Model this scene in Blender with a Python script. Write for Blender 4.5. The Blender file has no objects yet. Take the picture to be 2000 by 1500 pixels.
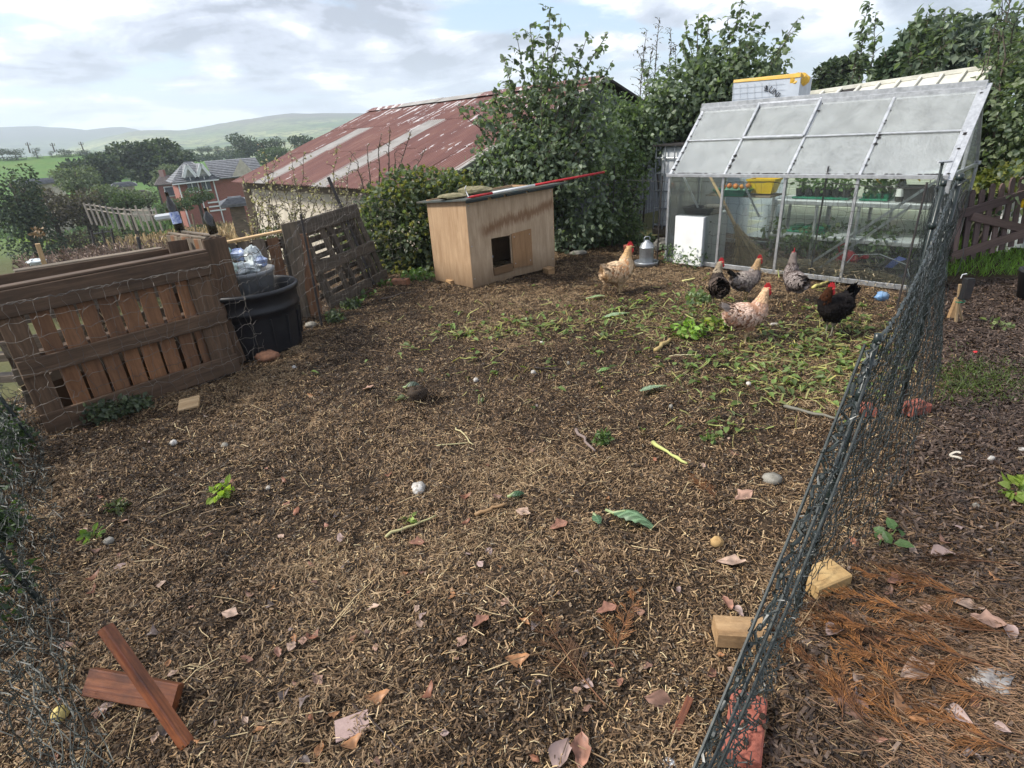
import bpy, math, random
import numpy as np
from mathutils import Vector, Matrix

rng = np.random.default_rng(11)
random.seed(11)
scene = bpy.context.scene
COL = scene.collection

# ---------------------------------------------------------------- camera
FPX, CAM_H = 1100.0, 1.7
PITCH, ROLL = math.atan2(496.0, FPX), math.radians(3.9)
FW = np.array([0, math.cos(PITCH), -math.sin(PITCH)])
_r0 = np.array([1.0, 0, 0]); _u0 = np.array([0, math.sin(PITCH), math.cos(PITCH)])
RT = math.cos(ROLL) * _r0 - math.sin(ROLL) * _u0
UP = math.sin(ROLL) * _r0 + math.cos(ROLL) * _u0
CAM = np.array([0, 0, CAM_H])
cd = bpy.data.cameras.new('camera')
cd.sensor_width = 36.0
cd.lens = 36.0 * FPX / 2000.0
cd.clip_start = 0.05
cd.clip_end = 9000
cam = bpy.data.objects.new('camera', cd)
COL.objects.link(cam)
M = Matrix.Identity(4)
for i in range(3):
    M[i][0] = RT[i]; M[i][1] = UP[i]; M[i][2] = -FW[i]; M[i][3] = CAM[i]
cam.matrix_world = M
scene.camera = cam

# ---------------------------------------------------------------- world: cloudy daylight sky
SUN_EL, SUN_AZ = math.radians(44), math.radians(-97)     # azimuth clockwise from +Y
world = bpy.data.worlds.new('World')
scene.world = world
world.use_nodes = True
nt = world.node_tree
nt.nodes.clear()

def nd(t, typ, **kw):
    n = t.nodes.new(typ)
    for k, v in kw.items():
        if k in n.inputs:
            n.inputs[k].default_value = v
        else:
            setattr(n, k, v)
    return n

def lk(t, a, b):
    t.links.new(a, b)

def math_n(t, op, a, b=None, clamp=False):
    n = t.nodes.new('ShaderNodeMath'); n.operation = op; n.use_clamp = clamp
    for i, v in enumerate((a, b)):
        if v is None: continue
        if isinstance(v, (int, float)): n.inputs[i].default_value = v
        else: t.links.new(v, n.inputs[i])
    return n.outputs[0]

def mix_c(t, fac, a, b, blend='MIX'):
    n = t.nodes.new('ShaderNodeMix'); n.data_type = 'RGBA'; n.blend_type = blend
    for i, v in ((0, fac), (6, a), (7, b)):
        if isinstance(v, (int, float)): n.inputs[i].default_value = v
        elif isinstance(v, tuple): n.inputs[i].default_value = (*v, 1.0)[:4]
        else: t.links.new(v, n.inputs[i])
    return n.outputs[2]

def ramp(t, fac, stops, interp='LINEAR'):
    n = t.nodes.new('ShaderNodeValToRGB'); cr = n.color_ramp; cr.interpolation = interp
    while len(cr.elements) < len(stops): cr.elements.new(0.5)
    for e, (p, c) in zip(cr.elements, stops):
        e.position = p
        e.color = (*c, 1.0) if isinstance(c, tuple) else (c, c, c, 1.0)
    t.links.new(fac, n.inputs[0])
    return n.outputs[0]

sky = nd(nt, 'ShaderNodeTexSky', sky_type='NISHITA')
sky.sun_disc = False
sky.sun_elevation = SUN_EL
sky.sun_rotation = SUN_AZ
sky.air_density = 1.2; sky.dust_density = 1.5
tc = nd(nt, 'ShaderNodeTexCoord')
sep = nd(nt, 'ShaderNodeSeparateXYZ'); lk(nt, tc.outputs['Generated'], sep.inputs[0])
zz = math_n(nt, 'ADD', math_n(nt, 'MAXIMUM', sep.outputs[2], 0.0), 0.13)
px_ = math_n(nt, 'DIVIDE', sep.outputs[0], zz); py_ = math_n(nt, 'DIVIDE', sep.outputs[1], zz)
cmb = nd(nt, 'ShaderNodeCombineXYZ'); lk(nt, px_, cmb.inputs[0]); lk(nt, py_, cmb.inputs[1])
cmb.inputs[2].default_value = 3.7
cov = nd(nt, 'ShaderNodeTexNoise', Scale=0.75, Detail=7.0, Roughness=0.55, Distortion=0.3)
lk(nt, cmb.outputs[0], cov.inputs['Vector'])
shade = nd(nt, 'ShaderNodeTexNoise', Scale=1.15, Detail=8.0, Roughness=0.6, Distortion=0.5)
mp = nd(nt, 'ShaderNodeMapping'); mp.inputs['Location'].default_value = (5.2, 1.3, 0)
lk(nt, cmb.outputs[0], mp.inputs[0]); lk(nt, mp.outputs[0], shade.inputs['Vector'])
puff = nd(nt, 'ShaderNodeTexNoise', Scale=7.0, Detail=6.0, Roughness=0.55)
mp2 = nd(nt, 'ShaderNodeMapping'); mp2.inputs['Scale'].default_value = (1, 1, 1.9)
lk(nt, tc.outputs['Generated'], mp2.inputs[0]); lk(nt, mp2.outputs[0], puff.inputs['Vector'])
mask = ramp(nt, cov.outputs[0], [(0.38, 0.0), (0.47, 1.0)], 'EASE')
sh = math_n(nt, 'ADD', math_n(nt, 'MULTIPLY', shade.outputs[0], 0.5), math_n(nt, 'MULTIPLY', puff.outputs[0], 0.5))
cloud = ramp(nt, sh, [(0.425, (0.27, 0.295, 0.365)), (0.47, (0.40, 0.43, 0.52)), (0.515, (0.55, 0.58, 0.66)), (0.56, (0.88, 0.90, 0.93))], 'EASE')
skyc = nd(nt, 'ShaderNodeVectorMath'); skyc.operation = 'SCALE'
lk(nt, sky.outputs[0], skyc.inputs[0]); skyc.inputs['Scale'].default_value = 1.0
SKY_S = 0.10
CL_K = 0.83
cl10 = nd(nt, 'ShaderNodeVectorMath'); cl10.operation = 'SCALE'
lk(nt, cloud, cl10.inputs[0]); cl10.inputs['Scale'].default_value = CL_K / SKY_S
bluem = mix_c(nt, 0.45, skyc.outputs[0], (2.6, 3.9, 6.2))
allc = mix_c(nt, mask, bluem, cl10.outputs[0])
# pale band of thicker air low over the horizon
lowm = ramp(nt, sep.outputs[2], [(0.0, 1.0), (0.14, 0.0)], 'EASE')
allc = mix_c(nt, math_n(nt, 'MULTIPLY', lowm, 0.35), allc, (4.6, 5.1, 6.0))
bg = nd(nt, 'ShaderNodeBackground'); lk(nt, allc, bg.inputs[0]); bg.inputs[1].default_value = SKY_S
wo = nd(nt, 'ShaderNodeOutputWorld'); lk(nt, bg.outputs[0], wo.inputs[0])

sd = bpy.data.lights.new('sun', 'SUN')
sd.energy = 2.9
sd.angle = math.radians(9)
sd.color = (1.0, 0.95, 0.86)
sun = bpy.data.objects.new('sun', sd)
COL.objects.link(sun)
sdir = Vector((math.sin(SUN_AZ) * math.cos(SUN_EL), math.cos(SUN_AZ) * math.cos(SUN_EL), math.sin(SUN_EL)))
sun.rotation_euler = (-sdir).to_track_quat('-Z', 'Y').to_euler()
sun.location = sdir * 50
vs = scene.view_settings
vs.view_transform = 'Standard'; vs.look = 'None'; vs.gamma = 1.0; vs.exposure = 1.02
vs.use_curve_mapping = False
scene.cycles.volume_bounces = 1
scene.cycles.max_bounces = 8
scene.cycles.transparent_max_bounces = 24

# ---------------------------------------------------------------- pixel rays to places
def ray(x, y):
    return FW + (x - 1000) / FPX * RT - (y - 750) / FPX * UP

def G(x, y, z=0.0):
    d = ray(x, y)
    return CAM + d * ((z - CAM_H) / d[2])

def D(x, y, dist):
    d = ray(x, y)
    return CAM + d * (dist / math.hypot(d[0], d[1]))

def W(x, y, a, b):
    d = ray(x, y)
    n = np.array([-(b[1] - a[1]), b[0] - a[0], 0.0])
    t = np.dot(n, np.array([a[0], a[1], 0]) - CAM) / np.dot(n, d)
    return CAM + d * t

def V3(*a):
    return np.array(a, float)

def unit(v):
    v = np.asarray(v, float)
    return v / max(1e-9, np.linalg.norm(v))

# ---------------------------------------------------------------- numpy noise
def _hash(ix, iy, s):
    h = (ix.astype(np.int64) * 374761393 + iy.astype(np.int64) * 668265263 + s * 1442695041) & 0x7fffffff
    h = ((h ^ (h >> 13)) * 1274126177) & 0x7fffffff
    return ((h ^ (h >> 16)) & 0xffff) / 65535.0

def vnoise(x, y, s=0):
    x = np.asarray(x, float); y = np.asarray(y, float)
    ix = np.floor(x); iy = np.floor(y); fx = x - ix; fy = y - iy
    fx = fx * fx * (3 - 2 * fx); fy = fy * fy * (3 - 2 * fy)
    a = _hash(ix, iy, s); b = _hash(ix + 1, iy, s); c = _hash(ix, iy + 1, s); d = _hash(ix + 1, iy + 1, s)
    return (a * (1 - fx) + b * fx) * (1 - fy) + (c * (1 - fx) + d * fx) * fy

def fbm(x, y, s=0, o=4):
    t = 0; a = 0.5; f = 1.0
    for i in range(o):
        t = t + a * vnoise(np.asarray(x) * f, np.asarray(y) * f, s + i); a *= 0.5; f *= 2.03
    return t

# ---------------------------------------------------------------- mesh builder
class MB:
    def __init__(self):
        self.ch = []

    def add(self, v, faces, gr=None, col=None):
        v = np.asarray(v, float).reshape(-1, 3)
        if not isinstance(faces, list): faces = [faces]
        faces = [np.asarray(f, np.int64) for f in faces if len(f)]
        if gr is None: gr = v.copy()
        if col is None: col = np.ones((len(v), 3))
        else:
            col = np.asarray(col, float)
            if col.ndim == 1: col = np.repeat(col[None, :], len(v), 0)
        self.ch.append((v, faces, np.asarray(gr, float), col))
        return self

    def beam(self, p, q, w, t, up=(0, 0, 1), ch=0.004, jit=0.0, col=None, taper=1.0):
        p = np.asarray(p, float); q = np.asarray(q, float)
        L = np.linalg.norm(q - p); a = (q - p) / max(L, 1e-9)
        up = np.asarray(up, float)
        s = np.cross(a, up)
        if np.linalg.norm(s) < 1e-5: s = np.cross(a, V3(1, 0.01, 0))
        s = unit(s); u = unit(np.cross(s, a))
        ch = min(ch, w * 0.3, t * 0.3)
        hw, ht = w / 2, t / 2
        prof = [(hw - ch, -ht), (hw, -ht + ch), (hw, ht - ch), (hw - ch, ht), (-hw + ch, ht), (-hw, ht - ch), (-hw, -ht + ch), (-hw + ch, -ht)]
        v = []; g = []
        off = rng.uniform(-20, 20, 3)
        for e, base in ((0, p), (1, q)):
            k = taper if e else 1.0
            for (x, y) in prof:
                jj = rng.uniform(-jit, jit) if jit else 0
                v.append(base + s * x * k + u * y * k + a * jj); g.append(off + V3(L * e, x, y))
        f = [[i, (i + 1) % 8, 8 + (i + 1) % 8, 8 + i] for i in range(8)]
        return self.add(v, [np.array(f), np.array([[7, 6, 5, 4, 3, 2, 1, 0], [8, 9, 10, 11, 12, 13, 14, 15]])], g, col)

    def tube(self, pts, r, n=6, col=None, caps=True):
        pts = np.asarray(pts, float); k = len(pts)
        r = np.full(k, r) if np.isscalar(r) else np.asarray(r, float)
        tan = np.gradient(pts, axis=0)
        tan /= np.maximum(np.linalg.norm(tan, axis=1), 1e-9)[:, None]
        ref = V3(0, 0, 1) if abs(tan[0][2]) < 0.9 else V3(1, 0, 0)
        s = unit(np.cross(tan[0], ref)); v = []; g = []; L = 0
        ang = np.arange(n) * 2 * math.pi / n
        for i in range(k):
            s = unit(s - tan[i] * np.dot(s, tan[i])); u = np.cross(tan[i], s)
            if i: L += np.linalg.norm(pts[i] - pts[i - 1])
            for th in ang:
                v.append(pts[i] + (s * math.cos(th) + u * math.sin(th)) * r[i]); g.append((L, math.cos(th) * r[i], math.sin(th) * r[i]))
        f = [[i * n + j, i * n + (j + 1) % n, (i + 1) * n + (j + 1) % n, (i + 1) * n + j] for i in range(k - 1) for j in range(n)]
        fs = [np.array(f)]
        if caps: fs.append(np.array([list(range(n))[::-1], [(k - 1) * n + j for j in range(n)]]))
        return self.add(v, fs, np.array(g) + rng.uniform(-9, 9, 3), col)

    def tubes(self, P, r, n=3, col=None):
        """many polylines of the same point count: P (m,k,3)"""
        P = np.asarray(P, float); m, k, _ = P.shape
        tan = np.gradient(P, axis=1)
        tan /= np.maximum(np.linalg.norm(tan, axis=2, keepdims=True), 1e-9)
        ref = np.where(np.abs(tan[:, :, 2:3]) < 0.8, V3(0, 0, 1), V3(1, 0, 0))
        s = np.cross(tan, ref); s /= np.maximum(np.linalg.norm(s, axis=2, keepdims=True), 1e-9)
        u = np.cross(tan, s)
        rr = np.broadcast_to(np.asarray(r, float), (m, k)) if np.ndim(r) != 1 or np.shape(r) == (k,) else np.repeat(np.asarray(r)[:, None], k, 1)
        ang = np.arange(n) * 2 * math.pi / n
        v = P[:, :, None, :] + (s[:, :, None, :] * np.cos(ang)[None, None, :, None] + u[:, :, None, :] * np.sin(ang)[None, None, :, None]) * rr[:, :, None, None]
        idx = np.arange(m * k * n).reshape(m, k, n)
        f = np.stack([idx[:, :-1, :], np.roll(idx, -1, 2)[:, :-1, :], np.roll(idx, -1, 2)[:, 1:, :], idx[:, 1:, :]], -1).reshape(-1, 4)
        c = None
        if col is not None:
            c = np.asarray(col, float)
            c = np.repeat(c, k * n, 0) if c.ndim == 2 else c
        return self.add(v.reshape(-1, 3), f, None, c)

    def lathe(self, c, prof, n=24, ax=(0, 0, 1), col=None, closed=True):
        c = np.asarray(c, float); ax = unit(ax)
        s = unit(np.cross(ax, V3(1, 0.02, 0) if abs(ax[0]) < 0.9 else V3(0, 1, 0))); u = np.cross(ax, s)
        v = [c + ax * z + (s * math.cos(2 * math.pi * j / n) + u * math.sin(2 * math.pi * j / n)) * r for (r, z) in prof for j in range(n)]
        k = len(prof)
        f = [[i * n + j, i * n + (j + 1) % n, (i + 1) * n + (j + 1) % n, (i + 1) * n + j] for i in range(k - 1) for j in range(n)]
        fs = [np.array(f)]
        if closed: fs.append(np.array([list(range(n))[::-1], [(k - 1) * n + j for j in range(n)]]))
        return self.add(v, fs, None, col)

    def loft(self, rings, col=None):
        """rings: list of (n,3) arrays"""
        n = len(rings[0]); k = len(rings)
        f = [[i * n + j, i * n + (j + 1) % n, (i + 1) * n + (j + 1) % n, (i + 1) * n + j] for i in range(k - 1) for j in range(n)]
        return self.add(np.concatenate(rings), [np.array(f), np.array([list(range(n))[::-1], [(k - 1) * n + j for j in range(n)]])], None, col)

    def quad(self, a, b, c, d, col=None):
        return self.add([a, b, c, d], np.array([[0, 1, 2, 3]]), None, col)

    def slab(self, a, b, c, d, th, col=None):
        """plate a,b,c,d pushed back along its normal by th"""
        a, b, c, d = [np.asarray(x, float) for x in (a, b, c, d)]
        nn = unit(np.cross(b - a, d - a)) * th
        v = [a, b, c, d, a - nn, b - nn, c - nn, d - nn]
        ux = unit(b - a); uy = unit(d - a); off = rng.uniform(-9, 9, 3)
        g = [off + V3(np.dot(x - a, uy), np.dot(x - a, ux), 0) for x in v]
        f = [[0, 1, 2, 3], [7, 6, 5, 4], [0, 4, 5, 1], [1, 5, 6, 2], [2, 6, 7, 3], [3, 7, 4, 0]]
        return self.add(v, np.array(f), g, col)

    def strips(self, pos, dr, side, L, w, bend, nrm, col, col2=None):
        """bent ribbons: 6 verts, 2 quads each"""
        pos = np.asarray(pos); m = len(pos)
        L = np.broadcast_to(L, (m,))[:, None]; w = np.broadcast_to(w, (m,))[:, None]; bend = np.broadcast_to(bend, (m,))[:, None]
        a = pos - dr * L * 0.5; b = pos + nrm * bend * L; c = pos + dr * L * 0.5
        v = np.stack([a - side * w / 2, a + side * w / 2, b - side * w / 2, b + side * w / 2, c - side * w / 2, c + side * w / 2], 1)
        i = np.arange(m)[:, None] * 6
        f = np.concatenate([i + np.array([[0, 1, 3, 2]]), i + np.array([[2, 3, 5, 4]])])
        cc = np.repeat(np.asarray(col), 6, 0)
        return self.add(v.reshape(-1, 3), f, None, cc)

    def leaves(self, pos, dr, nrm, L, w, col, fold=0.25, droop=0.15, rich=True):
        pos = np.asarray(pos, float); m = len(pos)
        dr = dr / np.maximum(np.linalg.norm(dr, axis=1, keepdims=True), 1e-9)
        sd_ = np.cross(dr, nrm); sd_ /= np.maximum(np.linalg.norm(sd_, axis=1, keepdims=True), 1e-9)
        nr = np.cross(sd_, dr)
        L = np.broadcast_to(L, (m,))[:, None]; w = np.broadcast_to(w, (m,))[:, None]
        P = lambda x, y, z: pos + dr * L * x + sd_ * w * y + nr * L * z
        col = np.broadcast_to(np.asarray(col, float), (m, 3))
        if rich:
            v = np.stack([P(0, 0, 0), P(.3, .46, fold * .5), P(.3, -.46, fold * .5), P(.68, .38, fold * .4 - droop * .5), P(.68, -.38, fold * .4 - droop * .5),
                          P(1, 0, -droop), P(.3, 0, 0), P(.68, 0, -droop * .4)], 1)
            i = np.arange(m)[:, None] * 8
            f3 = np.concatenate([i + np.array([t]) for t in ([0, 6, 1], [3, 7, 5], [0, 2, 6], [4, 5, 7])])
            f4 = np.concatenate([i + np.array([t]) for t in ([1, 6, 7, 3], [6, 2, 4, 7])])
            return self.add(v.reshape(-1, 3), [f3, f4], None, np.repeat(col, 8, 0))
        v = np.stack([P(0, 0, 0), P(.45, .5, fold * .4), P(1, 0, -droop), P(.45, -.5, fold * .4)], 1)
        i = np.arange(m)[:, None] * 4
        f = np.concatenate([i + np.array([[0, 1, 2]]), i + np.array([[0, 2, 3]])])
        return self.add(v.reshape(-1, 3), f, None, np.repeat(col, 4, 0))

    def mesh(self, name, smooth=False, org=(0, 0, 0)):
        me = bpy.data.meshes.new(name)
        V = np.concatenate([c[0] for c in self.ch]) - np.asarray(org)
        Gr = np.concatenate([c[2] for c in self.ch]); Cc = np.concatenate([c[3] for c in self.ch])
        lv = []; lt = []; o = 0
        for c in self.ch:
            for f in c[1]:
                lv.append((f + o).ravel()); lt.append(np.full(len(f), f.shape[1], np.int32))
            o += len(c[0])
        lv = np.concatenate(lv).astype(np.int32); lt = np.concatenate(lt)
        ls = np.concatenate([[0], np.cumsum(lt)[:-1]]).astype(np.int32)
        me.vertices.add(len(V)); me.vertices.foreach_set('co', V.astype(np.float32).ravel())
        me.loops.add(len(lv)); me.loops.foreach_set('vertex_index', lv)
        me.polygons.add(len(lt)); me.polygons.foreach_set('loop_start', ls)
        try: me.polygons.foreach_set('loop_total', lt)
        except Exception: pass
        me.polygons.foreach_set('use_smooth', np.full(len(lt), smooth))
        a = me.attributes.new('gr', 'FLOAT_VECTOR', 'POINT'); a.data.foreach_set('vector', Gr.astype(np.float32).ravel())
        a = me.attributes.new('Col', 'FLOAT_COLOR', 'POINT')
        a.data.foreach_set('color', np.concatenate([Cc, np.ones((len(Cc), 1))], 1).astype(np.float32).ravel())
        me.update(calc_edges=True)
        return me

    def build(self, name, m, parent=None, smooth=False, kind=None, label=None):
        """vertices are in world space; parents have no rotation"""
        org = V3(0, 0, 0); p = parent
        while p is not None:
            org = org + np.array(p.location); p = p.parent
        me = self.mesh(name, smooth, org)
        me.materials.append(m)
        o = bpy.data.objects.new(name, me); COL.objects.link(o)
        if parent is not None: o.parent = parent
        if kind: o['kind'] = kind
        if label: o['label'] = label
        return o

def tag(o, label=None, cat=None, group=None, kind=None):
    if label: o['label'] = label
    if cat: o['category'] = cat
    if group: o['group'] = group
    if kind: o['kind'] = kind
    return o

def thing(name, label, cat, loc=(0, 0, 0), group=None):
    o = bpy.data.objects.new(name, None); COL.objects.link(o)
    o.empty_display_size = 0.1
    o.location = [float(x) for x in loc]
    return tag(o, label, cat, group)

def solo(mb, name, m, label, cat, group=None, smooth=False, org=None, kind=None):
    """a thing that is one mesh, its origin at org"""
    if org is None:
        org = np.concatenate([c[0] for c in mb.ch]).mean(0)
    me = mb.mesh(name, smooth, org); me.materials.append(m)
    o = bpy.data.objects.new(name, me); COL.objects.link(o); o.location = [float(x) for x in org]
    return tag(o, label, cat, group, kind)

# ---------------------------------------------------------------- materials
def new_mat(name):
    m = bpy.data.materials.new(name); m.use_nodes = True
    t = m.node_tree; b = t.nodes['Principled BSDF']
    return m, t, b

def gr_vec(t, scale=(1, 1, 1), attr='gr'):
    a = nd(t, 'ShaderNodeAttribute', attribute_name=attr)
    mp = nd(t, 'ShaderNodeMapping'); mp.inputs['Scale'].default_value = scale
    lk(t, a.outputs['Vector'], mp.inputs[0])
    return mp.outputs[0]

def bump(t, b, h, strength=0.3, dist=0.01):
    n = nd(t, 'ShaderNodeBump', Strength=strength, Distance=dist)
    lk(t, h, n.inputs['Height']); lk(t, n.outputs[0], b.inputs['Normal'])

def basic(name, c, rough=0.6, spec=0.4, c2=None, sc=30.0, bstr=0.15, bd=0.004, metal=0.0, mid=0.5):
    m, t, b = new_mat(name)
    n = nd(t, 'ShaderNodeTexNoise', Scale=sc, Detail=5.0, Roughness=0.65)
    lk(t, gr_vec(t), n.inputs['Vector'])
    c2 = c2 or tuple(x * 0.6 for x in c)
    lk(t, ramp(t, n.outputs[0], [(mid - .18, c2), (mid + .15, c)]), b.inputs['Base Color'])
    b.inputs['Roughness'].default_value = rough; b.inputs['Specular IOR Level'].default_value = spec
    b.inputs['Metallic'].default_value = metal
    if bstr: bump(t, b, n.outputs[0], bstr, bd)
    return m

def wood(name, c1, c2, dirt=(0.03, 0.025, 0.02), dirt_amt=0.5, rough=0.75, spec=0.3, grain=30.0, dsc=2.5):
    m, t, b = new_mat(name)
    n = nd(t, 'ShaderNodeTexNoise', Scale=1.0, Detail=6.0, Roughness=0.7, Distortion=0.6)
    lk(t, gr_vec(t, (2.2, grain, grain)), n.inputs['Vector'])
    n2 = nd(t, 'ShaderNodeTexNoise', Scale=dsc, Detail=5.0, Roughness=0.7)
    lk(t, gr_vec(t, (1, 1.6, 1.6)), n2.inputs['Vector'])
    base = ramp(t, n.outputs[0], [(0.3, c1), (0.5, tuple((a + bb) / 2 for a, bb in zip(c1, c2))), (0.68, c2)])
    oi = nd(t, 'ShaderNodeObjectInfo')
    base = mix_c(t, 1.0, base, ramp(t, oi.outputs['Random'], [(0, (0.72, 0.72, 0.75)), (1, (1.18, 1.12, 1.05))]), 'MULTIPLY')
    dm = ramp(t, n2.outputs[0], [(0.42, 0.0), (0.72, 1.0)])
    base = mix_c(t, math_n(t, 'MULTIPLY', dm, dirt_amt), base, dirt)
    lk(t, base, b.inputs['Base Color'])
    b.inputs['Roughness'].default_value = rough; b.inputs['Specular IOR Level'].default_value = spec
    bump(t, b, n.outputs[0], 0.35, 0.004)
    return m

def colmat(name, rough=0.6, spec=0.3, transl=0.0, sheen=0.0):
    """colour from the mesh attribute Col (each piece's own colour)"""
    m, t, b = new_mat(name)
    a = nd(t, 'ShaderNodeAttribute', attribute_name='Col')
    lk(t, a.outputs['Color'], b.inputs['Base Color'])
    b.inputs['Roughness'].default_value = rough; b.inputs['Specular IOR Level'].default_value = spec
    if transl:
        tr = nd(t, 'ShaderNodeBsdfTranslucent')
        tcol = mix_c(t, 1.0, a.outputs['Color'], (1.5, 1.7, 0.7), 'MULTIPLY'); lk(t, tcol, tr.inputs[0])
        mx = nd(t, 'ShaderNodeMixShader'); mx.inputs[0].default_value = transl
        lk(t, b.outputs[0], mx.inputs[1]); lk(t, tr.outputs[0], mx.inputs[2])
        lk(t, mx.outputs[0], t.nodes['Material Output'].inputs[0])
    return m

def glass(name, tint, film, filmcol=(0.8, 0.84, 0.86), drops=0.5, rough=0.03):
    m, t, b = new_mat(name)
    t.nodes.remove(b)
    tr = nd(t, 'ShaderNodeBsdfTransparent'); tr.inputs[0].default_value = (*tint, 1)
    gl = nd(t, 'ShaderNodeBsdfGlossy'); gl.inputs[0].default_value = (1, 1, 1, 1); gl.inputs[1].default_value = rough
    fr = nd(t, 'ShaderNodeFresnel'); fr.inputs[0].default_value = 1.5
    mx = nd(t, 'ShaderNodeMixShader'); lk(t, fr.outputs[0], mx.inputs[0]); lk(t, tr.outputs[0], mx.inputs[1]); lk(t, gl.outputs[0], mx.inputs[2])
    df = nd(t, 'ShaderNodeBsdfDiffuse'); df.inputs[0].default_value = (*filmcol, 1)
    tl = nd(t, 'ShaderNodeBsdfTranslucent'); tl.inputs[0].default_value = (*filmcol, 1)
    fm = nd(t, 'ShaderNodeMixShader'); fm.inputs[0].default_value = 0.68; lk(t, df.outputs[0], fm.inputs[1]); lk(t, tl.outputs[0], fm.inputs[2])
    n = nd(t, 'ShaderNodeTexNoise', Scale=6.0, Detail=4.0, Roughness=0.6); lk(t, gr_vec(t, (1, 1, .4)), n.inputs['Vector'])
    n2 = nd(t, 'ShaderNodeTexNoise', Scale=120.0, Detail=2.0); lk(t, gr_vec(t, (1, .5, 1)), n2.inputs['Vector'])
    f1 = ramp(t, n.outputs[0], [(0.3, film * 0.7), (0.68, film * 1.1)])
    f2 = math_n(t, 'MULTIPLY', f1, math_n(t, 'ADD', 1 - drops * .5, math_n(t, 'MULTIPLY', ramp(t, n2.outputs[0], [(0.4, 0.0), (0.6, 1.0)]), drops)), True)
    m2 = nd(t, 'ShaderNodeMixShader'); lk(t, f2, m2.inputs[0]); lk(t, mx.outputs[0], m2.inputs[1]); lk(t, fm.outputs[0], m2.inputs[2])
    lk(t, m2.outputs[0], t.nodes['Material Output'].inputs[0])
    return m

MAT = {}
MAT['litter'] = colmat('litter', 0.5, 0.22)
MAT['leaf'] = colmat('leaf', 0.45, 0.4, 0.38)
MAT['farleaf'] = colmat('far_leaf', 0.7, 0.2, 0.2)
MAT['dryleaf'] = colmat('dry_leaf', 0.5, 0.4, 0.1)
MAT['feather'] = colmat('feather', 0.85, 0.06)
MAT['paint'] = colmat('painted', 0.5, 0.4)
MAT['bark'] = basic('bark', (0.12, 0.10, 0.08), 0.85, 0.2, (0.04, 0.033, 0.028), 14, 0.6, 0.01)
MAT['pallet_dark'] = wood('pallet_dark', (0.062, 0.040, 0.026), (0.165, 0.108, 0.070), dirt_amt=0.55)
MAT['pallet_orange'] = wood('pallet_orange', (0.15, 0.072, 0.034), (0.30, 0.155, 0.078), dirt=(0.05, 0.03, 0.02), dirt_amt=0.55, spec=0.4, rough=0.6)
MAT['pallet_grey'] = wood('pallet_grey', (0.10, 0.08, 0.06), (0.26, 0.21, 0.16), dirt=(0.04, 0.045, 0.03), dirt_amt=0.6)
MAT['stake'] = wood('stake', (0.13, 0.035, 0.015), (0.36, 0.13, 0.05), dirt=(0.03, 0.016, 0.012), dirt_amt=0.75, spec=0.5, rough=0.45, grain=55, dsc=9)
MAT['wood_pale'] = wood('wood_pale', (0.42, 0.28, 0.14), (0.62, 0.45, 0.26), dirt_amt=0.3)
MAT['block'] = wood('block', (0.34, 0.20, 0.09), (0.56, 0.37, 0.19), dirt=(0.09, 0.055, 0.03), dirt_amt=0.8, dsc=9)
MAT['gate'] = wood('gate', (0.085, 0.058, 0.056), (0.18, 0.125, 0.115), dirt=(0.08, 0.05, 0.03), dirt_amt=0.35)
MAT['post_green'] = basic('post_green', (0.012, 0.022, 0.02), 0.35, 0.5, (0.006, 0.01, 0.01), 40, 0.1)
MAT['net_green'] = basic('net_green', (0.030, 0.038, 0.034), 0.38, 0.55, (0.006, 0.010, 0.009), 45, 0.1)
MAT['net_grey'] = basic('net_grey', (0.22, 0.19, 0.155), 0.6, 0.4, (0.035, 0.03, 0.028), 6, 0)
MAT['net_dim'] = basic('net_dim', (0.060, 0.068, 0.058), 0.5, 0.4, (0.008, 0.011, 0.009), 7, 0)
MAT['pallet_worn'] = wood('pallet_worn', (0.055, 0.046, 0.037), (0.15, 0.125, 0.10), dirt=(0.035, 0.035, 0.025), dirt_amt=0.6)
MAT['net_black'] = basic('net_black', (0.05, 0.05, 0.045), 0.6, 0.4, (0.015, 0.015, 0.015), 8, 0)
MAT['steel_black'] = basic('steel_black', (0.02, 0.021, 0.024), 0.5, 0.5, (0.05, 0.04, 0.035), 25, 0.1)
MAT['tub'] = basic('tub', (0.008, 0.009, 0.012), 0.45, 0.4, (0.022, 0.022, 0.024), 5, 0.05)
MAT['galv'] = basic('galvanised', (0.42, 0.44, 0.46), 0.42, 0.5, (0.27, 0.29, 0.31), 12, 0.05, metal=0.65)
MAT['bucket'] = basic('bucket_grey', (0.22, 0.23, 0.24), 0.55, 0.4, (0.14, 0.14, 0.14), 8, 0.05)
MAT['alu'] = basic('aluminium', (0.58, 0.59, 0.60), 0.38, 0.5, (0.36, 0.37, 0.38), 18, 0.05, metal=0.7)
MAT['glass_clear'] = glass('glass_clear', (0.95, 0.98, 0.96), 0.045)
MAT['glass_wet'] = glass('glass_wet', (0.97, 0.99, 0.98), 0.13, (0.9, 0.93, 0.94), drops=0.5)
MAT['glass_far'] = glass('glass_far', (0.94, 0.97, 0.96), 0.06, (0.9, 0.93, 0.94), drops=0.3)
MAT['pale_post'] = wood('pale_post', (0.26, 0.235, 0.20), (0.44, 0.40, 0.36), dirt_amt=0.3)
MAT['brick'] = basic('brick', (0.34, 0.115, 0.08), 0.85, 0.25, (0.25, 0.075, 0.052), 60, 0.5, 0.006)
MAT['brick_buff'] = basic('brick_buff', (0.34, 0.17, 0.10), 0.85, 0.25, (0.16, 0.08, 0.05), 20, 0.5, 0.006)
MAT['stone'] = basic('stone', (0.30, 0.28, 0.24), 0.85, 0.3, (0.13, 0.12, 0.10), 14, 0.6, 0.01)
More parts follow.
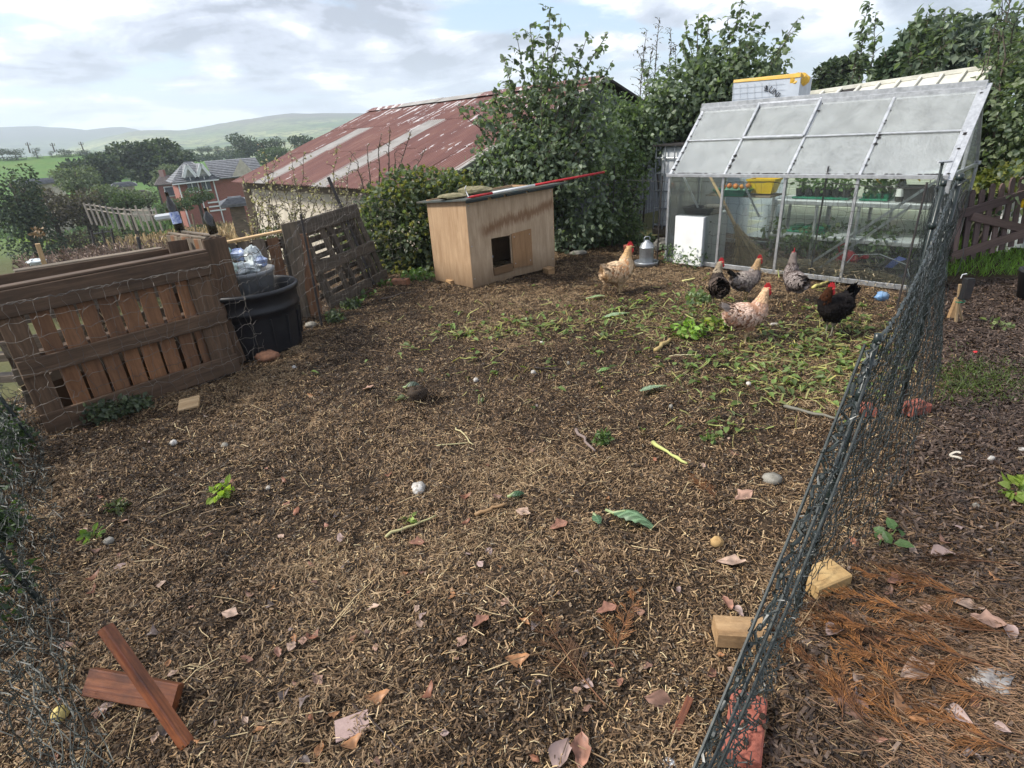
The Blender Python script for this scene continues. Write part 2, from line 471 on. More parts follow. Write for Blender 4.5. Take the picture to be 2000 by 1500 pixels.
MAT['white_plastic'] = basic('white_plastic', (0.78, 0.80, 0.82), 0.4, 0.4, (0.62, 0.64, 0.66), 5, 0.1, 0.01)
MAT['white_paint'] = basic('white_paint', (0.78, 0.79, 0.78), 0.45, 0.4, (0.68, 0.68, 0.67), 6, 0.03)
MAT['grey_paint_shade'] = basic('grey_paint_shade', (0.46, 0.48, 0.50), 0.5, 0.4, (0.38, 0.40, 0.42), 6, 0.03)  # plain grey paint, and the shade coloured onto the cupboard sides
MAT['black_plastic'] = basic('black_plastic', (0.018, 0.018, 0.02), 0.5, 0.4, (0.03, 0.03, 0.03), 12, 0.05)
MAT['green_plastic'] = basic('green_plastic', (0.02, 0.22, 0.12), 0.4, 0.4, (0.015, 0.15, 0.09), 12, 0.05)
MAT['yellow_plastic'] = basic('yellow_plastic', (0.72, 0.50, 0.02), 0.4, 0.4, (0.6, 0.38, 0.02), 12, 0.05)
MAT['red_plastic'] = basic('red_plastic', (0.50, 0.02, 0.03), 0.4, 0.4, (0.35, 0.02, 0.02), 12, 0.05)
MAT['comb'] = basic('comb', (0.62, 0.03, 0.035), 0.5, 0.4, (0.42, 0.02, 0.025), 90, 0.3, 0.002)
MAT['beak'] = basic('beak', (0.36, 0.24, 0.12), 0.45, 0.4)
MAT['eye'] = basic('eye', (0.02, 0.012, 0.008), 0.1, 0.6, (0.25, 0.09, 0.02), 200, 0)
MAT['bottle'] = basic('bottle_glass', (0.012, 0.012, 0.010), 0.08, 0.6, (0.02, 0.016, 0.01), 5, 0)
MAT['label_paper'] = basic('label_paper', (0.55, 0.62, 0.75), 0.6, 0.3, (0.06, 0.10, 0.35), 40, 0)
MAT['render'] = basic('wall_render', (0.62, 0.56, 0.46), 0.9, 0.2, (0.42, 0.37, 0.30), 3, 0.2, 0.01)

# ================================================================ GROUND
NETB = [G(1380, 1560), G(1550, 1195), G(1690, 1050), G(1765, 925), G(1832, 745), G(1838, 640), G(1800, 600)]   # foot of the right-hand net
_nx = np.array([-1.6] + [p[0] for p in [G(1380, 1560), G(1550, 1195), G(1690, 1050), G(1765, 925), G(1832, 745)]] + [3.75, 4.4])
_ny = np.array([-1.2] + [p[1] for p in [G(1380, 1560), G(1550, 1195), G(1690, 1050), G(1765, 925), G(1832, 745)]] + [4.9, 9.0])

def path_side(x, y):
    """positive on the path side of the net"""
    return x - np.interp(y, _ny, _nx)

def ground_h(x, y):
    h = 0.10 * (fbm(x * 1.1, y * 1.1, 3, 3) - 0.45) + 0.075 * (fbm(x * 4.2, y * 4.2, 9, 3) - 0.45)
    h = h + 0.045 * (fbm(x * 13, y * 15, 21, 3) - 0.45)
    pit = lambda cx, cy, r, d: -d * np.exp(-((x - cx) ** 2 + (y - cy) ** 2) / r ** 2)
    a = G(1190, 690); b = G(1395, 660); c = G(830, 790)
    h = h + pit(a[0], a[1], .42, .07) + pit(b[0], b[1], .25, .06) - pit(c[0], c[1] + .1, .16, .05)
    return h * np.where(path_side(x, y) > 0, 0.45, 1.0)

def at(px, py, dz=0.0):
    """place on the bumpy ground under a pixel"""
    p = G(px, py)
    for _ in range(3):
        p = G(px, py, float(ground_h(p[0], p[1])))
    return V3(p[0], p[1], float(ground_h(p[0], p[1])) + dz)

def at_many(px, py, dz=0.0):
    px = np.asarray(px, float); py = np.asarray(py, float)
    d = FW[None] + ((px - 1000) / FPX)[:, None] * RT[None] - ((py - 750) / FPX)[:, None] * UP[None]
    z = np.zeros(len(px))
    for _ in range(4):
        p = CAM[None] + d * ((z - CAM_H) / d[:, 2])[:, None]; z = ground_h(p[:, 0], p[:, 1])
    p[:, 2] = z + dz
    return p

# soil material
m, t, b = new_mat('soil')
vec = gr_vec(t)
n1 = nd(t, 'ShaderNodeTexNoise', Scale=38.0, Detail=6.0, Roughness=0.7); lk(t, vec, n1.inputs['Vector'])
n2 = nd(t, 'ShaderNodeTexNoise', Scale=1.3, Detail=4.0, Roughness=0.6); lk(t, vec, n2.inputs['Vector'])
vo = nd(t, 'ShaderNodeTexVoronoi', Scale=75.0, Randomness=1.0); lk(t, vec, vo.inputs['Vector'])
c = ramp(t, n1.outputs[0], [(0.36, (0.012, 0.0075, 0.0045)), (0.54, (0.048, 0.030, 0.017)), (0.70, (0.13, 0.085, 0.046))])
c = mix_c(t, ramp(t, n2.outputs[0], [(0.4, 0.0), (0.7, 0.6)]), c, (0.05, 0.034, 0.021))
lk(t, c, b.inputs['Base Color']); b.inputs['Roughness'].default_value = 0.7; b.inputs['Specular IOR Level'].default_value = 0.18
hh = math_n(t, 'ADD', n1.outputs[0], math_n(t, 'MULTIPLY', vo.outputs['Distance'], 0.6))
bump(t, b, hh, 0.9, 0.012)
MAT['soil'] = m

nx, ny = 300, 320
gx = np.linspace(-4.2, 6.6, nx); gy = np.linspace(-1.6, 9.6, ny)
XX, YY = np.meshgrid(gx, gy)
ZZ = ground_h(XX, YY)
edge = np.minimum(np.minimum(XX - gx[0], gx[-1] - XX), np.minimum(YY - gy[0], gy[-1] - YY))
ZZ = ZZ - 0.15 * np.clip(1 - edge / 0.3, 0, 1)
idx = np.arange(nx * ny).reshape(ny, nx)
fc = np.stack([idx[:-1, :-1], idx[:-1, 1:], idx[1:, 1:], idx[1:, :-1]], -1).reshape(-1, 4)
mb = MB().add(np.stack([XX, YY, ZZ], -1).reshape(-1, 3), fc)
tag(mb.build('ground', MAT['soil'], smooth=True), 'dark trampled soil of the poultry run and path', kind='structure')

# terrain sheet out to the horizon
RT_ = np.array([0, 6, 9, 13, 21, 30, 44, 60, 100, 125, 200, 212, 260, 420, 800, 3500.])
ZT_ = np.array([-.12, -.12, -.30, -.65, -1.5, -2.4, -3.5, -4.8, -6.2, -4.9, 2.9, 3.0, 1, -14, -16, -16.])
ZR_ = np.array([-.12, -.12, -.12, -.12, -.12, -.12, -.2, -.5, -2, -3, -3, -3, -4, -14, -16, -16.])

def terrain_z(x, y):
    r = np.hypot(x, y); az = np.degrees(np.arctan2(x, y))
    w = np.clip((az + 4) / -10.0, 0, 1); w = w * w * (3 - 2 * w)
    w = np.where(az < -95, np.clip(1 - (-az - 95) / 30, 0, 1), w)
    z = w * np.interp(r, RT_, ZT_) + (1 - w) * np.interp(r, RT_, ZR_)
    dip = np.clip((az + 32.0) / 5.0, 0, 1); z = z - w * 4.3 * dip * np.clip((r - 110) / 60, 0, 1) * np.clip((300 - r) / 60, 0, 1)
    return z + np.clip((r - 20) / 60, 0, 1) * 0.8 * (fbm(x * .03, y * .03, 5, 3) - .45)

def GT(px, py, rmin=5.0):
    """where a pixel's ray meets the terrain"""
    d = ray(px, py); hd = math.hypot(d[0], d[1])
    r = GT_R[GT_R >= rmin]; p = CAM[None] + d[None] * (r / hd)[:, None]
    tz = terrain_z(p[:, 0], p[:, 1]); hit = np.nonzero(p[:, 2] <= tz)[0]
    i = hit[0] if len(hit) else np.argmin(np.abs(r - 200))
    return V3(p[i, 0], p[i, 1], tz[i])

GT_R = np.concatenate([np.arange(4, 60, .3), np.arange(60, 260, 2.0)])

def onT(px, d):
    """terrain point straight below pixel column px at distance d"""
    p = D(px, 320, d); return V3(p[0], p[1], float(terrain_z(p[0], p[1])))

rr = np.concatenate([[0.01], np.linspace(2, 30, 36), np.geomspace(31, 300, 60), np.geomspace(320, 3400, 26)])
th = np.radians(np.concatenate([np.linspace(-180, -75, 24)[:-1], np.linspace(-75, 60, 150), np.linspace(60, 180, 24)[1:]]))
R_, T_ = np.meshgrid(rr, th)
X_ = R_ * np.sin(T_); Y_ = R_ * np.cos(T_); Z_ = terrain_z(X_, Y_)
idx = np.arange(R_.size).reshape(R_.shape)
fc = np.stack([idx[:-1, :-1], idx[1:, :-1], idx[1:, 1:], idx[:-1, 1:]], -1).reshape(-1, 4)
m, t, b = new_mat('meadow')
vec = gr_vec(t)
n1 = nd(t, 'ShaderNodeTexNoise', Scale=0.012, Detail=3.0, Roughness=0.5); lk(t, vec, n1.inputs['Vector'])
n2 = nd(t, 'ShaderNodeTexNoise', Scale=1.6, Detail=6.0, Roughness=0.7); lk(t, vec, n2.inputs['Vector'])
n3 = nd(t, 'ShaderNodeTexNoise', Scale=0.11, Detail=4.0, Roughness=0.6); lk(t, vec, n3.inputs['Vector'])
c = ramp(t, n2.outputs[0], [(0.3, (0.05, 0.11, 0.02)), (0.7, (0.10, 0.20, 0.04))])
c = mix_c(t, ramp(t, n3.outputs[0], [(0.45, 0.0), (0.75, 0.5)]), c, (0.16, 0.19, 0.06))
spp = nd(t, 'ShaderNodeSeparateXYZ'); lk(t, vec, spp.inputs[0])
c = mix_c(t, ramp(t, math_n(t, 'DIVIDE', spp.outputs[1], 100.0), [(0.25, 1.0), (0.75, 0.0)]), c, mix_c(t, n2.outputs[0], (0.035, 0.05, 0.018), (0.13, 0.115, 0.05)))
lk(t, c, b.inputs['Base Color']); b.inputs['Roughness'].default_value = 0.9; b.inputs['Specular IOR Level'].default_value = 0.15
bump(t, b, n2.outputs[0], 0.5, 0.15)
MAT['meadow'] = m
mb = MB().add(np.stack([X_, Y_, Z_], -1).reshape(-1, 3), fc)
tag(mb.build('terrain', MAT['meadow'], smooth=True), 'grassy fields falling away and rising to a green crest', kind='structure')

# far hills
def hill_mat(name, a, b2, c3, sc):
    m, t, b = new_mat(name)
    vec = gr_vec(t)
    vo = nd(t, 'ShaderNodeTexVoronoi', Scale=sc); vo.inputs['Randomness'].default_value = 0.9; lk(t, vec, vo.inputs['Vector'])
    n = nd(t, 'ShaderNodeTexNoise', Scale=sc * .35, Detail=5.0, Roughness=0.6); lk(t, vec, n.inputs['Vector'])
    n4 = nd(t, 'ShaderNodeTexNoise', Scale=sc * 6, Detail=4.0, Roughness=0.7); lk(t, vec, n4.inputs['Vector'])
    f = nd(t, 'ShaderNodeSeparateColor'); lk(t, vo.outputs['Color'], f.inputs[0])
    c = mix_c(t, f.outputs[0], a, b2)
    c = mix_c(t, ramp(t, n4.outputs[0], [(0.48, 0.0), (0.58, 0.9)]), c, (0.014, 0.026, 0.014))
    sp = nd(t, 'ShaderNodeSeparateXYZ'); lk(t, vec, sp.inputs[0])
    hgt = math_n(t, 'ADD', sp.outputs[2], math_n(t, 'MULTIPLY', n.outputs[0], 60.0))
    c = mix_c(t, ramp(t, math_n(t, 'DIVIDE', hgt, 130.0), [(0.42, 0.0), (0.66, 1.0)]), c, c3)
    lk(t, c, b.inputs['Base Color']); b.inputs['Roughness'].default_value = 1.0; b.inputs['Specular IOR Level'].default_value = 0.0
    return m

def hill(name, label, prof, r0, r1, mt, seed):
    """prof: pixel crest points; the hill climbs from r0 to its crest at r1"""
    pxs = np.array([p[0] for p in prof], float); pys = np.array([p[1] for p in prof], float)
    xs = np.linspace(pxs[0], pxs[-1], 140)
    k = 30
    V = np.zeros((len(xs), k + 6, 3))
    for i, x in enumerate(xs):
        y = np.interp(x, pxs, pys) + 3.0 * (float(fbm(x * .03, 0, seed, 4)) - .45)
        top = D(x, y, r1)
        az = math.atan2(top[0], top[1])
        for j in range(k + 6):
            s = j / (k - 1)
            r = r0 + (r1 - r0) * s
            e = min(s, 1.0)
            zz = -16 + (top[2] + 16) * (e ** 1.25)
            if s > 1: zz = top[2] - (s - 1) * 160
            zz += 10 * math.sin(math.pi * e) * (float(fbm(x * .012, s * 3, seed + 3, 4)) - .45) * (1 if s < 1 else 0)
            V[i, j] = (r * math.sin(az), r * math.cos(az), zz)
    idx = np.arange(len(xs) * (k + 6)).reshape(len(xs), k + 6)
    fc = np.stack([idx[:-1, :-1], idx[1:, :-1], idx[1:, 1:], idx[:-1, 1:]], -1).reshape(-1, 4)
    tag(MB().add(V.reshape(-1, 3), fc).build(name, mt, smooth=True), label, kind='structure')

hill('hill', 'long wooded hill fading blue in the far haze',
     [(-900, 262), (-500, 240), (-200, 252), (0, 248), (60, 246), (130, 250), (170, 254), (230, 247), (270, 252), (300, 262), (420, 262), (700, 250), (1500, 230), (2400, 190)],
     1000, 1900, hill_mat('hill_far', (0.05, 0.075, 0.04), (0.11, 0.14, 0.07), (0.045, 0.05, 0.045), 0.007), 31)
hill('hill', 'nearer moorland hill with patchwork green fields below a brown top',
     [(-420, 330), (-100, 330), (60, 312), (170, 276), (250, 258), (300, 253), (350, 255), (420, 243), (480, 233), (560, 222), (640, 220), (720, 221), (900, 212), (1300, 190), (1800, 180)],
     480, 1450, hill_mat('hill_near', (0.06, 0.12, 0.035), (0.30, 0.31, 0.13), (0.075, 0.055, 0.05), 0.011), 47)

# haze
mb = MB()
hx = 2300
mb.add([[-hx, -hx, -20], [hx, -hx, -20], [hx, hx, -20], [-hx, hx, -20], [-hx, -hx, 138], [hx, -hx, 138], [hx, hx, 138], [-hx, hx, 138]],
       np.array([[3, 2, 1, 0], [4, 5, 6, 7], [0, 1, 5, 4], [1, 2, 6, 5], [2, 3, 7, 6], [3, 0, 4, 7]]))
m = bpy.data.materials.new('haze'); m.use_nodes = True; t = m.node_tree; t.nodes.clear()
pv = nd(t, 'ShaderNodeVolumePrincipled'); pv.inputs['Color'].default_value = (0.80, 0.87, 1.0, 1); pv.inputs['Density'].default_value = 0.00062
pv.inputs['Anisotropy'].default_value = 0.25
lk(t, pv.outputs[0], nd(t, 'ShaderNodeOutputMaterial').inputs['Volume'])
tag(mb.build('haze', m), 'thin pale haze over the valley', kind='stuff')

# ================================================================ FAR TREES
def blob_leaves(mb, blobs, n, L, wd, c1, c2, seed=0, shell=0.55, droop=0.2, rich=False, upb=0.2, ctop=0.0):
    """leaf clumps through ellipsoids: blobs = [(centre, (rx,ry,rz), weight)]"""
    g = np.random.default_rng(seed)
    ws = np.array([bl[2] for bl in blobs], float); ws /= ws.sum()
    cnt = g.multinomial(n, ws)
    for (c, r, _), k in zip(blobs, cnt):
        if k == 0: continue
        u = g.normal(size=(k, 3)); u /= np.linalg.norm(u, axis=1)[:, None]
        rad = shell + (1 - shell) * g.random(k) ** 0.6
        lump = 0.82 + 0.36 * vnoise(u[:, 0] * 2.6 + seed, u[:, 1] * 2.6 + u[:, 2] * 3.1, seed + 1)
        p = np.asarray(c) + u * np.asarray(r) * (rad * lump)[:, None]
        dr = u * 0.8 + g.normal(size=(k, 3)) * 0.7; dr[:, 2] += -0.15
        nr = u * 0.6 + g.normal(size=(k, 3)) * 0.6; nr[:, 2] += upb + .4
        f = g.random(k) ** 1.3
        col = np.asarray(c1) * (1 - f[:, None]) + np.asarray(c2) * f[:, None]
        col = col * g.uniform(0.75, 1.25, (k, 1))
        mb.leaves(p, dr, nr, L * g.uniform(.6, 1.35, k), wd * g.uniform(.7, 1.3, k), col, .2, droop, rich)
    return mb

def tree(name, label, px, top, bottom, wpx, d, c1, c2, n=2600, leafm=None, group=None, seed=1, lobes=7, trunk_frac=0.25, cat='tree', flat=0.0, skirt=False):
    """a tree seen between pixel rows top..bottom around column px, wpx wide, at distance d"""
    base = onT(px, d)
    zt = D(px, top, d)[2]; zb = D(px, bottom, d)[2]
    w = wpx * d / FPX
    base[2] = min(base[2], zb)
    root = thing(name, label, cat, base, group)
    g = np.random.default_rng(seed)
    h = zt - base[2]; cz = (zt + max(zb, base[2])) / 2; ch = (zt - max(zb, base[2])) / 2
    top_c = V3(base[0], base[1], cz)
    mb = MB()
    r = max(0.03, h * 0.035)
    mb.tube([base + V3(0, 0, -.3), base + V3(0.01 * h, 0, h * .3), V3(base[0] + .02 * h, base[1], cz), V3(base[0], base[1], cz + ch * .5)], [r * 1.2, r, r * .7, r * .25], 7)
    for k in range(6):
        a = g.uniform(0, 6.28); rr2 = g.uniform(.25, .42) * w
        mb.tube([V3(base[0], base[1], cz - ch * g.uniform(.2, .8)), top_c + V3(math.cos(a) * rr2 * .5, math.sin(a) * rr2 * .5, g.uniform(-.4, .2) * ch), top_c + V3(math.cos(a) * rr2, math.sin(a) * rr2, g.uniform(-.2, .6) * ch)], [r * .5, r * .3, r * .1], 5)
    mb.build('trunk', MAT['bark'], root, True)
    blobs = [(top_c, (w * .36, w * .36, ch * .78), 2.0)]
    for k in range(lobes):
        a = k * 2.4 + g.uniform(-.4, .4); zf = g.uniform(-.65, .62)
        rr2 = w * .27 * math.sqrt(max(.1, 1 - zf * zf))
        s = g.uniform(.18, .26)
        blobs.append((top_c + V3(math.cos(a) * rr2, math.sin(a) * rr2, zf * ch), (w * s, w * s, ch * g.uniform(.28, .42)), .8))
    if skirt: blobs += [(V3(base[0], base[1], base[2] + ch * .35) + V3(sx * w * .22, 0, 0), (w * .3, w * .3, ch * .5), .9) for sx in (-1, 0, 1)]
    cl = leafm or max(0.09, w * 0.055)
    mbf = MB(); blob_leaves(mbf, blobs, n, cl, cl * .8, c1, c2, seed, .5)
    mbf.build('crown', MAT['farleaf'], root, False, 'stuff')
    return root

DG = ((0.036, 0.056, 0.04), (0.10, 0.125, 0.08)); MG = ((0.04, 0.07, 0.03), (0.11, 0.15, 0.07)); GG = ((0.085, 0.115, 0.07), (0.20, 0.235, 0.15)); BR = ((0.06, 0.055, 0.042), (0.15, 0.13, 0.10))
far_trees = [
 ('oak_tree', 'big dark domed tree standing alone between the two houses and the fields', 296, 271, 362, 122, 95, DG, 5200, 9, None),
 ('bush_tree', 'paler soft-leaved tree in front of the big dark domed tree', 318, 314, 368, 56, 82, GG, 2000, 6, None),
 ('oak_tree', 'dark spreading tree at the foot of the bright green hill field', 168, 299, 372, 96, 88, DG, 3400, 8, None),
 ('willow_tree', 'pale feathery tree before the dark spreading tree under the hill field', 140, 320, 385, 76, 62, GG, 2600, 7, None),
 ('dark_tree', 'dense dark tree cut off by the edge of the picture above the weeds', 4, 318, 475, 84, 40, DG, 3600, 8, None),
 ('bush_tree', 'brownish leafy tree rising behind the dark weeds, below the long grey roof', 62, 362, 462, 84, 44, BR, 2800, 7, None),
 ('bush_tree', 'brown and grey shrubby tree beside the post and rail fence end', 128, 366, 456, 74, 46, BR, 2600, 7, None),
 ('bush_tree', 'rounded light green tree above the post and rail fence', 196, 356, 430, 86, 48, GG, 3000, 7, None),
 ('shrub', 'dark green shrub touching the post and rail fence', 222, 376, 414, 56, 44, MG, 1800, 5, None),
 ('shrub', 'sparse olive shrub in front of the small tiled bungalow', 262, 372, 410, 56, 47, GG, 1500, 5, None),
 ('shrub', 'low green garden bush left of the red brick house', 320, 384, 418, 54, 44, MG, 1700, 5, None),
 ('shrub', 'bright round bush against the red brick house wall', 366, 362, 402, 58, 50, MG, 2200, 6, None),
 ('oak_tree', 'tall dark tree on the skyline beside the red barn roof', 488, 257, 312, 62, 150, DG, 2400, 7, None),
 ('oak_tree', 'dark round tree next to the tall skyline tree by the barn', 536, 266, 304, 48, 152, DG, 1600, 6, None),
 ('bush_tree', 'spreading light tree below the two dark skyline trees', 535, 284, 322, 72, 130, MG, 1900, 6, None),
 ('oak_tree', 'dark tree half hidden behind the barn roof slope', 600, 258, 300, 56, 140, DG, 1900, 6, None),
 ('small_tree', 'tiny round tree in the gap left of the barn, nearer the oak', 549, 269, 284, 13, 210, DG, 500, 3, None),
 ('small_tree', 'tiny round tree in the gap touching the barn roof edge', 563, 269, 286, 14, 210, DG, 500, 3, None),
]
for i, (nm, lb, px, tp, bt, w, d, cc, n, lob, grp) in enumerate(far_trees):
    tree(nm, lb, px, tp, bt, w, d, cc[0], cc[1], n, None, grp, 40 + i, lob, skirt=35 < d < 65 or d > 140)
crest = [('wind-bent flat tree at the far end of the crest, cut by the picture edge', 10, 289, 301, 26), ('wind-bent flat tree second along the crest', 36, 288, 301, 28),
         ('single round tree standing between two poles on the crest', 78, 286, 300, 16), ('small low bush at the foot of a pole on the crest', 107, 293, 300, 10),
         ('low bushy tree right of the middle crest pole', 132, 291, 301, 26), ('taller dark bushy tree by the third crest pole', 164, 288, 301, 20),
         ('dark bushy tree just right of the third crest pole', 176, 289, 302, 14), ('round dark tree closing the row on the crest', 194, 291, 306, 24)]
for i, (lb, px, tp, bt, w) in enumerate(crest):
    tree('crest_tree', lb, px, tp, bt + 3, w, 196, DG[0], DG[1], 700, None, 'small trees along the hill field crest', 80 + i, 4, skirt=True)
for i, (px, tp, w, lb) in enumerate([(357, 286, 20, 'end bush of the far hedgerow next to the big domed tree'), (376, 289, 20, 'low bush second along the far hedgerow'), (398, 284, 20, 'pointed tree in the middle of the far hedgerow'),
                                 (412, 281, 22, 'tallest round tree of the far hedgerow'), (432, 284, 20, 'bushy tree right of the tallest hedgerow tree'), (452, 283, 22, 'hedgerow tree beside the tall skyline tree')]):
    tree('hedgerow_tree', lb, px, tp, 300, w, 230, DG[0], DG[1], 700, None, 'trees of the far hedgerow', 95 + i, 4)
# field hedges on the far slope
def hedge_line(px0, py0, px1, py1, d0, d1, h, lb, seed, n=900):
    a = D(px0, py0, d0); b2 = D(px1, py1, d1)
    mb = MB()
    blobs = [(a + (b2 - a) * s, (1.6, 1.6, h), 1) for s in np.linspace(0, 1, 14)]
    blob_leaves(mb, blobs, n, .7, .6, DG[0], DG[1], seed, .4)
    solo(mb, 'hedge', MAT['farleaf'], lb, 'hedge', kind='thing')
hedge_line(200, 336, 242, 331, 150, 150, .7, 'short dark hedge between two green fields left of the big domed tree', 5, 500)
hedge_line(352, 312, 478, 301, 170, 190, .8, 'long clipped hedge along the far field above the slate roofs', 6)
# utility poles leaning on the crest
for i, (px, tp, bt, lb) in enumerate([(56, 278, 299, 'utility pole with cross arm, between the flat trees and the single round tree'), (104, 279, 297, 'utility pole second along the crest, past the single round tree'),
                                  (160, 277, 294, 'utility pole behind the bushy crest trees'), (217, 285, 303, 'utility pole standing right of the last crest tree')]):
    b0 = D(px + 3, bt, 185); t0 = D(px - 3, tp, 185)
    r = thing('utility_pole', lb, 'utility pole', b0, 'utility poles on the crest')
    MB().tube([b0, t0], [.15, .11], 6).build('pole', MAT['bark'], r)
    MB().beam(t0 + V3(-.6, 0, -.6), t0 + V3(.6, 0, -.6), .09, .09).build('cross_arm', MAT['bark'], r)
    for s in (-.5, 0, .5):
        MB().tube([t0 + V3(s, 0, -.55), t0 + V3(s, 0, -.15)], .08, 5).build('insulator', MAT['stone'], r)

# ================================================================ FAR HOUSES
def tiles_mat(name, a, b2):
    m, t, b = new_mat(name)
    n = nd(t, 'ShaderNodeTexNoise', Scale=5.0, Detail=4.0); lk(t, gr_vec(t), n.inputs['Vector'])
    lk(t, ramp(t, n.outputs[0], [(0.35, a), (0.65, b2)]), b.inputs['Base Color']); b.inputs['Roughness'].default_value = 0.55
    return m
MAT['slate'] = tiles_mat('slate', (0.10, 0.105, 0.115), (0.19, 0.195, 0.205))
MAT['tile_brown'] = tiles_mat('tile_brown', (0.09, 0.075, 0.07), (0.16, 0.135, 0.125))
m, t, b = new_mat('brickwork')
bt_ = nd(t, 'ShaderNodeTexBrick', Scale=4.0); lk(t, gr_vec(t), bt_.inputs['Vector'])
bt_.inputs['Color1'].default_value = (0.33, 0.10, 0.07, 1); bt_.inputs['Color2'].default_value = (0.25, 0.08, 0.055, 1); bt_.inputs['Mortar'].default_value = (0.3, 0.2, 0.17, 1)
lk(t, bt_.outputs[0], b.inputs['Base Color']); b.inputs['Roughness'].default_value = 0.85
MAT['brickwork'] = m
MAT['pane_dark'] = basic('pane_dark', (0.06, 0.07, 0.09), 0.1, 0.6, (0.10, 0.12, 0.14), 1, 0)

def courses(mb, a, b2, c3, d3, n, step):
    """stepped roof courses between eave a-b and ridge d-c (quads a,b,c,d)"""
    a, b2, c3, d3 = [np.asarray(q, float) for q in (a, b2, c3, d3)]
    nn = unit(np.cross(b2 - a, d3 - a))
    if nn[2] < 0: nn = -nn
    for i in range(n):
        s0, s1 = i / n, (i + 1.12) / n
        s1 = min(s1, 1.0)
        p0 = a + (d3 - a) * s0 + nn * step; p1 = b2 + (c3 - b2) * s0 + nn * step
        q1 = b2 + (c3 - b2) * s1 + nn * 0.004 * i; q0 = a + (d3 - a) * s1 + nn * 0.004 * i
        mb.add([p0, p1, q1, q0, p0 - nn * step * 1.6, p1 - nn * step * 1.6], [np.array([[0, 1, 2, 3], [4, 5, 1, 0]])])

# red brick house with two dormers, 58 m off
dh = 58
A = D(345, 357, dh); B_ = D(418, 358, dh + .3)          # eave of the front slope
ax = unit(V3(B_[0] - A[0], B_[1] - A[1], 0)); bk = V3(-ax[1], ax[0], 0)
if np.dot(bk, V3(A[0], A[1], 0)) < 0: bk = -bk
L = np.linalg.norm((B_ - A)[:2]); ez = A[2]; gz = float(terrain_z(A[0], A[1])) - .5
hs = thing('brick_house', 'red brick house with slate hipped roof and two white gabled dormers', 'house', V3(A[0], A[1], gz))
B1 = A + ax * L; Cn = B_ + bk * 4; Ct = D(480, 350, dh + 5)
wl = MB()
def wall_box(mb, p, q, depth, z0, z1):
    d2 = unit(V3(q[0] - p[0], q[1] - p[1], 0)); nb = V3(-d2[1], d2[0], 0)
    if np.dot(nb, V3(p[0], p[1], 0)) < 0: nb = -nb
    a_, b_, c_, d_ = V3(p[0], p[1], z0), V3(q[0], q[1], z0), V3(q[0], q[1], z0) + nb * depth, V3(p[0], p[1], z0) + nb * depth
    up = V3(0, 0, z1 - z0)
    v = [a_, b_, c_, d_, a_ + up, b_ + up, c_ + up, d_ + up]
    gr = [V3(np.dot(x - a_, d2) + np.dot(x - a_, nb), x[2], 0) for x in v]
    mb.add(v, np.array([[0, 1, 5, 4], [1, 2, 6, 5], [2, 3, 7, 6], [3, 0, 4, 7], [4, 5, 6, 7]]), gr)
wall_box(wl, A, B_, 5, gz, ez)
wl.build('wall', MAT['brickwork'], hs)
e0 = A - ax * .4 - bk * .4; e1 = B_ + ax * .4 - bk * .4
RZ = D(445, 312, dh + 3)[2]
r0 = V3(*(A + ax * 1.2 + bk * 2.6)[:2], RZ); r1 = V3(*(B_ - ax * 1.0 + bk * 2.6)[:2], RZ)
rf = MB(); courses(rf, V3(*e0[:2], ez), V3(*e1[:2], ez), r1, r0, 11, .07)
courses(rf, V3(*e1[:2], ez), V3(*(e1 + bk * 5.4)[:2], ez), r1, r1 - ax * .01, 9, .07)
courses(rf, V3(*(e0 + bk * 5.4)[:2], ez), V3(*e0[:2], ez), r0, r0 + ax * .01, 9, .07)
roof = rf.build('roof', MAT['slate'], hs)
MB().beam(V3(*e0[:2], ez - .1), V3(*e1[:2], ez - .04), .10, .10).build('gutter', MAT['white_paint'], hs)
MB().tube([r0, r1], .12, 6).build('ridge_tile', MAT['slate'], roof)
MB().tube([r1, V3(*e1[:2], ez + .1)], .1, 6).build('hip_tile', MAT['slate'], roof)
for k, (s, pk) in enumerate(((.20, 332), (.58, 332))):
    c0 = A + ax * (L * s + .5); half = .5
    pL = V3(*(c0 - ax * half - bk * .15)[:2], ez + .35); pR = V3(*(c0 + ax * half - bk * .15)[:2], ez + .35); pT = V3(*(c0 - bk * .15)[:2], ez + 1.3)
    dm = MB()
    for (p, q) in ((pL, pT), (pT, pR)):
        courses(dm, p - bk * .25, p + bk * 2.2, pT + bk * 2.2 + V3(0, 0, .06), pT - bk * .25 + V3(0, 0, .06), 5, .05) if p is pL else courses(dm, q + bk * 2.2, q - bk * .25, pT - bk * .25 + V3(0, 0, .06), pT + bk * 2.2 + V3(0, 0, .06), 5, .05)
    dor = dm.build('dormer', MAT['slate'], hs)
    fr = MB(); fr.slab(V3(*(pL + ax * .15)[:2], ez - .9), V3(*(pR - ax * .15)[:2], ez - .9), V3(*(pR - ax * .15)[:2], ez + .5), V3(*(pL + ax * .15)[:2], ez + .5), .1)
    fr.add([V3(*pL), V3(*pR), pT], np.array([[0, 1, 2]]))
    for (p, q) in ((pL, pT), (pR, pT)): fr.beam(p - bk * .3, q - bk * .3, .1, .25)
    fr.build('barge_board', MAT['white_paint'], dor)
    pn = MB(); pn.slab(V3(*(c0 - ax * .35 - bk * .28)[:2], ez - .75), V3(*(c0 + ax * .35 - bk * .28)[:2], ez - .75), V3(*(c0 + ax * .35 - bk * .28)[:2], ez + .35), V3(*(c0 - ax * .35 - bk * .28)[:2], ez + .35), .04)
    pn.build('pane', MAT['pane_dark'], dor)
    MB().beam(c0 - bk * .32 + V3(0, 0, -.75), c0 - bk * .32 + V3(0, 0, .35), .06, .04).build('glazing_bar', MAT['white_paint'], dor)
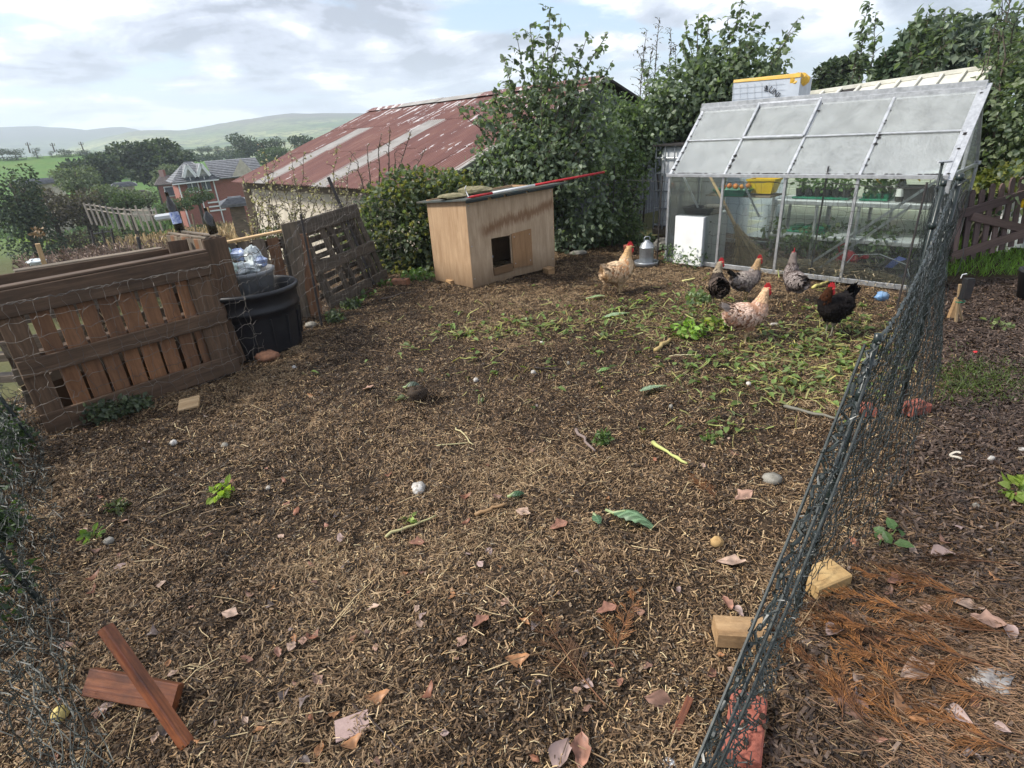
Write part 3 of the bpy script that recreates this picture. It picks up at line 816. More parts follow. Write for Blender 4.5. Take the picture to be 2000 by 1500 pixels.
for s in (.03, .55, .99):
    q = A + ax * L * s - bk * .12
    MB().tube([V3(*q[:2], ez), V3(*q[:2], gz)], .055, 6).build('downpipe', MAT['white_paint'], hs)
wq = A + ax * L * .68 - bk * .1
wf = MB().beam(V3(*wq[:2], ez - 2.2), V3(*(wq + ax * 1.3)[:2], ez - 2.2), .08, .12)
for zz_ in (-1.85, -2.55): wf.beam(V3(*wq[:2], ez + zz_), V3(*(wq + ax * 1.3)[:2], ez + zz_), .08, .12)
wf.build('window', MAT['white_paint'], hs)
# right wing of the same house
A2 = D(418, 357, dh + .4); B2 = D(474, 352, dh + .8)
wl = MB(); wall_box(wl, A2, B2, 5, gz, ez); wl.build('wing_wall', MAT['brickwork'], hs)
rg = MB(); rr0 = V3(*(A2 + bk * 2.6)[:2], RZ); rr1 = V3(*(B2 + ax * 2 + bk * 2.6)[:2], RZ)
courses(rg, V3(*(A2 - bk * .4)[:2], ez), V3(*(B2 + ax * 2 - bk * .4)[:2], ez), rr1, rr0, 11, .07)
rg.build('wing_roof', MAT['slate'], hs)
gb = MB(); g0 = A2 + ax * 1.5 - bk * .5; g1 = g0 + ax * 2.0
gb.add([V3(*g0[:2], ez + .1), V3(*g1[:2], ez + .1), V3(*((g0 + g1) / 2)[:2], ez + 1.5)], np.array([[0, 1, 2]])); gb.build('gable', MAT['render'], hs)

# tiled bungalow left of it
def bungalow(label, px0, px1, py_e, py_r, d, mt, wmt, depth=6, hipped=0.2, name='bungalow', cat='house'):
    p = D(px0, py_e, d); q = D(px1, py_e - .068 * (px1 - px0), d)
    q[2] = p[2]
    ax = unit(V3(q[0] - p[0], q[1] - p[1], 0)); bk = V3(-ax[1], ax[0], 0)
    if np.dot(bk, V3(p[0], p[1], 0)) < 0: bk = -bk
    L = np.linalg.norm((q - p)[:2]); gz = float(terrain_z(p[0], p[1])) - 1.0; ez = p[2]
    gz = min(gz, ez - 1.5)
    rz = D((px0 + px1) / 2, py_r, d + depth / 2)[2]
    h = thing(name, label, cat, V3(p[0], p[1], gz))
    wl = MB(); wall_box(wl, p, q, depth, gz, ez); wl.build('wall', wmt, h)
    a = V3(*(p - ax * .3 - bk * .3)[:2], ez); b2 = V3(*(q + ax * .3 - bk * .3)[:2], ez); a2 = V3(*(p - ax * .3 + bk * (depth + .3))[:2], ez); b3 = V3(*(q + ax * .3 + bk * (depth + .3))[:2], ez)
    r0 = V3(*(p + ax * L * hipped + bk * depth / 2)[:2], rz); r1 = V3(*(q - ax * L * hipped + bk * depth / 2)[:2], rz)
    rf = MB(); courses(rf, a, b2, r1, r0, 8, .07); courses(rf, b3, a2, r0, r1, 4, .07)
    courses(rf, b2, b3, r1, r1 + ax * .01, 6, .07); courses(rf, a2, a, r0, r0 - ax * .01, 6, .07)
    ro = rf.build('roof', mt, h)
    MB().tube([r0, r1], .12, 6).build('ridge_tile', mt, ro)
    return h, p, q, ax, bk, ez, gz, ro, r0, r1
h, p, q, ax, bk, ez, gz, ro, r0, r1 = bungalow('small brown-tiled house with white windows left of the red brick house', 308, 346, 362, 344, 78, MAT['tile_brown'], MAT['brickwork'], 4)
MB().beam(r0 + ax * .4 + V3(0, 0, -.2), r0 + ax * .4 + V3(0, 0, .7), .5, .5).build('chimney', MAT['brickwork'], ro)
for s in (.25, .6):
    c0 = p + (q - p) * s - bk * .08
    w_ = MB().slab(V3(*c0[:2], ez - 1.3), V3(*(c0 + ax * .9)[:2], ez - 1.3), V3(*(c0 + ax * .9)[:2], ez - .2), V3(*c0[:2], ez - .2), .06).build('window', MAT['white_paint'], h)
    MB().slab(V3(*(c0 + ax * .1 - bk * .05)[:2], ez - 1.2), V3(*(c0 + ax * .8 - bk * .05)[:2], ez - 1.2), V3(*(c0 + ax * .8 - bk * .05)[:2], ez - .3), V3(*(c0 + ax * .1 - bk * .05)[:2], ez - .3), .03).build('pane', MAT['pane_dark'], w_)
bungalow('long low grey-roofed house below the bright green hill field', 22, 122, 364, 351, 72, MAT['slate'], MAT['render'], 7, .05)
bungalow('low grey roof between the pale bush and the big domed tree', 222, 262, 366, 357, 74, MAT['slate'], MAT['render'], 6, .05)
bungalow('small tan-gabled outbuilding behind the garden shrubs', 262, 288, 382, 374, 56, MAT['tile_brown'], MAT['render'], 3, .05, 'outbuilding', 'outbuilding')
bungalow('small dark felt-roofed garden shed beside the barn', 447, 476, 402, 388, 27, MAT['slate'], MAT['pallet_grey'], 2, .02, 'garden_shed', 'shed')

# ================================================================ FAR POST AND RAIL FENCE
pts = [(172, 408), (182, 409), (192, 410), (203, 412), (214, 414), (226, 416), (237, 417), (250, 418), (262, 419), (274, 419), (286, 420), (298, 420), (310, 419)]
fb = [D(x, y + 8, 34 + (310 - x) * .03) for x, y in pts]
fn = thing('post_fence', 'pale weathered post and rail fence leaning along the rough meadow', 'fence', fb[0])
for i, q in enumerate(fb):
    MB().beam(q + V3(0, 0, -.6), q + V3(-.05, 0, .52 + (.12 if i == 9 else 0)), .07, .07).build('post', MAT['pale_post'], fn)
for i in range(len(fb) - 1):
    for hz in (.42, .20):
        MB().beam(fb[i] + V3(0, 0, hz), fb[i + 1] + V3(0, 0, hz), .03, .06).build('rail', MAT['pale_post'], fn)
q = D(322, 414, 33)
solo(MB().beam(q + V3(-.45, 0, -.25), q + V3(.5, .1, -.2), .5, .3, ch=.08), 'water_butt', MAT['grey_paint_shade'], 'small pale grey trough at the end of the post fence', 'trough')

# ================================================================ BARN
m, t, b = new_mat('rusty_sheet')
vec = gr_vec(t, (1, 1, 1))
n1 = nd(t, 'ShaderNodeTexNoise', Scale=3.0, Detail=6.0, Roughness=0.65); lk(t, gr_vec(t, (1, .25, 1)), n1.inputs['Vector'])
n2 = nd(t, 'ShaderNodeTexNoise', Scale=1.0, Detail=7.0, Roughness=0.75, Distortion=0.2); lk(t, gr_vec(t, (6.5, .9, 1)), n2.inputs['Vector'])
n5 = nd(t, 'ShaderNodeTexNoise', Scale=0.55, Detail=2.0, Roughness=0.5); lk(t, vec, n5.inputs['Vector'])
rust = ramp(t, n1.outputs[0], [(0.35, (0.125, 0.055, 0.047)), (0.55, (0.165, 0.074, 0.060)), (0.7, (0.21, 0.11, 0.082))])
spy = nd(t, 'ShaderNodeSeparateXYZ'); lk(t, vec, spy.inputs[0])
amt = math_n(t, 'ADD', n2.outputs[0], math_n(t, 'MULTIPLY', math_n(t, 'SUBTRACT', n5.outputs[0], 0.5), 0.35))
amt = math_n(t, 'ADD', amt, ramp(t, math_n(t, 'DIVIDE', spy.outputs[1], 4.5), [(0.35, 0.0), (0.85, 0.075)]))
pm = ramp(t, amt, [(0.63, 0.0), (0.655, 1.0)])
lk(t, mix_c(t, pm, rust, (0.58, 0.55, 0.54)), b.inputs['Base Color'])
b.inputs['Roughness'].default_value = 0.55; b.inputs['Specular IOR Level'].default_value = 0.35
MAT['rusty_sheet'] = m
MAT['sheet_pale'] = basic('sheet_pale', (0.36, 0.34, 0.32), 0.6, 0.3, (0.24, 0.225, 0.205), 3, 0.05)
MAT['sheet_grey'] = basic('sheet_grey', (0.17, 0.18, 0.20), 0.55, 0.4, (0.10, 0.11, 0.12), 4, 0.05)
MAT['tarred'] = basic('tarred', (0.05, 0.045, 0.045), 0.8, 0.3, (0.025, 0.022, 0.02), 6, 0.3)

BD = 16.0
_d = ray(-90, 327); BU = unit(V3(-_d[0], -_d[1], 0))            # along the eave, towards the camera side end
P0 = D(470, 347, BD)
BN = V3(-BU[1], BU[0], 0)
if np.dot(BN, V3(P0[0], P0[1], 0)) < 0: BN = -BN
BL_ = 7.95; HW = 3.95; EZ = float(P0[2]); RZb = 2.42
BZ = -2.2
barn = thing('barn', 'old barn with a rusty red corrugated roof and pale rendered wall', 'barn', V3(P0[0], P0[1], BZ))
def bp(s, w, z): return V3(P0[0], P0[1], 0) + BU * s + BN * w + V3(0, 0, z)

def corr_sheet(o, ux, uy, nn, wd, ln, pitch=0.076, amp=0.011, ns=2, mat_=None, parent=None, name='roof_sheet', goff=(0, 0)):
    per = int(round(wd / pitch)); xs = np.linspace(0, wd, per * 6 + 1)
    ys = np.linspace(0, ln, ns + 1)
    v = []; g = []
    sag = rng.uniform(-.008, .008, (ns + 1,))
    for j, y in enumerate(ys):
        for x in xs:
            v.append(o + ux * x + uy * y + nn * (amp * math.cos(2 * math.pi * x / pitch) + sag[j])); g.append((goff[0] + x, goff[1] + y, 0))
    n = len(xs); f = [[j * n + i, j * n + i + 1, (j + 1) * n + i + 1, (j + 1) * n + i] for j in range(ns) for i in range(n - 1)]
    return MB().add(v, np.array(f), g).build(name, mat_, parent, True)

slope = unit(BN * HW + V3(0, 0, RZb - EZ)); SL = math.hypot(HW, RZb - EZ); nn = unit(np.cross(BU, slope)); nn = nn if nn[2] > 0 else -nn
ncol = 11; cw = BL_ / ncol; rows = 3; rl = SL / rows
for i in range(ncol):
    for j in range(rows):
        pale = (i == 2 and j < 2) or (i == 6 and j < 2) or (i == 7 and j == 0 and False)
        o = bp(i * cw, 0, EZ) + slope * (j * rl - (.25 if j == 0 else .08)) + nn * (0.005 * (j + 1) + 0.007 * (i % 2) + rng.uniform(0, .006))
        corr_sheet(o, BU, slope, nn, cw + .06, rl + (.25 if j == 0 else .08), mat_=MAT['sheet_pale'] if pale else MAT['rusty_sheet'], parent=barn, goff=(i * cw, j * rl),
                   ).update_tag()
# far slope
sl2 = unit(-BN * HW + V3(0, 0, RZb - EZ)); n2_ = unit(np.cross(sl2, BU)); n2_ = n2_ if n2_[2] > 0 else -n2_
for i in range(5):
    corr_sheet(bp(i * BL_ / 5, 2 * HW + .2, EZ - .08) + n2_ * .02, BU, sl2, n2_, BL_ / 5 + .05, SL + .2, mat_=MAT['rusty_sheet'], parent=barn, goff=(20 + i * 2, 0))
for i in range(5):
    rm = MB()
    a = bp(i * BL_ / 5 - .03, HW, RZb + .06); c = bp((i + 1) * BL_ / 5 + .03, HW, RZb + .06 + .008 * (i % 2))
    for sg in (-1, 1):
        dn = BN * sg * .26 + V3(0, 0, -.26 * (RZb - EZ) / HW)
        rm.add([a, c, c + dn, a + dn], np.array([[0, 1, 2, 3] if sg < 0 else [3, 2, 1, 0]]))
    rm.build('ridge_cap', MAT['sheet_pale'] if i in (1, 2) else MAT['rusty_sheet'], barn)
# walls
wl = MB(); wl.slab(bp(.05, .12, BZ), bp(BL_ - .1, .12, BZ), bp(BL_ - .1, .12, EZ - .16), bp(.05, .12, EZ - .16), .25); wl.build('wall', MAT['render'], barn)
MB().beam(bp(-.02, .02, EZ - .14), bp(BL_, .02, EZ - .14), .05, .20).build('fascia', MAT['pallet_grey'], barn)
MB().beam(bp(0.02, .1, BZ), bp(0.02, .1, EZ - .25), .18, .18).build('corner_post', MAT['pallet_grey'], barn)
gm = MB(); gm.add([bp(.1, .2, BZ), bp(.1, 2 * HW - .1, BZ), bp(.1, 2 * HW - .1, EZ - .1), bp(.1, HW, RZb - .1), bp(.1, .2, EZ - .1)], np.array([[0, 1, 2, 3, 4]])); gm.build('end_wall', MAT['render'], barn)
# camera-side gable: upright corrugated sheets, each its own
ng = 9
for k in range(ng):
    w0, w1 = k * 2 * HW / ng, (k + 1) * 2 * HW / ng
    top = lambda w: EZ + (RZb - EZ) * (1 - abs(w - HW) / HW) - .06
    xs = np.linspace(w0, w1, 49); v = []; g = []
    for z in (0, 1):
        for i, w in enumerate(xs):
            v.append(bp(BL_ - .06 + .012 * math.cos(2 * math.pi * (w - w0) / .1), w, top(w) if z else BZ)); g.append((w, (top(w) if z else BZ), 0))
    f = [[i, i + 1, 49 + i + 1, 49 + i] for i in range(48)]
    MB().add(v, np.array(f), g).build('gable_sheet', MAT['sheet_grey'], barn, True)
for sg, c0 in ((0, 0), (1, 2 * HW)):
    MB().beam(bp(BL_ + .05, c0, EZ - .02), bp(BL_ + .05, HW, RZb - .0), .05, .2, up=BU).build('barge_board', MAT['sheet_pale'] if not sg else MAT['tarred'], barn)

# ================================================================ GREENHOUSE
def crumple(c, r, seed, sq=(1, 1, .6), n=14, amp=.35):
    g = np.random.default_rng(seed); rings = []
    for i in range(9):
        ph = math.pi * (i + .5) / 9
        rings.append(np.array([np.asarray(c) + V3(math.cos(a) * math.sin(ph) * sq[0], math.sin(a) * math.sin(ph) * sq[1], math.cos(ph) * sq[2]) * r * (1 + amp * (g.random() - .5)) for a in np.linspace(0, 2 * math.pi, n + 1)[:-1]]))
    return MB().loft(rings[::-1])

GA = V3(2.11, 7.30, 0); GU = unit(V3(.684, -.7295, 0)); GN = unit(V3(.7295, .684, 0))
GL, GW, GE, GR = 2.78, 1.5, 1.06, 1.79
def gp(s, w, z): return GA + GU * s + GN * w + V3(0, 0, z)
gh = thing('greenhouse', 'aluminium greenhouse with misted roof panes and clear lower panes', 'greenhouse', GA)
al = MAT['alu']
def bar(p, q, w=.03, t=.025, up=(0, 0, 1), name='frame_bar', parent=None, m_=None):
    return MB().beam(p, q, w, t, up, .002).build(name, m_ or al, parent or gh)
nb = 4
for w in (0, GW):
    bar(gp(-.02, w, .04), gp(GL + .02, w, .04), .03, .05, name='base_rail')
    for i in range(nb + 1): bar(gp(i * GL / nb, w, .03), gp(i * GL / nb, w, GE), .028, .03, GN, 'glazing_bar')
bar(gp(-.03, -.012, GE + .01), gp(GL + .03, -.012, GE + .01), .05, .035, name='gutter')
bar(gp(-.03, GW + .012, GE + .01), gp(GL + .03, GW + .012, GE + .01), .05, .035, name='gutter')
bar(gp(-.03, GW / 2, GR + .02), gp(GL + .03, GW / 2, GR + .02), .07, .07, name='ridge_bar')
bar(gp(-.03, GW / 2 - .05, GR - .03), gp(GL + .03, GW / 2 - .05, GR - .03), .012, .07, name='ridge_bar')
sl = unit(GN * GW / 2 + V3(0, 0, GR - GE)); rn = unit(np.cross(GU, sl)); rn = rn if rn[2] > 0 else -rn
sl_b = unit(-GN * GW / 2 + V3(0, 0, GR - GE))
for i in range(nb + 1):
    s = i * GL / nb
    bar(gp(s, 0, GE), gp(s, GW / 2, GR), .036 if i in (0, nb) else .026, .035, rn, 'rafter')
    bar(gp(s, GW, GE), gp(s, GW / 2, GR), .026, .03, rn, 'rafter')
bar(gp(GL + .02, -.02, GE - .02), gp(GL + .02, GW / 2, GR + .02), .09, .02, rn, 'verge_bar')
bar(gp(GL + .03, -.02, GE - .02), gp(GL + .03, -.02, .03), .06, .03, GN, 'corner_bar')
roofL = math.hypot(GW / 2, GR - GE)
def pane(a, b2, c, d, m_, parent=gh):
    mb = MB()
    mb.slab(a, b2, c, d, .004)
    return mb.build('pane', m_, parent)
for i in range(nb):
    s0, s1 = i * GL / nb + .012, (i + 1) * GL / nb - .012
    # front roof: two panes to a bay (the second bay's upper one is an opening vent)
    cut = roofL * .5
    q = lambda s, l: gp(s, 0, GE) + sl * l + rn * .008
    pane(q(s0, .01), q(s1, .01), q(s1, cut + .01), q(s0, cut + .01), MAT['glass_wet'])
    pane(q(s0, cut) + rn * .006, q(s1, cut) + rn * .006, q(s1, roofL) + rn * .006, q(s0, roofL) + rn * .006, MAT['glass_wet'])
    bar(q(s0, cut) + rn * .008, q(s1, cut) + rn * .008, .016, .012, rn, 'glazing_lap')
    if i == 1:
        for a, b2 in (((s0, cut), (s0, roofL)), ((s1, cut), (s1, roofL)), ((s0, cut), (s1, cut)), ((s0, roofL - .03), (s1, roofL - .03))):
            bar(q(*a) + rn * .022, q(*b2) + rn * .022, .026, .02, rn, 'vent_frame')
    q2 = lambda s, l: gp(s, GW, GE) + sl_b * l
    pane(q2(s1, 0), q2(s0, 0), q2(s0, roofL), q2(s1, roofL), MAT['glass_far'])
    pane(gp(s0, -.006, .06), gp(s1, -.006, .06), gp(s1, -.006, GE - .02), gp(s0, -.006, GE - .02), MAT['glass_clear'])
    pane(gp(s1, GW + .006, .06), gp(s0, GW + .006, .06), gp(s0, GW + .006, GE - .02), gp(s1, GW + .006, GE - .02), MAT['glass_clear'])
for s in (0, GL):
    for w0, w1 in ((.015, GW / 2 - .01), (GW / 2 + .01, GW - .015)):
        zt = lambda w: GE + (GR - GE) * (1 - abs(w - GW / 2) / (GW / 2)) - .02
        pane(gp(s, w0, .06), gp(s, w1, .06), gp(s, w1, GE), gp(s, w0, GE), MAT['glass_clear'])
        mb = MB(); mb.add([gp(s, w0, GE + .01), gp(s, w1, GE + .01), gp(s, w1, zt(w1)), gp(s, w0, zt(w0))], np.array([[0, 1, 2, 3]])); mb.build('pane', MAT['glass_far'], gh)
    bar(gp(s, GW / 2, .03), gp(s, GW / 2, GR), .028, .03, GU, 'glazing_bar')
    bar(gp(s, 0, GE), gp(s, GW, GE), .028, .03, name='tie_bar')
mo = MB(); g = np.random.default_rng(19)
for k in range(120):
    if k < 60: q_ = gp(g.uniform(0, GL), .012, GE + .03)
    else:
        s_ = g.integers(0, nb + 1) * GL / nb; l_ = g.uniform(0, roofL); q_ = gp(s_ + .018, 0, GE) + sl * l_ + rn * .012
    for c_ in crumple(q_, g.uniform(.006, .016), k, (1.6, 1, .5), 6, .6).ch: mo.ch.append(c_)
mo.build('moss', MAT['tarred'], gh, False, 'stuff')
# diagonal braces behind the glass
for (a, b2) in (((GL * .98, .08, GE - .02), (GL * .62, .08, .15)), ((GL * .92, .10, .80), (GL * .66, .10, .12)), ((.12, .1, GE), (.42, .12, .55)), ((GL * .30, .1, GE), (GL * .40, .1, .62)),
                ((GL * .25, GW * .5, GR - .05), (GL * .36, GW * .8, GE)), ((GL * .5, GW * .5, GR - .05), (GL * .56, GW * .85, GE - .1))):
    bar(gp(*a), gp(*b2), .025, .006, GN, 'brace')
# staging shelves
stg = thing('staging', 'two-tier pale metal shelving inside the greenhouse', 'shelves', gp(1.1, 1.1, 0))
for z in (.30, .70):
    MB().beam(gp(.95, 1.14, z), gp(GL - .1, 1.14, z), .5, .02).build('shelf', MAT['white_plastic'] if z > .5 else MAT['grey_paint_shade'], stg)
    MB().beam(gp(.95, .88, z - .02), gp(GL - .1, .88, z - .02), .012, .045).build('shelf_edge', al, stg)
for s in (.97, 1.45, 1.9, GL - .15):
    for w in (.9, 1.36): MB().beam(gp(s, w, 0.0), gp(s, w, .70), .03, .03).build('leg', al, stg)

def leaf_clump(mb, c, r, h, n, L, c1, c2, seed):
    blob_leaves(mb, [(np.asarray(c) + V3(0, 0, h * .5), (r, r, h * .55), 1)], n, L, L * .7, c1, c2, seed, .3, .25, True)
    return mb
def seed_tray(s0, s1, w, z, colm, lab, seed, cells=6, plant=True, hh=.09):
    r = thing('seed_tray', lab, 'seed tray', gp((s0 + s1) / 2, w, z))
    MB().beam(gp(s0, w, z + .012), gp(s1, w, z + .012), .3, .02).build('tray_base', MAT['green_plastic'], r)
    cwid = (s1 - s0) / cells
    for i in range(cells):
        MB().lathe(gp(s0 + cwid * (i + .5), w - .06, z + .022), [(cwid * .36, 0), (cwid * .48, hh), (cwid * .50, hh), (cwid * .44, hh - .01), (cwid * .40, hh - .015)], 8).build('pot', colm, r)
        MB().lathe(gp(s0 + cwid * (i + .5), w + .08, z + .022), [(cwid * .36, 0), (cwid * .48, hh), (cwid * .50, hh), (cwid * .44, hh - .01), (cwid * .40, hh - .015)], 8).build('pot', colm, r)
    if plant:
        mb = MB()
        for i in range(cells * 2): leaf_clump(mb, gp(s0 + cwid * (i % cells + .5), w - .06 + .14 * (i // cells), z + hh), .09, .22, 26, .055, (0.05, 0.11, 0.03), (0.14, 0.24, 0.07), seed + i)
        mb.build('seedlings', MAT['leaf'], r, False, 'stuff')
    return r
seed_tray(1.12, 1.74, 1.12, .715, MAT['black_plastic'], 'black cell tray of green seedlings, the fuller of the two on the top shelf', 300)
seed_tray(1.86, 2.14, 1.12, .715, MAT['green_plastic'], 'small green tray of pale seedlings on the top shelf beside the dark bottle', 330, 4, True, .05)
pl = thing('planter', 'empty black trough planter at the end of the top shelf', 'planter', gp(2.45, 1.05, .72))
mb = MB(); mb.loft([np.array([gp(2.45 + sx * L_, 1.05 + sw * W_, z) for sx, sw in ((-1, -1), (1, -1), (1, 1), (-1, 1))]) for L_, W_, z in ((.15, .07, .72), (.18, .09, .86), (.19, .10, .86), (.19, .10, .88), (.16, .07, .88), (.14, .06, .76))])
mb.build('trough', MAT['black_plastic'], pl)
MB().beam(gp(2.28, 1.05, .845), gp(2.62, 1.05, .845), .13, .01).build('compost', MAT['soil'], pl)
def bottle(name, label, base, h, r, m_, lab_m=None, ax=(0, 0, 1), cat='bottle', neck=.38):
    rt = thing(name, label, cat, base)
    MB().lathe(base, [(r * .85, 0), (r, .01), (r, h * (1 - neck)), (r * .75, h * (1 - neck + .10)), (r * .36, h * (1 - neck + .22)), (r * .32, h * .95), (r * .38, h * .955), (r * .38, h)], 16, ax).build('body', m_, rt, True)
    if lab_m: MB().lathe(base, [(r * 1.015, h * .18), (r * 1.015, h * .48)], 16, ax, closed=False).build('paper_label', lab_m, rt, True)
    return rt
bottle('bottle', 'dark bottle with a white label standing on the greenhouse shelf', gp(2.24, 1.02, .715), .30, .042, MAT['bottle'], MAT['white_paint'])
seed_tray(1.1, 1.55, 1.12, .315, MAT['green_plastic'], 'shallow green tray lying on the lower shelf', 360, 3, False, .04)
# white cupboard and things on it
cb = thing('cupboard', 'white cupboard with grey sides standing in the greenhouse end bay', 'cupboard', gp(.12, .15, 0))
CU = unit(GU * .98 - GN * .05); c0 = gp(.14, .22, .0)
MB().beam(c0 + CU * .19 + GN * .05, c0 + CU * .19 + GN * .05 + V3(0, 0, .60), .38, .60, GN).build('carcass', MAT['grey_paint_shade'], cb)  # grey carcass puts the shade of the cupboard's sides into its colour
MB().slab(c0 + CU * .0 - GN * .255 + V3(0, 0, .02), c0 + CU * .385 - GN * .255 + V3(0, 0, .02), c0 + CU * .385 - GN * .255 + V3(0, 0, .60), c0 + CU * .0 - GN * .255 + V3(0, 0, .60), -.02).build('door', MAT['white_paint'], cb)
for zq in (.22, .40, .52): MB().beam(c0 + CU * .383 - GN * .10 + V3(0, 0, zq), c0 + CU * .383 - GN * .08 + V3(0, 0, zq + .012), .012, .012).build('hinge', MAT['black_plastic'], cb)
ct = MB().loft([np.array([c0 + CU * (.2 + sx * a) + GN * (sw * a * .7) + V3(0, 0, z) for sx, sw in ((-1, -1), (1, -1), (1, 1), (-1, 1))]) for a, z in ((.15, .605), (.19, .67), (.20, .67), (.20, .685), (.17, .685), (.14, .63))])
solo(ct, 'tray', MAT['black_plastic'], 'black plastic tray on top of the white cupboard', 'tray')
sk = MB()
for k in range(3):
    sk.loft([np.array([c0 + CU * (.30 + .03 * k + math.cos(a) * r_) + GN * (.02 + math.sin(a) * r_ * .7) + V3(0, 0, .60 + .035 * k + z) for a in np.linspace(0, 6.28, 13)[:-1]]) for r_, z in ((.04, 0), (.13, .01), (.14, .03), (.09, .045), (.03, .05))])
solo(sk, 'sack', basic('sacking', (0.42, 0.38, 0.32), .9, .2, (0.25, 0.22, 0.18), 14, .4, .01), 'folded beige sack lying on the white cupboard', 'sack', smooth=True)
gt = MB().loft([np.array([gp(.48 + sx * a, .75 + sw * b2, z) for sx, sw in ((-1, -1), (1, -1), (1, 1), (-1, 1))]) for a, b2, z in ((.16, .1, .76), (.22, .15, .84), (.23, .16, .84), (.21, .14, .835), (.16, .1, .78))])
solo(gt, 'tub', MAT['green_plastic'], 'shallow green tub holding orange fruit behind the greenhouse glass', 'tub')
for k in range(6):
    q = gp(.36 + .055 * k, .70 + .05 * (k % 3), .865 + .008 * (k % 2))
    solo(MB().lathe(q - V3(0, 0, .035), [(.004, 0), (.024, .01), (.036, .035), (.024, .06), (.004, .07)], 10), 'fruit', basic('fruit_%s' % 'abcdef'[k], (0.62, 0.16, 0.04), .4, .4, (0.5, 0.25, 0.05), 20, 0), 'orange-red round fruit heaped in the shallow green tub', 'fruit', 'fruit in the green tub', True)
yb = MB().loft([np.array([gp(.78 + sx * a, .92 + sw * b2, z) for sx, sw in ((-1, -1), (1, -1), (1, 1), (-1, 1))]) for a, b2, z in ((.13, .09, .78), (.17, .11, .93), (.18, .12, .93), (.18, .12, .95), (.15, .09, .95), (.12, .07, .80))])
solo(yb, 'crate', MAT['yellow_plastic'], 'yellow plastic crate behind the green tub in the greenhouse', 'crate')
sh_ = MB().beam(gp(.1, .92, .75), gp(.95, .92, .75), .35, .02)
solo(sh_, 'shelf_board', MAT['pallet_grey'], 'short hanging shelf board under the green tub and the yellow crate', 'shelf')
# besom broom: pole + spray of twigs
bt0 = gp(.18, .52, 1.12); bt1 = gp(.86, .16, .42)
br = thing('broom', 'long pale-handled besom broom leaning inside the greenhouse', 'broom', gp(1.0, .12, .05))
MB().tube([bt0, bt1 * .5 + bt0 * .5 + V3(0, 0, .01), bt1], [.014, .017, .02], 8).build('handle', MAT['wood_pale'], br)
g = np.random.default_rng(5); tw = []
bd = unit(gp(1.12, .10, .02) - bt1)
for k in range(420):
    e = bt1 + bd * g.uniform(.3, .52) + np.array(GU) * g.normal(0, .10) + np.array(GN) * g.normal(0, .05) + V3(0, 0, g.normal(0, .035))
    s0 = bt1 + bd * g.uniform(-.10, .06) + g.normal(0, .012, 3)
    e[2] = max(e[2], .01)
    tw.append([s0, s0 * .45 + e * .55 + g.normal(0, .015, 3), e])
MB().tubes(np.array(tw), .0022, 3, np.array([[.45, .33, .18]]) * g.uniform(.4, 1.1, (420, 1))).build('twigs', MAT['litter'], br, kind='stuff')
# straw heap on the greenhouse floor (also spilling in front)
g = np.random.default_rng(8); n = 2600
s = g.uniform(1.15, 2.75, n); w = g.uniform(.02, .55, n); hgt = .16 * np.sin(np.clip((s - 1.15) / 1.6, 0, 1) * math.pi) * (1 - w) + .02
p = GA + GU * s[:, None] + GN * w[:, None]; p[:, 2] = hgt * g.uniform(.1, 1.1, n)
dr = g.normal(size=(n, 3)); dr[:, 2] *= .25; dr /= np.linalg.norm(dr, axis=1)[:, None]
Ls = g.uniform(.08, .32, n)[:, None]
tw = np.stack([p - dr * Ls * .5, p + V3(0, 0, .02) + g.normal(0, .012, (n, 3)), p + dr * Ls * .5], 1); tw[:, :, 2] = np.maximum(tw[:, :, 2], .012)
solo(MB().tubes(tw, .0022, 3, np.array([[.52, .42, .26]]) * g.uniform(.35, 1.15, (n, 1))), 'straw_heap', MAT['litter'], 'heap of pale straw on the greenhouse floor behind the front panes', 'straw', kind='stuff')
# big stalks, hoop, red watering thing, black trays, blue cloth
solo(MB().tube([gp(2.0, .2, .06), gp(2.1, .25, .26), gp(2.35, .2, .30), gp(2.6, .2, .22), gp(2.68, .18, .05)], .005, 5), 'hoop', MAT['white_plastic'], 'thin pale hoop curving over the black trays in the greenhouse', 'hoop')
rd = thing('watering_can', 'red plastic watering can on the greenhouse floor', 'watering can', gp(1.98, .45, .05))
MB().lathe(gp(1.98, .45, .05), [(.10, 0), (.11, .02), (.105, .16), (.06, .19), (.055, .2)], 14).build('body', MAT['red_plastic'], rd, True)
MB().tube([gp(2.04, .42, .12), gp(2.16, .32, .22), gp(2.22, .27, .25)], [.018, .014, .028], 8).build('spout', MAT['red_plastic'], rd, True)
MB().tube([gp(1.9, .5, .2), gp(1.86, .52, .28), gp(1.95, .47, .33), gp(2.0, .44, .24)], .01, 6).build('handle', MAT['red_plastic'], rd, True)
for s0, lb in ((2.2, 'shallow black tray on the greenhouse floor beside the red can'), (2.5, 'shallow black tray on the greenhouse floor under the blue cloth')):
    bx = MB().loft([np.array([gp(s0 + sx * a, .45 + sw * b2, z) for sx, sw in ((-1, -1), (1, -1), (1, 1), (-1, 1))]) for a, b2, z in ((.13, .2, .08), (.16, .24, .17), (.17, .25, .17), (.15, .22, .165), (.12, .19, .1))])
    solo(bx, 'tray', MAT['black_plastic'], lb, 'tray')
MAT['blue_cloth'] = basic('blue_cloth', (0.10, 0.14, 0.42), .8, .2, (0.2, 0.25, 0.5), 9, .2)
MAT['blue_plastic'] = basic('blue_plastic', (0.10, 0.22, 0.42), .4, .4, (0.25, 0.36, 0.5), 12, .2)
cl = MB(); a = gp(2.36, .32, .10); 
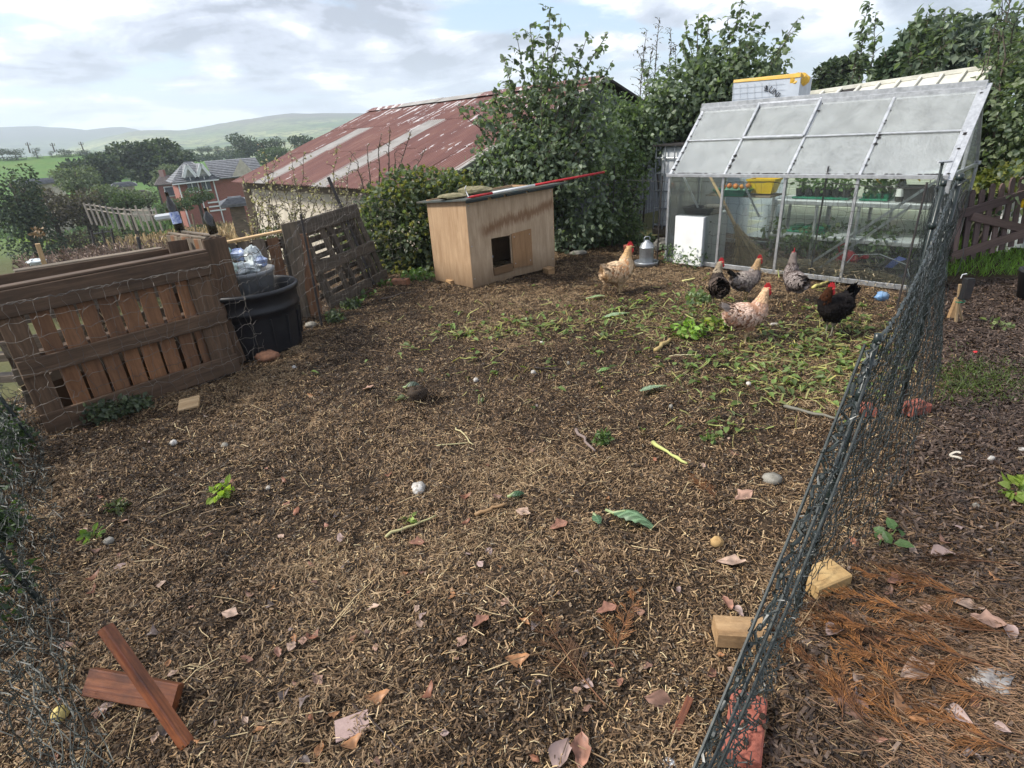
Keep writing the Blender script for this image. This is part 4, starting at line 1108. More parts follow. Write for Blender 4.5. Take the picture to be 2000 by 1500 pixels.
cl.add([a, a + GU * .07, a + GU * .16 + V3(0, 0, .12), a + GU * .09 + V3(0, 0, .13), a + GU * .12 + GN * .1 + V3(0, 0, .15), a + GU * .2 + GN * .1 + V3(0, 0, .13)], np.array([[0, 1, 2, 3], [3, 2, 5, 4]]))
solo(cl, 'cloth', MAT['blue_cloth'], 'blue cloth draped over a black tray in the greenhouse', 'cloth')
# back-row plants under and beside the staging, and climbing against the shed wall
mb = MB()
g = np.random.default_rng(61)
for k in range(16): leaf_clump(mb, gp(g.uniform(1.0, 2.65), g.uniform(.7, 1.35), .05), .16, g.uniform(.15, .5), 60, .07, (0.03, 0.06, 0.025), (0.10, 0.16, 0.06), 400 + k)
solo(mb, 'potted_plants', MAT['leaf'], 'dark leafy plants growing under the greenhouse shelving', 'plants', kind='stuff')
mb = MB(); leaf_clump(mb, gp(.12, .0, .0) - GN * .12, .14, .28, 110, .035, (0.05, 0.09, 0.04), (0.16, 0.22, 0.10), 431); leaf_clump(mb, gp(.42, .0, .0) - GN * .12, .18, .22, 130, .035, (0.05, 0.09, 0.04), (0.16, 0.22, 0.10), 432)
solo(mb, 'weed_clump', MAT['leaf'], 'grey-green weeds along the foot of the greenhouse below the white cupboard', 'weeds', kind='stuff')
# yellow flower / sunflower haze behind the misted roof
mb = MB()
for k in range(7): leaf_clump(mb, gp(1.7 + .11 * k, .9, 1.0 + .04 * (k % 3)), .08, .35, 40, .10, (0.10, 0.14, 0.05), (0.5, 0.33, 0.03), 440 + k)
solo(mb, 'yellow_plant', MAT['leaf'], 'tall yellowing plant blurred behind the misted greenhouse roof', 'plant')

# ================================================================ SHED BEHIND THE GREENHOUSE
MAT['cladding'] = basic('cladding', (0.60, 0.62, 0.53), .7, .3, (0.50, 0.53, 0.45), 5, .05)
MAT['roof_cream'] = basic('roof_cream', (0.60, 0.585, 0.52), .7, .3, (0.44, 0.43, 0.37), 7, .1)
shd = thing('shed', 'cream clapboard shed with a ribbed pale roof behind the greenhouse', 'shed', gp(1.2, 2.1, 0))
S0, S1 = -.03, 2.46
for k in range(13):
    z = .02 + k * .115
    MB().beam(gp(S0 + .15, 2.1 - .006, z + .058), gp(S1 - .05, 2.1 - .006, z + .058), .02, .112, unit(V3(0, 0, 1) - GN * .10)).build('cladding_board', MAT['cladding'], shd)
MB().slab(gp(S0 + .15, 2.13, 0), gp(S1 - .06, 2.13, 0), gp(S1 - .06, 2.13, 1.55), gp(S0 + .15, 2.13, 1.55), .05).build('wall', MAT['cladding'], shd)
MB().slab(gp(S1 - .09, 2.10, 0), gp(S1 - .09, 3.6, 0), gp(S1 - .09, 3.6, 1.6), gp(S1 - .09, 2.10, 1.5), .05).build('wall', MAT['cladding'], shd)
ra, rb, rc, rdn = gp(S0 - .05, 1.95, 1.53), gp(S1, 1.95, 1.58), gp(S1, 3.0, 2.01), gp(S0 - .05, 3.0, 1.865)
npan = 11
for k in range(npan):
    f0, f1 = k / npan, (k + 1) / npan
    q0, q1, q2, q3 = ra + (rb - ra) * f0, ra + (rb - ra) * f1, rdn + (rc - rdn) * f1, rdn + (rc - rdn) * f0
    MB().slab(q0, q1, q2, q3, .015).build('roof_panel', MAT['tarred'] if k == 4 else MAT['roof_cream'], shd)
    up_ = unit(np.cross(rb - ra, rdn - ra))
    MB().beam(q0 + up_ * .018, q3 + up_ * .018, .035, .03, up_).build('roof_rib', MAT['roof_cream'], shd)
MB().beam(rb + V3(0, 0, .012), rc + V3(0, 0, .012), .05, .04).build('verge_trim', MAT['roof_cream'], shd)
MB().beam(rdn + V3(0, 0, .02), rc + V3(0, 0, .02), .05, .05).build('ridge_trim', MAT['roof_cream'], shd)
bk0, bk1 = gp(S0, 3.9, 1.5), gp(S1, 3.9, 1.55)
MB().slab(rdn, rc, bk1, bk0, .02).build('rear_roof', MAT['roof_cream'], shd)
for s, dz, m_, lb in ((1.62, 0, MAT['stone'], 'grey stone lying on the cream shed roof'), (1.72, .01, MAT['white_paint'], 'white broken cup beside the stone on the shed roof')):
    q = ra + (rb - ra) * (s / 2.4) + (rdn - ra) * .40 + V3(0, 0, .05)
    solo(crumple(q, .045, int(s * 100), (1, 1, .7)), 'stone' if m_ is MAT['stone'] else 'cup', m_, lb, 'stone' if m_ is MAT['stone'] else 'cup', smooth=True)

# insulation boards with the yellow wrapping
MAT['foil'] = basic('foil_board', (0.46, 0.50, 0.56), .45, .5, (0.38, 0.42, 0.48), 3, .05)
MAT['wrap'] = basic('yellow_wrap', (0.62, 0.36, 0.03), .45, .4, (0.45, 0.27, 0.04), 10, .3, .01)
MAT['ink'] = basic('ink', (0.03, 0.03, 0.035), .7, .2)
ia, ib = D(1425, 250, 9.6), D(1552, 240, 9.2)
it0, it1 = W(1425, 160, ia, ib), W(1537, 150, ia, ib)
ins = thing('insulation_boards', 'silver insulation boards in yellow wrapping standing behind the shed', 'building boards', V3(ia[0], ia[1], 0))
nb_ = unit(np.cross(V3(0, 0, 1), ib - ia)); nb_ = nb_ if np.dot(nb_, ia) > 0 else -nb_
for k in range(5):
    o = nb_ * (.075 * k)
    zt = it0[2] - .01 * k
    MB().slab(V3(ia[0], ia[1], 0) + o, V3(ib[0], ib[1], 0) + o, V3(ib[0], ib[1], it1[2] - .02) + o, V3(ia[0], ia[1], zt) + o, .07).build('board', MAT['foil'], ins)
wr = MB(); hz = unit(V3(ib[0] - ia[0], ib[1] - ia[1], 0))
e = [V3(ia[0], ia[1], it0[2] - .015) - nb_ * .01, V3(ib[0], ib[1], it1[2] - .02) - nb_ * .01, V3(ib[0], ib[1], it1[2] + .03), V3(ia[0], ia[1], it0[2] + .02)]
wr.slab(e[0], e[1], e[2], e[3], .4)
wr.build('wrapping', MAT['wrap'], ins)
wr = crumple(V3(ib[0], ib[1], it1[2] - .05) - hz * .07 + nb_ * .12, .12, 71, (1.15, 1.0, .75), 22, .18); wr.build('wrapping', MAT['wrap'], ins)
# printed letters on the board
def text_on(body, loc, xdir, ydir, size, m_, parent, name='lettering', ext=.002):
    cu = bpy.data.curves.new(name, 'FONT'); cu.body = body; cu.size = size; cu.extrude = ext; cu.align_x = 'LEFT'
    tmp = bpy.data.objects.new(name, cu); COL.objects.link(tmp)
    me = bpy.data.meshes.new_from_object(tmp.evaluated_get(bpy.context.evaluated_depsgraph_get()))
    bpy.data.objects.remove(tmp)
    me.materials.clear(); me.materials.append(m_)
    o = bpy.data.objects.new(name, me); COL.objects.link(o)
    x = unit(xdir); y = unit(ydir - x * np.dot(x, ydir)); z = np.cross(x, y)
    mt = Matrix.Identity(4)
    for i in range(3): mt[i][0] = x[i]; mt[i][1] = y[i]; mt[i][2] = z[i]
    lp = np.asarray(loc) - np.array(parent.location)
    mt.translation = Vector([float(v) for v in lp])
    o.matrix_local = mt; o.parent = parent; o.matrix_local = mt
    return o
q = lambda x, y: W(x, y, ia, ib) - nb_ * .012
tx = q(1516, 190) - q(1499, 176); ty = q(1507, 172) - q(1499, 176 + 5)
text_on('UNI', q(1500, 177), tx, ty, .105, MAT['ink'], ins)
for k in range(3):
    MB().beam(q(1493, 171 + k * 3.2), q(1500, 168 + k * 3.2), .006, .014, nb_).build('logo_bar', MAT['ink'], ins)
MB().beam(q(1497, 166), q(1499, 180), .006, .012, nb_).build('logo_bar', MAT['ink'], ins)
for k in range(7):
    MB().beam(q(1432 + k * 14, 166 - k * 1.2), q(1432 + k * 14, 206 - k * 1.2), .003, .004, nb_).build('printed_line', MAT['grey_paint_shade'], ins)
for k in range(3):
    MB().beam(q(1430, 172 + 11 * k), q(1532, 163 + 11 * k), .003, .004, nb_).build('printed_line', MAT['grey_paint_shade'], ins)

# IBC water tank
ib_ = thing('water_tank', 'white plastic water tank in a grey tube cage beside the greenhouse', 'water tank', gp(-.7, 2.0, 0))
i0, i1, j0, j1 = -1.2, -.25, 1.6, 2.5
zt = 1.33
rings = []
for z, k in ((.14, .93), (.18, 1.0), (.6, 1.0), (1.0, 1.0), (zt - .09, 1.0), (zt - .04, .975), (zt - .01, .92)):
    cs, cw_ = (i0 + i1) / 2, (j0 + j1) / 2; hs_, hw_ = (i1 - i0) / 2 * k - .03, (j1 - j0) / 2 * k - .03
    cr = .09; ring = []
    for qx, qy, a0 in ((1, 1, 0), (-1, 1, 90), (-1, -1, 180), (1, -1, 270)):
        for a in (0, 30, 60, 90): ring.append(gp(cs + qx * (hs_ - cr) + cr * math.cos(math.radians(a0 + a)), cw_ + qy * (hw_ - cr) + cr * math.sin(math.radians(a0 + a)), z))
    rings.append(np.array(ring))
MB().loft(rings).build('tank', MAT['white_plastic'], ib_, True)
for z in (.16, .42, .68, .94, 1.16, zt):
    pts_ = [gp(i0, j0, z), gp(i1, j0, z), gp(i1, j1, z), gp(i0, j1, z), gp(i0, j0, z)]
    for k in range(4): MB().tube([pts_[k], pts_[k + 1]], .011, 6).build('cage_tube', MAT['galv'], ib_)
for k in range(7):
    f = k / 6
    for a, b2 in ((gp(i0 + (i1 - i0) * f, j0 - .012, .1), gp(i0 + (i1 - i0) * f, j0 - .012, zt)), (gp(i0 - .012, j0 + (j1 - j0) * f, .1), gp(i0 - .012, j0 + (j1 - j0) * f, zt))):
        MB().tube([a, b2], .010, 6).build('cage_tube', MAT['galv'], ib_)
MB().beam(gp((i0 + i1) / 2, j0, .07), gp((i0 + i1) / 2, j1, .07), 1.0, .12).build('base_pallet', MAT['pallet_grey'], ib_)
MB().slab(gp(i0 - .05, j0 - .05, zt + .02), gp(i1 - .2, j0 - .05, zt + .02), gp(i1 - .2, j1, zt + .03), gp(i0 - .05, j1, zt + .03), .02).build('lid_board', MAT['tarred'], ib_)

# ================================================================ COMPOST BAY PALLETS
PD, PO, PG = MAT['pallet_dark'], MAT['pallet_orange'], MAT['pallet_grey']
def plank(p, q, w, t, up, m_, parent, name='plank'):
    return MB().beam(p, q, w, t, up, .004, .004).build(name, m_, parent)

# front pallet: rails in front of upright slats
a = V3(*G(95, 850)[:2], 0); bR = V3(*G(470, 722)[:2], 0)
e = unit(bR - a); nf = V3(e[1], -e[0], 0); LF = np.linalg.norm(bR - a)
def fp(s, o, z): return a + e * s + nf * o + V3(0, 0, z)
fpal = thing('pallet', 'front compost bay pallet with dark rails and wet orange slats', 'pallet', a, 'pallets of the compost bays')
ZP = 1.0
for z, h in ((.90, .17), (.475, .115), (.075, .15)): plank(fp(.0, 0, z), fp(LF, 0, z), .022, h, (0, 0, 1), PD, fpal, 'rail')
for s, w in ((.07, .14), (LF - .10, .19)): plank(fp(s, -.024, .0), fp(s, -.024, ZP - .01), w, .022, nf, PD, fpal, 'stile')
x = .17; k = 0
while x < LF - .2:
    wd = .095 + .02 * rng.random()
    for z0, z1, off in ((.02, .46, .03), (.48, .98, 0)):
        plank(fp(x + wd / 2 + off, -.05, z0), fp(x + wd / 2 + off + rng.uniform(-.006, .006), -.05, z1), wd, .018, nf, PO, fpal, 'slat')
    x += wd + .018 + .014 * rng.random()
for z in (.95, .5, .06): plank(fp(.02, -.12, z), fp(LF - .02, -.12, z), .09, .09, (0, 0, 1), PD, fpal, 'stringer')
plank(fp(-.01, -.06, .995), fp(LF, -.06, .995), .10, .02, (0, 0, 1), PD, fpal, 'top_board')
# dark slope of matter inside the bay
mb = MB()
g = np.random.default_rng(31)
for k in range(900):
    s = g.uniform(.1, LF - .1); o = -g.uniform(.2, .75); z = g.uniform(.02, .55) * (1 - .3 * abs(s - .7))
    p = fp(s, o, z); d_ = unit(g.normal(size=3)); L_ = g.uniform(.05, .22)
    mb.ch.append
    if k == 0: acc = []
    acc.append([p - d_ * L_ / 2, p + V3(0, 0, .01), p + d_ * L_ / 2])
mb.tubes(np.array(acc), .004, 3, np.array([[.30, .24, .14]]) * g.uniform(.15, 1.1, (900, 1)))
mb.loft([np.array([fp(s_, o_, z_) for s_, o_ in ((.1, -.18), (LF - .1, -.18), (LF - .1, -.8), (.1, -.8))]) for z_ in (-.02, .30)] + [np.array([fp(s_, o_, .42) for s_, o_ in ((.3, -.3), (LF - .3, -.3), (LF - .3, -.7), (.3, -.7))])], (.05, .035, .022))
solo(mb, 'compost_heap', MAT['litter'], 'dark compost heap with straw bits inside the front slatted bay', 'compost', kind='stuff')
# rear pallet of this bay
b0 = G(-60, 545, .99); b1 = G(330, 481, 1.0)
b0[2] = b1[2] = 0; eb = unit(b1 - b0); LB = np.linalg.norm(b1 - b0); nb2 = V3(eb[1], -eb[0], 0)
def bp2(s, o, z): return b0 + eb * s + nb2 * o + V3(0, 0, z)
rp = thing('pallet', 'rear compost bay pallet, weathered brown with a pale top edge', 'pallet', b0, 'pallets of the compost bays')
for z in (.90, .68, .46, .24, .06): plank(bp2(0, 0, z), bp2(LB, 0, z), .02, .17 if z > .8 else .13, (0, 0, 1), PG if z < .8 else MAT['pallet_dark'], rp, 'rail')
plank(bp2(.25, -.07, .985), bp2(LB - .05, -.07, .985), .10, .02, (0, 0, 1), MAT['pallet_grey'], rp, 'top_board')
for s in (.05, LB / 2, LB - .05): plank(bp2(s, -.06, 0), bp2(s, -.06, .97), .09, .09, nb2, PD, rp, 'stringer')
# divider pallet seen end-on, open cells upward
zc = 1.06
d0, d1, d2, d3 = G(397, 467, zc), G(432, 460, zc), G(363, 450, zc), G(325, 457, zc)
dv = thing('pallet', 'divider pallet standing on end with open cells on its top', 'pallet', V3(d0[0], d0[1], 0), 'pallets of the compost bays')
dn = unit(V3(*(d3 - d0)[:2], 0)); ds = unit(V3(*(d1 - d0)[:2], 0)); DW = np.linalg.norm((d1 - d0)[:2]); DL = min(1.1, np.linalg.norm((d3 - d0)[:2]))
def dp(l, s, z): return V3(d0[0], d0[1], 0) + dn * l + ds * s + V3(0, 0, z)
nsl = 9
for side in (0.01, DW - .01):
    for k in range(nsl):
        l = .05 + k * (DL - .1) / (nsl - 1)
        plank(dp(l, side, 0), dp(l, side, zc - .01), .10, .02, ds, PO if k % 3 == 1 else PG, dv, 'slat')
for l in (.02, DL * .35, DL * .68, DL - .02): plank(dp(l, .0, zc - .05), dp(l, DW, zc - .05), .03, .10, (0, 0, 1), PD, dv, 'stringer')
plank(dp(-.02, DW / 2, 0), dp(-.02, DW / 2, zc - .01), DW + .03, .022, dn, PD, dv, 'end_board')
for side in (.03, DW - .03): plank(dp(0, side, zc), dp(DL, side, zc), .03, .02, (0, 0, 1), PG, dv, 'top_board')
# bottles upended on the stakes there
q = D(352, 452, np.linalg.norm(dp(DL * .8, DW * .5, 0)[:2])); q = dp(DL * .72, DW * .45, zc + .0)
for (px, py, lb, h, lm) in ((352, 450, 'tall dark bottle with a blue and white label standing on the divider pallet', .33, MAT['label_paper']), (418, 457, 'shorter dark dusty bottle behind the divider pallet corner', .21, None)):
    q = G(px, py, zc + .01)
    bt_b = bottle('bottle', lb, q, h, .037, MAT['bottle'], lm, unit(V3(-.10, .05, 1)))
    bt_b['group'] = 'bottles on the compost pallets'
st = G(418, 462, zc)
solo(MB().beam(V3(st[0], st[1], 0), V3(st[0], st[1], zc), .07, .07), 'stake', PD, 'dark square stake carrying the shorter dusty bottle', 'stake')

# second bay back fence
c0 = G(432, 478, .87); c1 = G(572, 447, .93); c0[2] = c1[2] = 0
ec = unit(c1 - c0); LC = np.linalg.norm(c1 - c0); nc_ = V3(ec[1], -ec[0], 0)
sp = thing('pallet', 'brown slatted pallet at the back of the tub bay with a pale top strip', 'pallet', c0, 'pallets of the compost bays')
def cp(s, o, z): return c0 + ec * s + nc_ * o + V3(0, 0, z)
x = .0
while x < LC:
    wd = .10 + .03 * rng.random(); plank(cp(x + wd / 2, 0, -.1), cp(x + wd / 2 + rng.uniform(-.01, .01), 0, .87), wd, .02, nc_, PO if rng.random() < .6 else PG, sp, 'slat'); x += wd + .02
plank(cp(-.02, -.02, .88), cp(LC + .02, -.02, .93), .07, .022, (0, 0, 1), MAT['wood_pale'], sp, 'top_board')
for z in (.8, .4): plank(cp(0, -.06, z), cp(LC, -.06, z), .06, .09, (0, 0, 1), PD, sp, 'rail')
# upright boards by the tub
for px, pyb, pyt, zt, w, lb, m_ in ((415, 712, 462, 1.05, .15, 'wide dark upright board at the end of the front pallet', PD), (470, 705, 560, .62, .12, 'short brown upright board in front of the black tubs', PD), (445, 700, 500, .92, .09, 'narrow dark upright board between the front pallet and the tubs', PG), (606, 620, 440, 1.0, .17, 'broad dark plank beside the leaning pallet', PG)):
    p = G(px, pyb); p[2] = -.05; t_ = G(px - (pyb - pyt) * .26, pyt, zt); t_ = V3(p[0] + .3 * (t_[0] - p[0]), p[1] + .3 * (t_[1] - p[1]), zt)
    solo(MB().beam(p, t_, w, .024, nf, .004), 'board', m_, lb, 'board')

# black tubs and bucket
tb = G(524, 697); tb = tb + unit(V3(tb[0], tb[1], 0)) * .30; tb[2] = 0
tub = thing('compost_tub', 'big black plastic compost tub with a rolled rim beside the slatted bay', 'compost bin', tb)
MB().lathe(tb, [(.33, -.02), (.335, .05), (.36, .33), (.365, .38), (.385, .39), (.385, .42), (.375, .44), (.38, .53), (.40, .54), (.405, .57), (.39, .585), (.375, .575), (.36, .4), (.34, .24), (.05, .23)], 40).build('tub_wall', MAT['tub'], tub, True)
for k in range(14):
    a_ = k / 14 * 2 * math.pi
    MB().tube([tb + V3(math.cos(a_) * .345, math.sin(a_) * .345, .08), tb + V3(math.cos(a_) * .368, math.sin(a_) * .362, .34)], .010, 5).build('rib', MAT['tub'], tub)
MB().lathe(tb, [(.34, .40), (.345, .42), (.05, .44)], 24, closed=False).build('contents', MAT['soil'], tub)
bc = tb + V3(-.06, .08, .37)
bu = thing('bucket', 'grey plastic bucket standing in the black compost tub', 'bucket', bc)
MB().lathe(bc, [(.20, 0), (.245, .30), (.26, .31), (.265, .335), (.25, .34), (.235, .30), (.19, .06), (.02, .05)], 32).build('bucket_wall', MAT['bucket'], bu, True)
MAT['bag_white'] = basic('bag_white', (0.66, 0.70, 0.70), .35, .5, (0.45, 0.5, 0.5), 18, .3, .01)
MAT['bag_green'] = basic('bag_green', (0.25, 0.42, 0.34), .4, .5, (0.6, 0.68, 0.64), 12, .3, .01)
MAT['bag_blue'] = basic('bag_blue', (0.10, 0.16, 0.36), .4, .5, (0.45, 0.5, 0.6), 12, .3, .01)
for dx, dy, dz, r, m_, lb, sq in ((-.10, -.08, .37, .11, 'bag_green', 'crumpled pale green plastic bag filling the grey bucket', (1.3, .9, .5)), (.05, -.05, .36, .11, 'bag_white', 'crumpled white plastic bag in the middle of the grey bucket', (1.2, 1, .5)),
                              (.10, .05, .42, .09, 'bag_white', 'white plastic bag peak standing up out of the grey bucket', (.8, .8, 1.2)), (-.03, .08, .46, .075, 'bag_blue', 'blue and white plastic bag on the bucket', (1.2, .8, .7)),
                              (.16, .02, .40, .06, 'bag_blue', 'dark blue plastic scrap over the bucket rim', (1, 1, .8)), (-.14, .08, .46, .06, 'bag_green', 'green plastic bottle top sticking out of the grey bucket', (.8, .8, 1.1))):
    solo(crumple(bc + V3(dx, dy, dz), r, int(abs(dx * 1000) + dz * 100), sq, 14, .45), 'plastic_bag', MAT[m_], lb, 'plastic bag', 'rubbish in the grey bucket')

# leaning weathered pallet
l0, l1 = G(647, 602), G(757, 545); t0 = G(576, 434, .97); t1 = G(692, 399, 1.0)
def lp(s, v, o=0):
    p = (l0 * (1 - s) + l1 * s) * (1 - v) + (t0 * (1 - s) + t1 * s) * v
    nn_ = unit(np.cross(l1 - l0, t0 - l0)); nn_ = nn_ if np.dot(nn_, CAM - p) > 0 else -nn_
    return p + nn_ * o
nl = lp(.5, .5, 1) - lp(.5, .5)
lpal = thing('pallet', 'loose weathered pallet leaning back against the brambles', 'pallet', (l0 + l1) / 2)
for v, w in ((.93, .15), (.47, .13), (.06, .14)): plank(lp(-.01, v, .012), lp(1.01, v, .012), w, .02, nl, MAT['pallet_worn'], lpal, 'rail')
for s, w in ((.03, .10), (.33, .09), (.68, .09), (.97, .10)): plank(lp(s, 0, -.01), lp(s, 1, -.01), w, .022, nl, MAT['pallet_worn'], lpal, 'stile')
for v in (.14, .24, .33, .57, .66, .76, .84): plank(lp(0, v, -.10), lp(1, v, -.10), .06, .018, nl, MAT['pallet_worn'], lpal, 'slat')
for s in (.1, .5, .9): plank(lp(s, 0.02, -.055), lp(s, .98, -.055), .07, .06, nl, MAT['pallet_worn'], lpal, 'stringer')

# ================================================================ HEN HOUSE
MAT['ply_front'] = None
def ply(name, c1, c2, dirt, amt, zstain):
    m, t, b = new_mat(name)
    n = nd(t, 'ShaderNodeTexNoise', Scale=1.0, Detail=7.0, Roughness=0.7, Distortion=1.2); lk(t, gr_vec(t, (2.0, 24, 1)), n.inputs['Vector'])
    n2 = nd(t, 'ShaderNodeTexNoise', Scale=3.0, Detail=6.0, Roughness=0.72); lk(t, gr_vec(t, (.7, 3.5, 1)), n2.inputs['Vector'])
    n3 = nd(t, 'ShaderNodeTexNoise', Scale=1.0, Detail=5.0, Roughness=0.8); lk(t, gr_vec(t, (2, 13, 1)), n3.inputs['Vector'])
    base = ramp(t, n.outputs[0], [(0.3, c1), (0.7, c2)])
    base = mix_c(t, math_n(t, 'MULTIPLY', ramp(t, n2.outputs[0], [(0.42, 0.0), (0.7, 1.0)]), amt), base, dirt)
    s = nd(t, 'ShaderNodeSeparateXYZ'); lk(t, gr_vec(t), s.inputs[0])
    if zstain:
        # old water stain band with ragged drips (x = height above the bottom edge, y = along)
        zc = math_n(t, 'ADD', s.outputs[0], math_n(t, 'MULTIPLY', math_n(t, 'SUBTRACT', n3.outputs[0], .5), .30))
        zc = math_n(t, 'SUBTRACT', zc, math_n(t, 'MULTIPLY', s.outputs[1], zstain[1]))
        band = ramp(t, math_n(t, 'MULTIPLY', math_n(t, 'ABSOLUTE', math_n(t, 'SUBTRACT', zc, zstain[0])), 8.0), [(0.15, 1.0), (0.7, 0.0)])
        side = math_n(t, 'MULTIPLY', ramp(t, s.outputs[1], [(0.10, 0.0), (0.25, 1.0)]), ramp(t, s.outputs[1], [(1.0, 1.0), (1.0001, 0.9)]))
        base = mix_c(t, math_n(t, 'MULTIPLY', math_n(t, 'MULTIPLY', band, side), .75), base, (0.16, 0.075, 0.032))
    low = ramp(t, math_n(t, 'ADD', s.outputs[0], math_n(t, 'MULTIPLY', n3.outputs[0], .22)), [(0.10, 1.0), (0.42, 0.0)])
    base = mix_c(t, math_n(t, 'MULTIPLY', low, .8), base, (0.11, 0.068, 0.036))
    lk(t, base, b.inputs['Base Color']); b.inputs['Roughness'].default_value = .8; b.inputs['Specular IOR Level'].default_value = .25
    bump(t, b, n.outputs[0], .2, .003)
    return m
MAT['ply_front'] = ply('ply_front', (0.36, 0.26, 0.165), (0.52, 0.40, 0.275), (0.25, 0.17, 0.10), .6, (.62, .16))
MAT['ply_side'] = ply('ply_side', (0.36, 0.23, 0.13), (0.52, 0.36, 0.22), (0.26, 0.15, 0.08), .5, None)
MAT['ply_door'] = ply('ply_door', (0.25, 0.14, 0.065), (0.38, 0.23, 0.12), (0.16, 0.085, 0.04), .5, None)
CN, CR_, CLl = G(925, 565), G(1085, 527), G(860, 553)
ce = unit(CR_ - CN); CWd = np.linalg.norm(CR_ - CN); csd = unit(CLl - CN); CDp = .68
def hp(s, d, z): return CN + ce * s + csd * d + V3(0, 0, z)
CNf = V3(ce[1], -ce[0], 0)
coop = thing('hen_house', 'plywood hen house with a dark doorway and a low flat dark roof', 'hen house', CN)
ZL, ZR = 1.0, 1.045
def panel(pts4, th, m_, name, parent=coop):
    mb = MB(); A_, B_, C_, D_ = pts4; mb.slab(A_, B_, C_, D_, th); return mb.build(name, m_, parent)
def set_gr(ob, s0, z0):   # plank coordinates: x = height, y = along
    me = ob.data; n = len(me.vertices); co = np.zeros(n * 3, np.float32); me.vertices.foreach_get('co', co); co = co.reshape(-1, 3) + np.array(coop.location)
    loc = co - CN; u = loc @ ce; 
    g = np.stack([co[:, 2] - z0, u, np.zeros(n)], 1).astype(np.float32); me.attributes['gr'].data.foreach_set('vector', g.ravel())
zt = lambda s: ZL + (ZR - ZL) * s / CWd
DX0, DX1, DX2, DZ0, DZ1 = .30, .575, .885, .135, .545       # doorway and sliding door
def front(s0, s1, z0, z1, z1b=None):
    ob = panel([hp(s0, 0, z0), hp(s1, 0, z0), hp(s1, 0, z1 if z1b is None else z1b), hp(s0, 0, z1)], .014, MAT['ply_front'], 'front_panel'); set_gr(ob, s0, 0); return ob
fm = MB()
def fq(s0, s1, z0, z1): 
    o = hp(0, 0, 0)
    v = [hp(s0, 0, z0), hp(s1, 0, z0), hp(s1, 0, z1(s1) if callable(z1) else z1), hp(s0, 0, z1(s0) if callable(z1) else z1)]
    fm.slab(*v, .014)
fq(0, DX0, .01, zt); fq(DX0, DX1, .0, DZ0); fq(DX0, DX1, DZ1, zt); fq(DX1, CWd - .012, .04, zt)
set_gr(fm.build('front_wall', MAT['ply_front'], coop), 0, 0)
def wallp(a_, b_, c_, d_, m_, name):
    ob = panel([a_, b_, c_, d_], .014, m_, name); me = ob.data; n = len(me.vertices)
    co = np.zeros(n * 3, np.float32); me.vertices.foreach_get('co', co); co = co.reshape(-1, 3)
    g = np.stack([co[:, 2], co @ csd, co @ ce], 1).astype(np.float32); me.attributes['gr'].data.foreach_set('vector', g.ravel()); return ob
wallp(hp(-.002, CDp, .03), hp(-.002, .003, .015), hp(-.002, .003, ZL), hp(-.002, CDp, ZL - .01), MAT['ply_side'], 'side_wall')
wallp(hp(CWd, .003, .05), hp(CWd, CDp, .06), hp(CWd, CDp, ZR), hp(CWd, .003, ZR), MAT['ply_side'], 'side_wall')
wallp(hp(CWd, CDp, .03), hp(0, CDp, .03), hp(0, CDp, ZL), hp(CWd, CDp, ZR), MAT['ply_side'], 'back_wall')
panel([hp(.01, .012, .11), hp(CWd - .01, .012, .11), hp(CWd - .01, CDp - .02, .11), hp(.01, CDp - .02, .11)], .015, MAT['ply_door'], 'floor')
ob = panel([hp(DX1 + .012, -.016, DZ0 + .012), hp(DX2, -.016, DZ0 + .0), hp(DX2, -.016, DZ1 + .035), hp(DX1 + .012, -.016, DZ1 + .015)], .012, MAT['ply_door'], 'sliding_door'); set_gr(ob, 0, 0)
MB().beam(hp(DX0, -.01, DZ0 + .02), hp(DX1, -.01, DZ0 + .03), .02, .09, (0, 0, 1)).build('door_sill', MAT['ply_door'], coop)
MB().tube([hp(DX0 - .012, -.02, .33), hp(DX0 - .012, -.02, .355)], .008, 6).build('bolt', MAT['galv'], coop)
# roof board with battens under the front edge
rz = lambda s: 1.005 + .045 * (s + .22) / (CWd + .4)
MAT['roof_felt'] = basic('roof_felt', (0.055, 0.075, 0.075), .7, .3, (0.10, 0.09, 0.07), 9, .3)
MB().slab(hp(-.05, -.07, rz(-.05) + .02), hp(CWd + .16, -.07, rz(CWd + .16) + .02), hp(CWd + .16, CDp + .12, rz(CWd) - .03), hp(-.05, CDp + .12, rz(-.05) - .03), .018).build('roof', MAT['roof_felt'], coop)
for s0, s1 in ((-.04, .24), (.30, .46), (.50, .78), (.82, 1.22)):
    MB().beam(hp(s0, -.062, rz(s0) - .012), hp(s1, -.062, rz(s1) - .012), .02, .024).build('roof_batten', MAT['post_green'], coop)
for s_, z_ in ((.03, .95), (.03, .5), (.03, .12), (CWd - .04, .98), (CWd - .04, .55), (CWd - .04, .15), (.42, .97), (.85, 1.0), (.62, .52), (.85, .2), (.62, .2), (.85, .52)):
    MB().lathe(hp(s_, -.001 if z_ > .6 or s_ in (.03, CWd - .04) or z_ < .16 else -.017, z_), [(.007, 0), (.0065, .002), (.001, .003)], 8, CNf).build('screw_head', MAT['galv'], coop)
sb = MB(); g = np.random.default_rng(77); n = 260
p = CN + ce * g.uniform(DX0 - .1, DX1 + .3, n)[:, None] + csd * g.uniform(.03, .5, n)[:, None]; p[:, 2] = .125 + g.uniform(0, .05, n)
dr = g.normal(size=(n, 3)); dr[:, 2] *= .2; dr /= np.linalg.norm(dr, axis=1)[:, None]
sb.tubes(np.stack([p - dr * .05, p, p + dr * .05], 1), .002, 3, np.array([[.42, .32, .18]]) * g.uniform(.4, 1, (n, 1)))
sb.build('bedding', MAT['litter'], coop, kind='stuff')
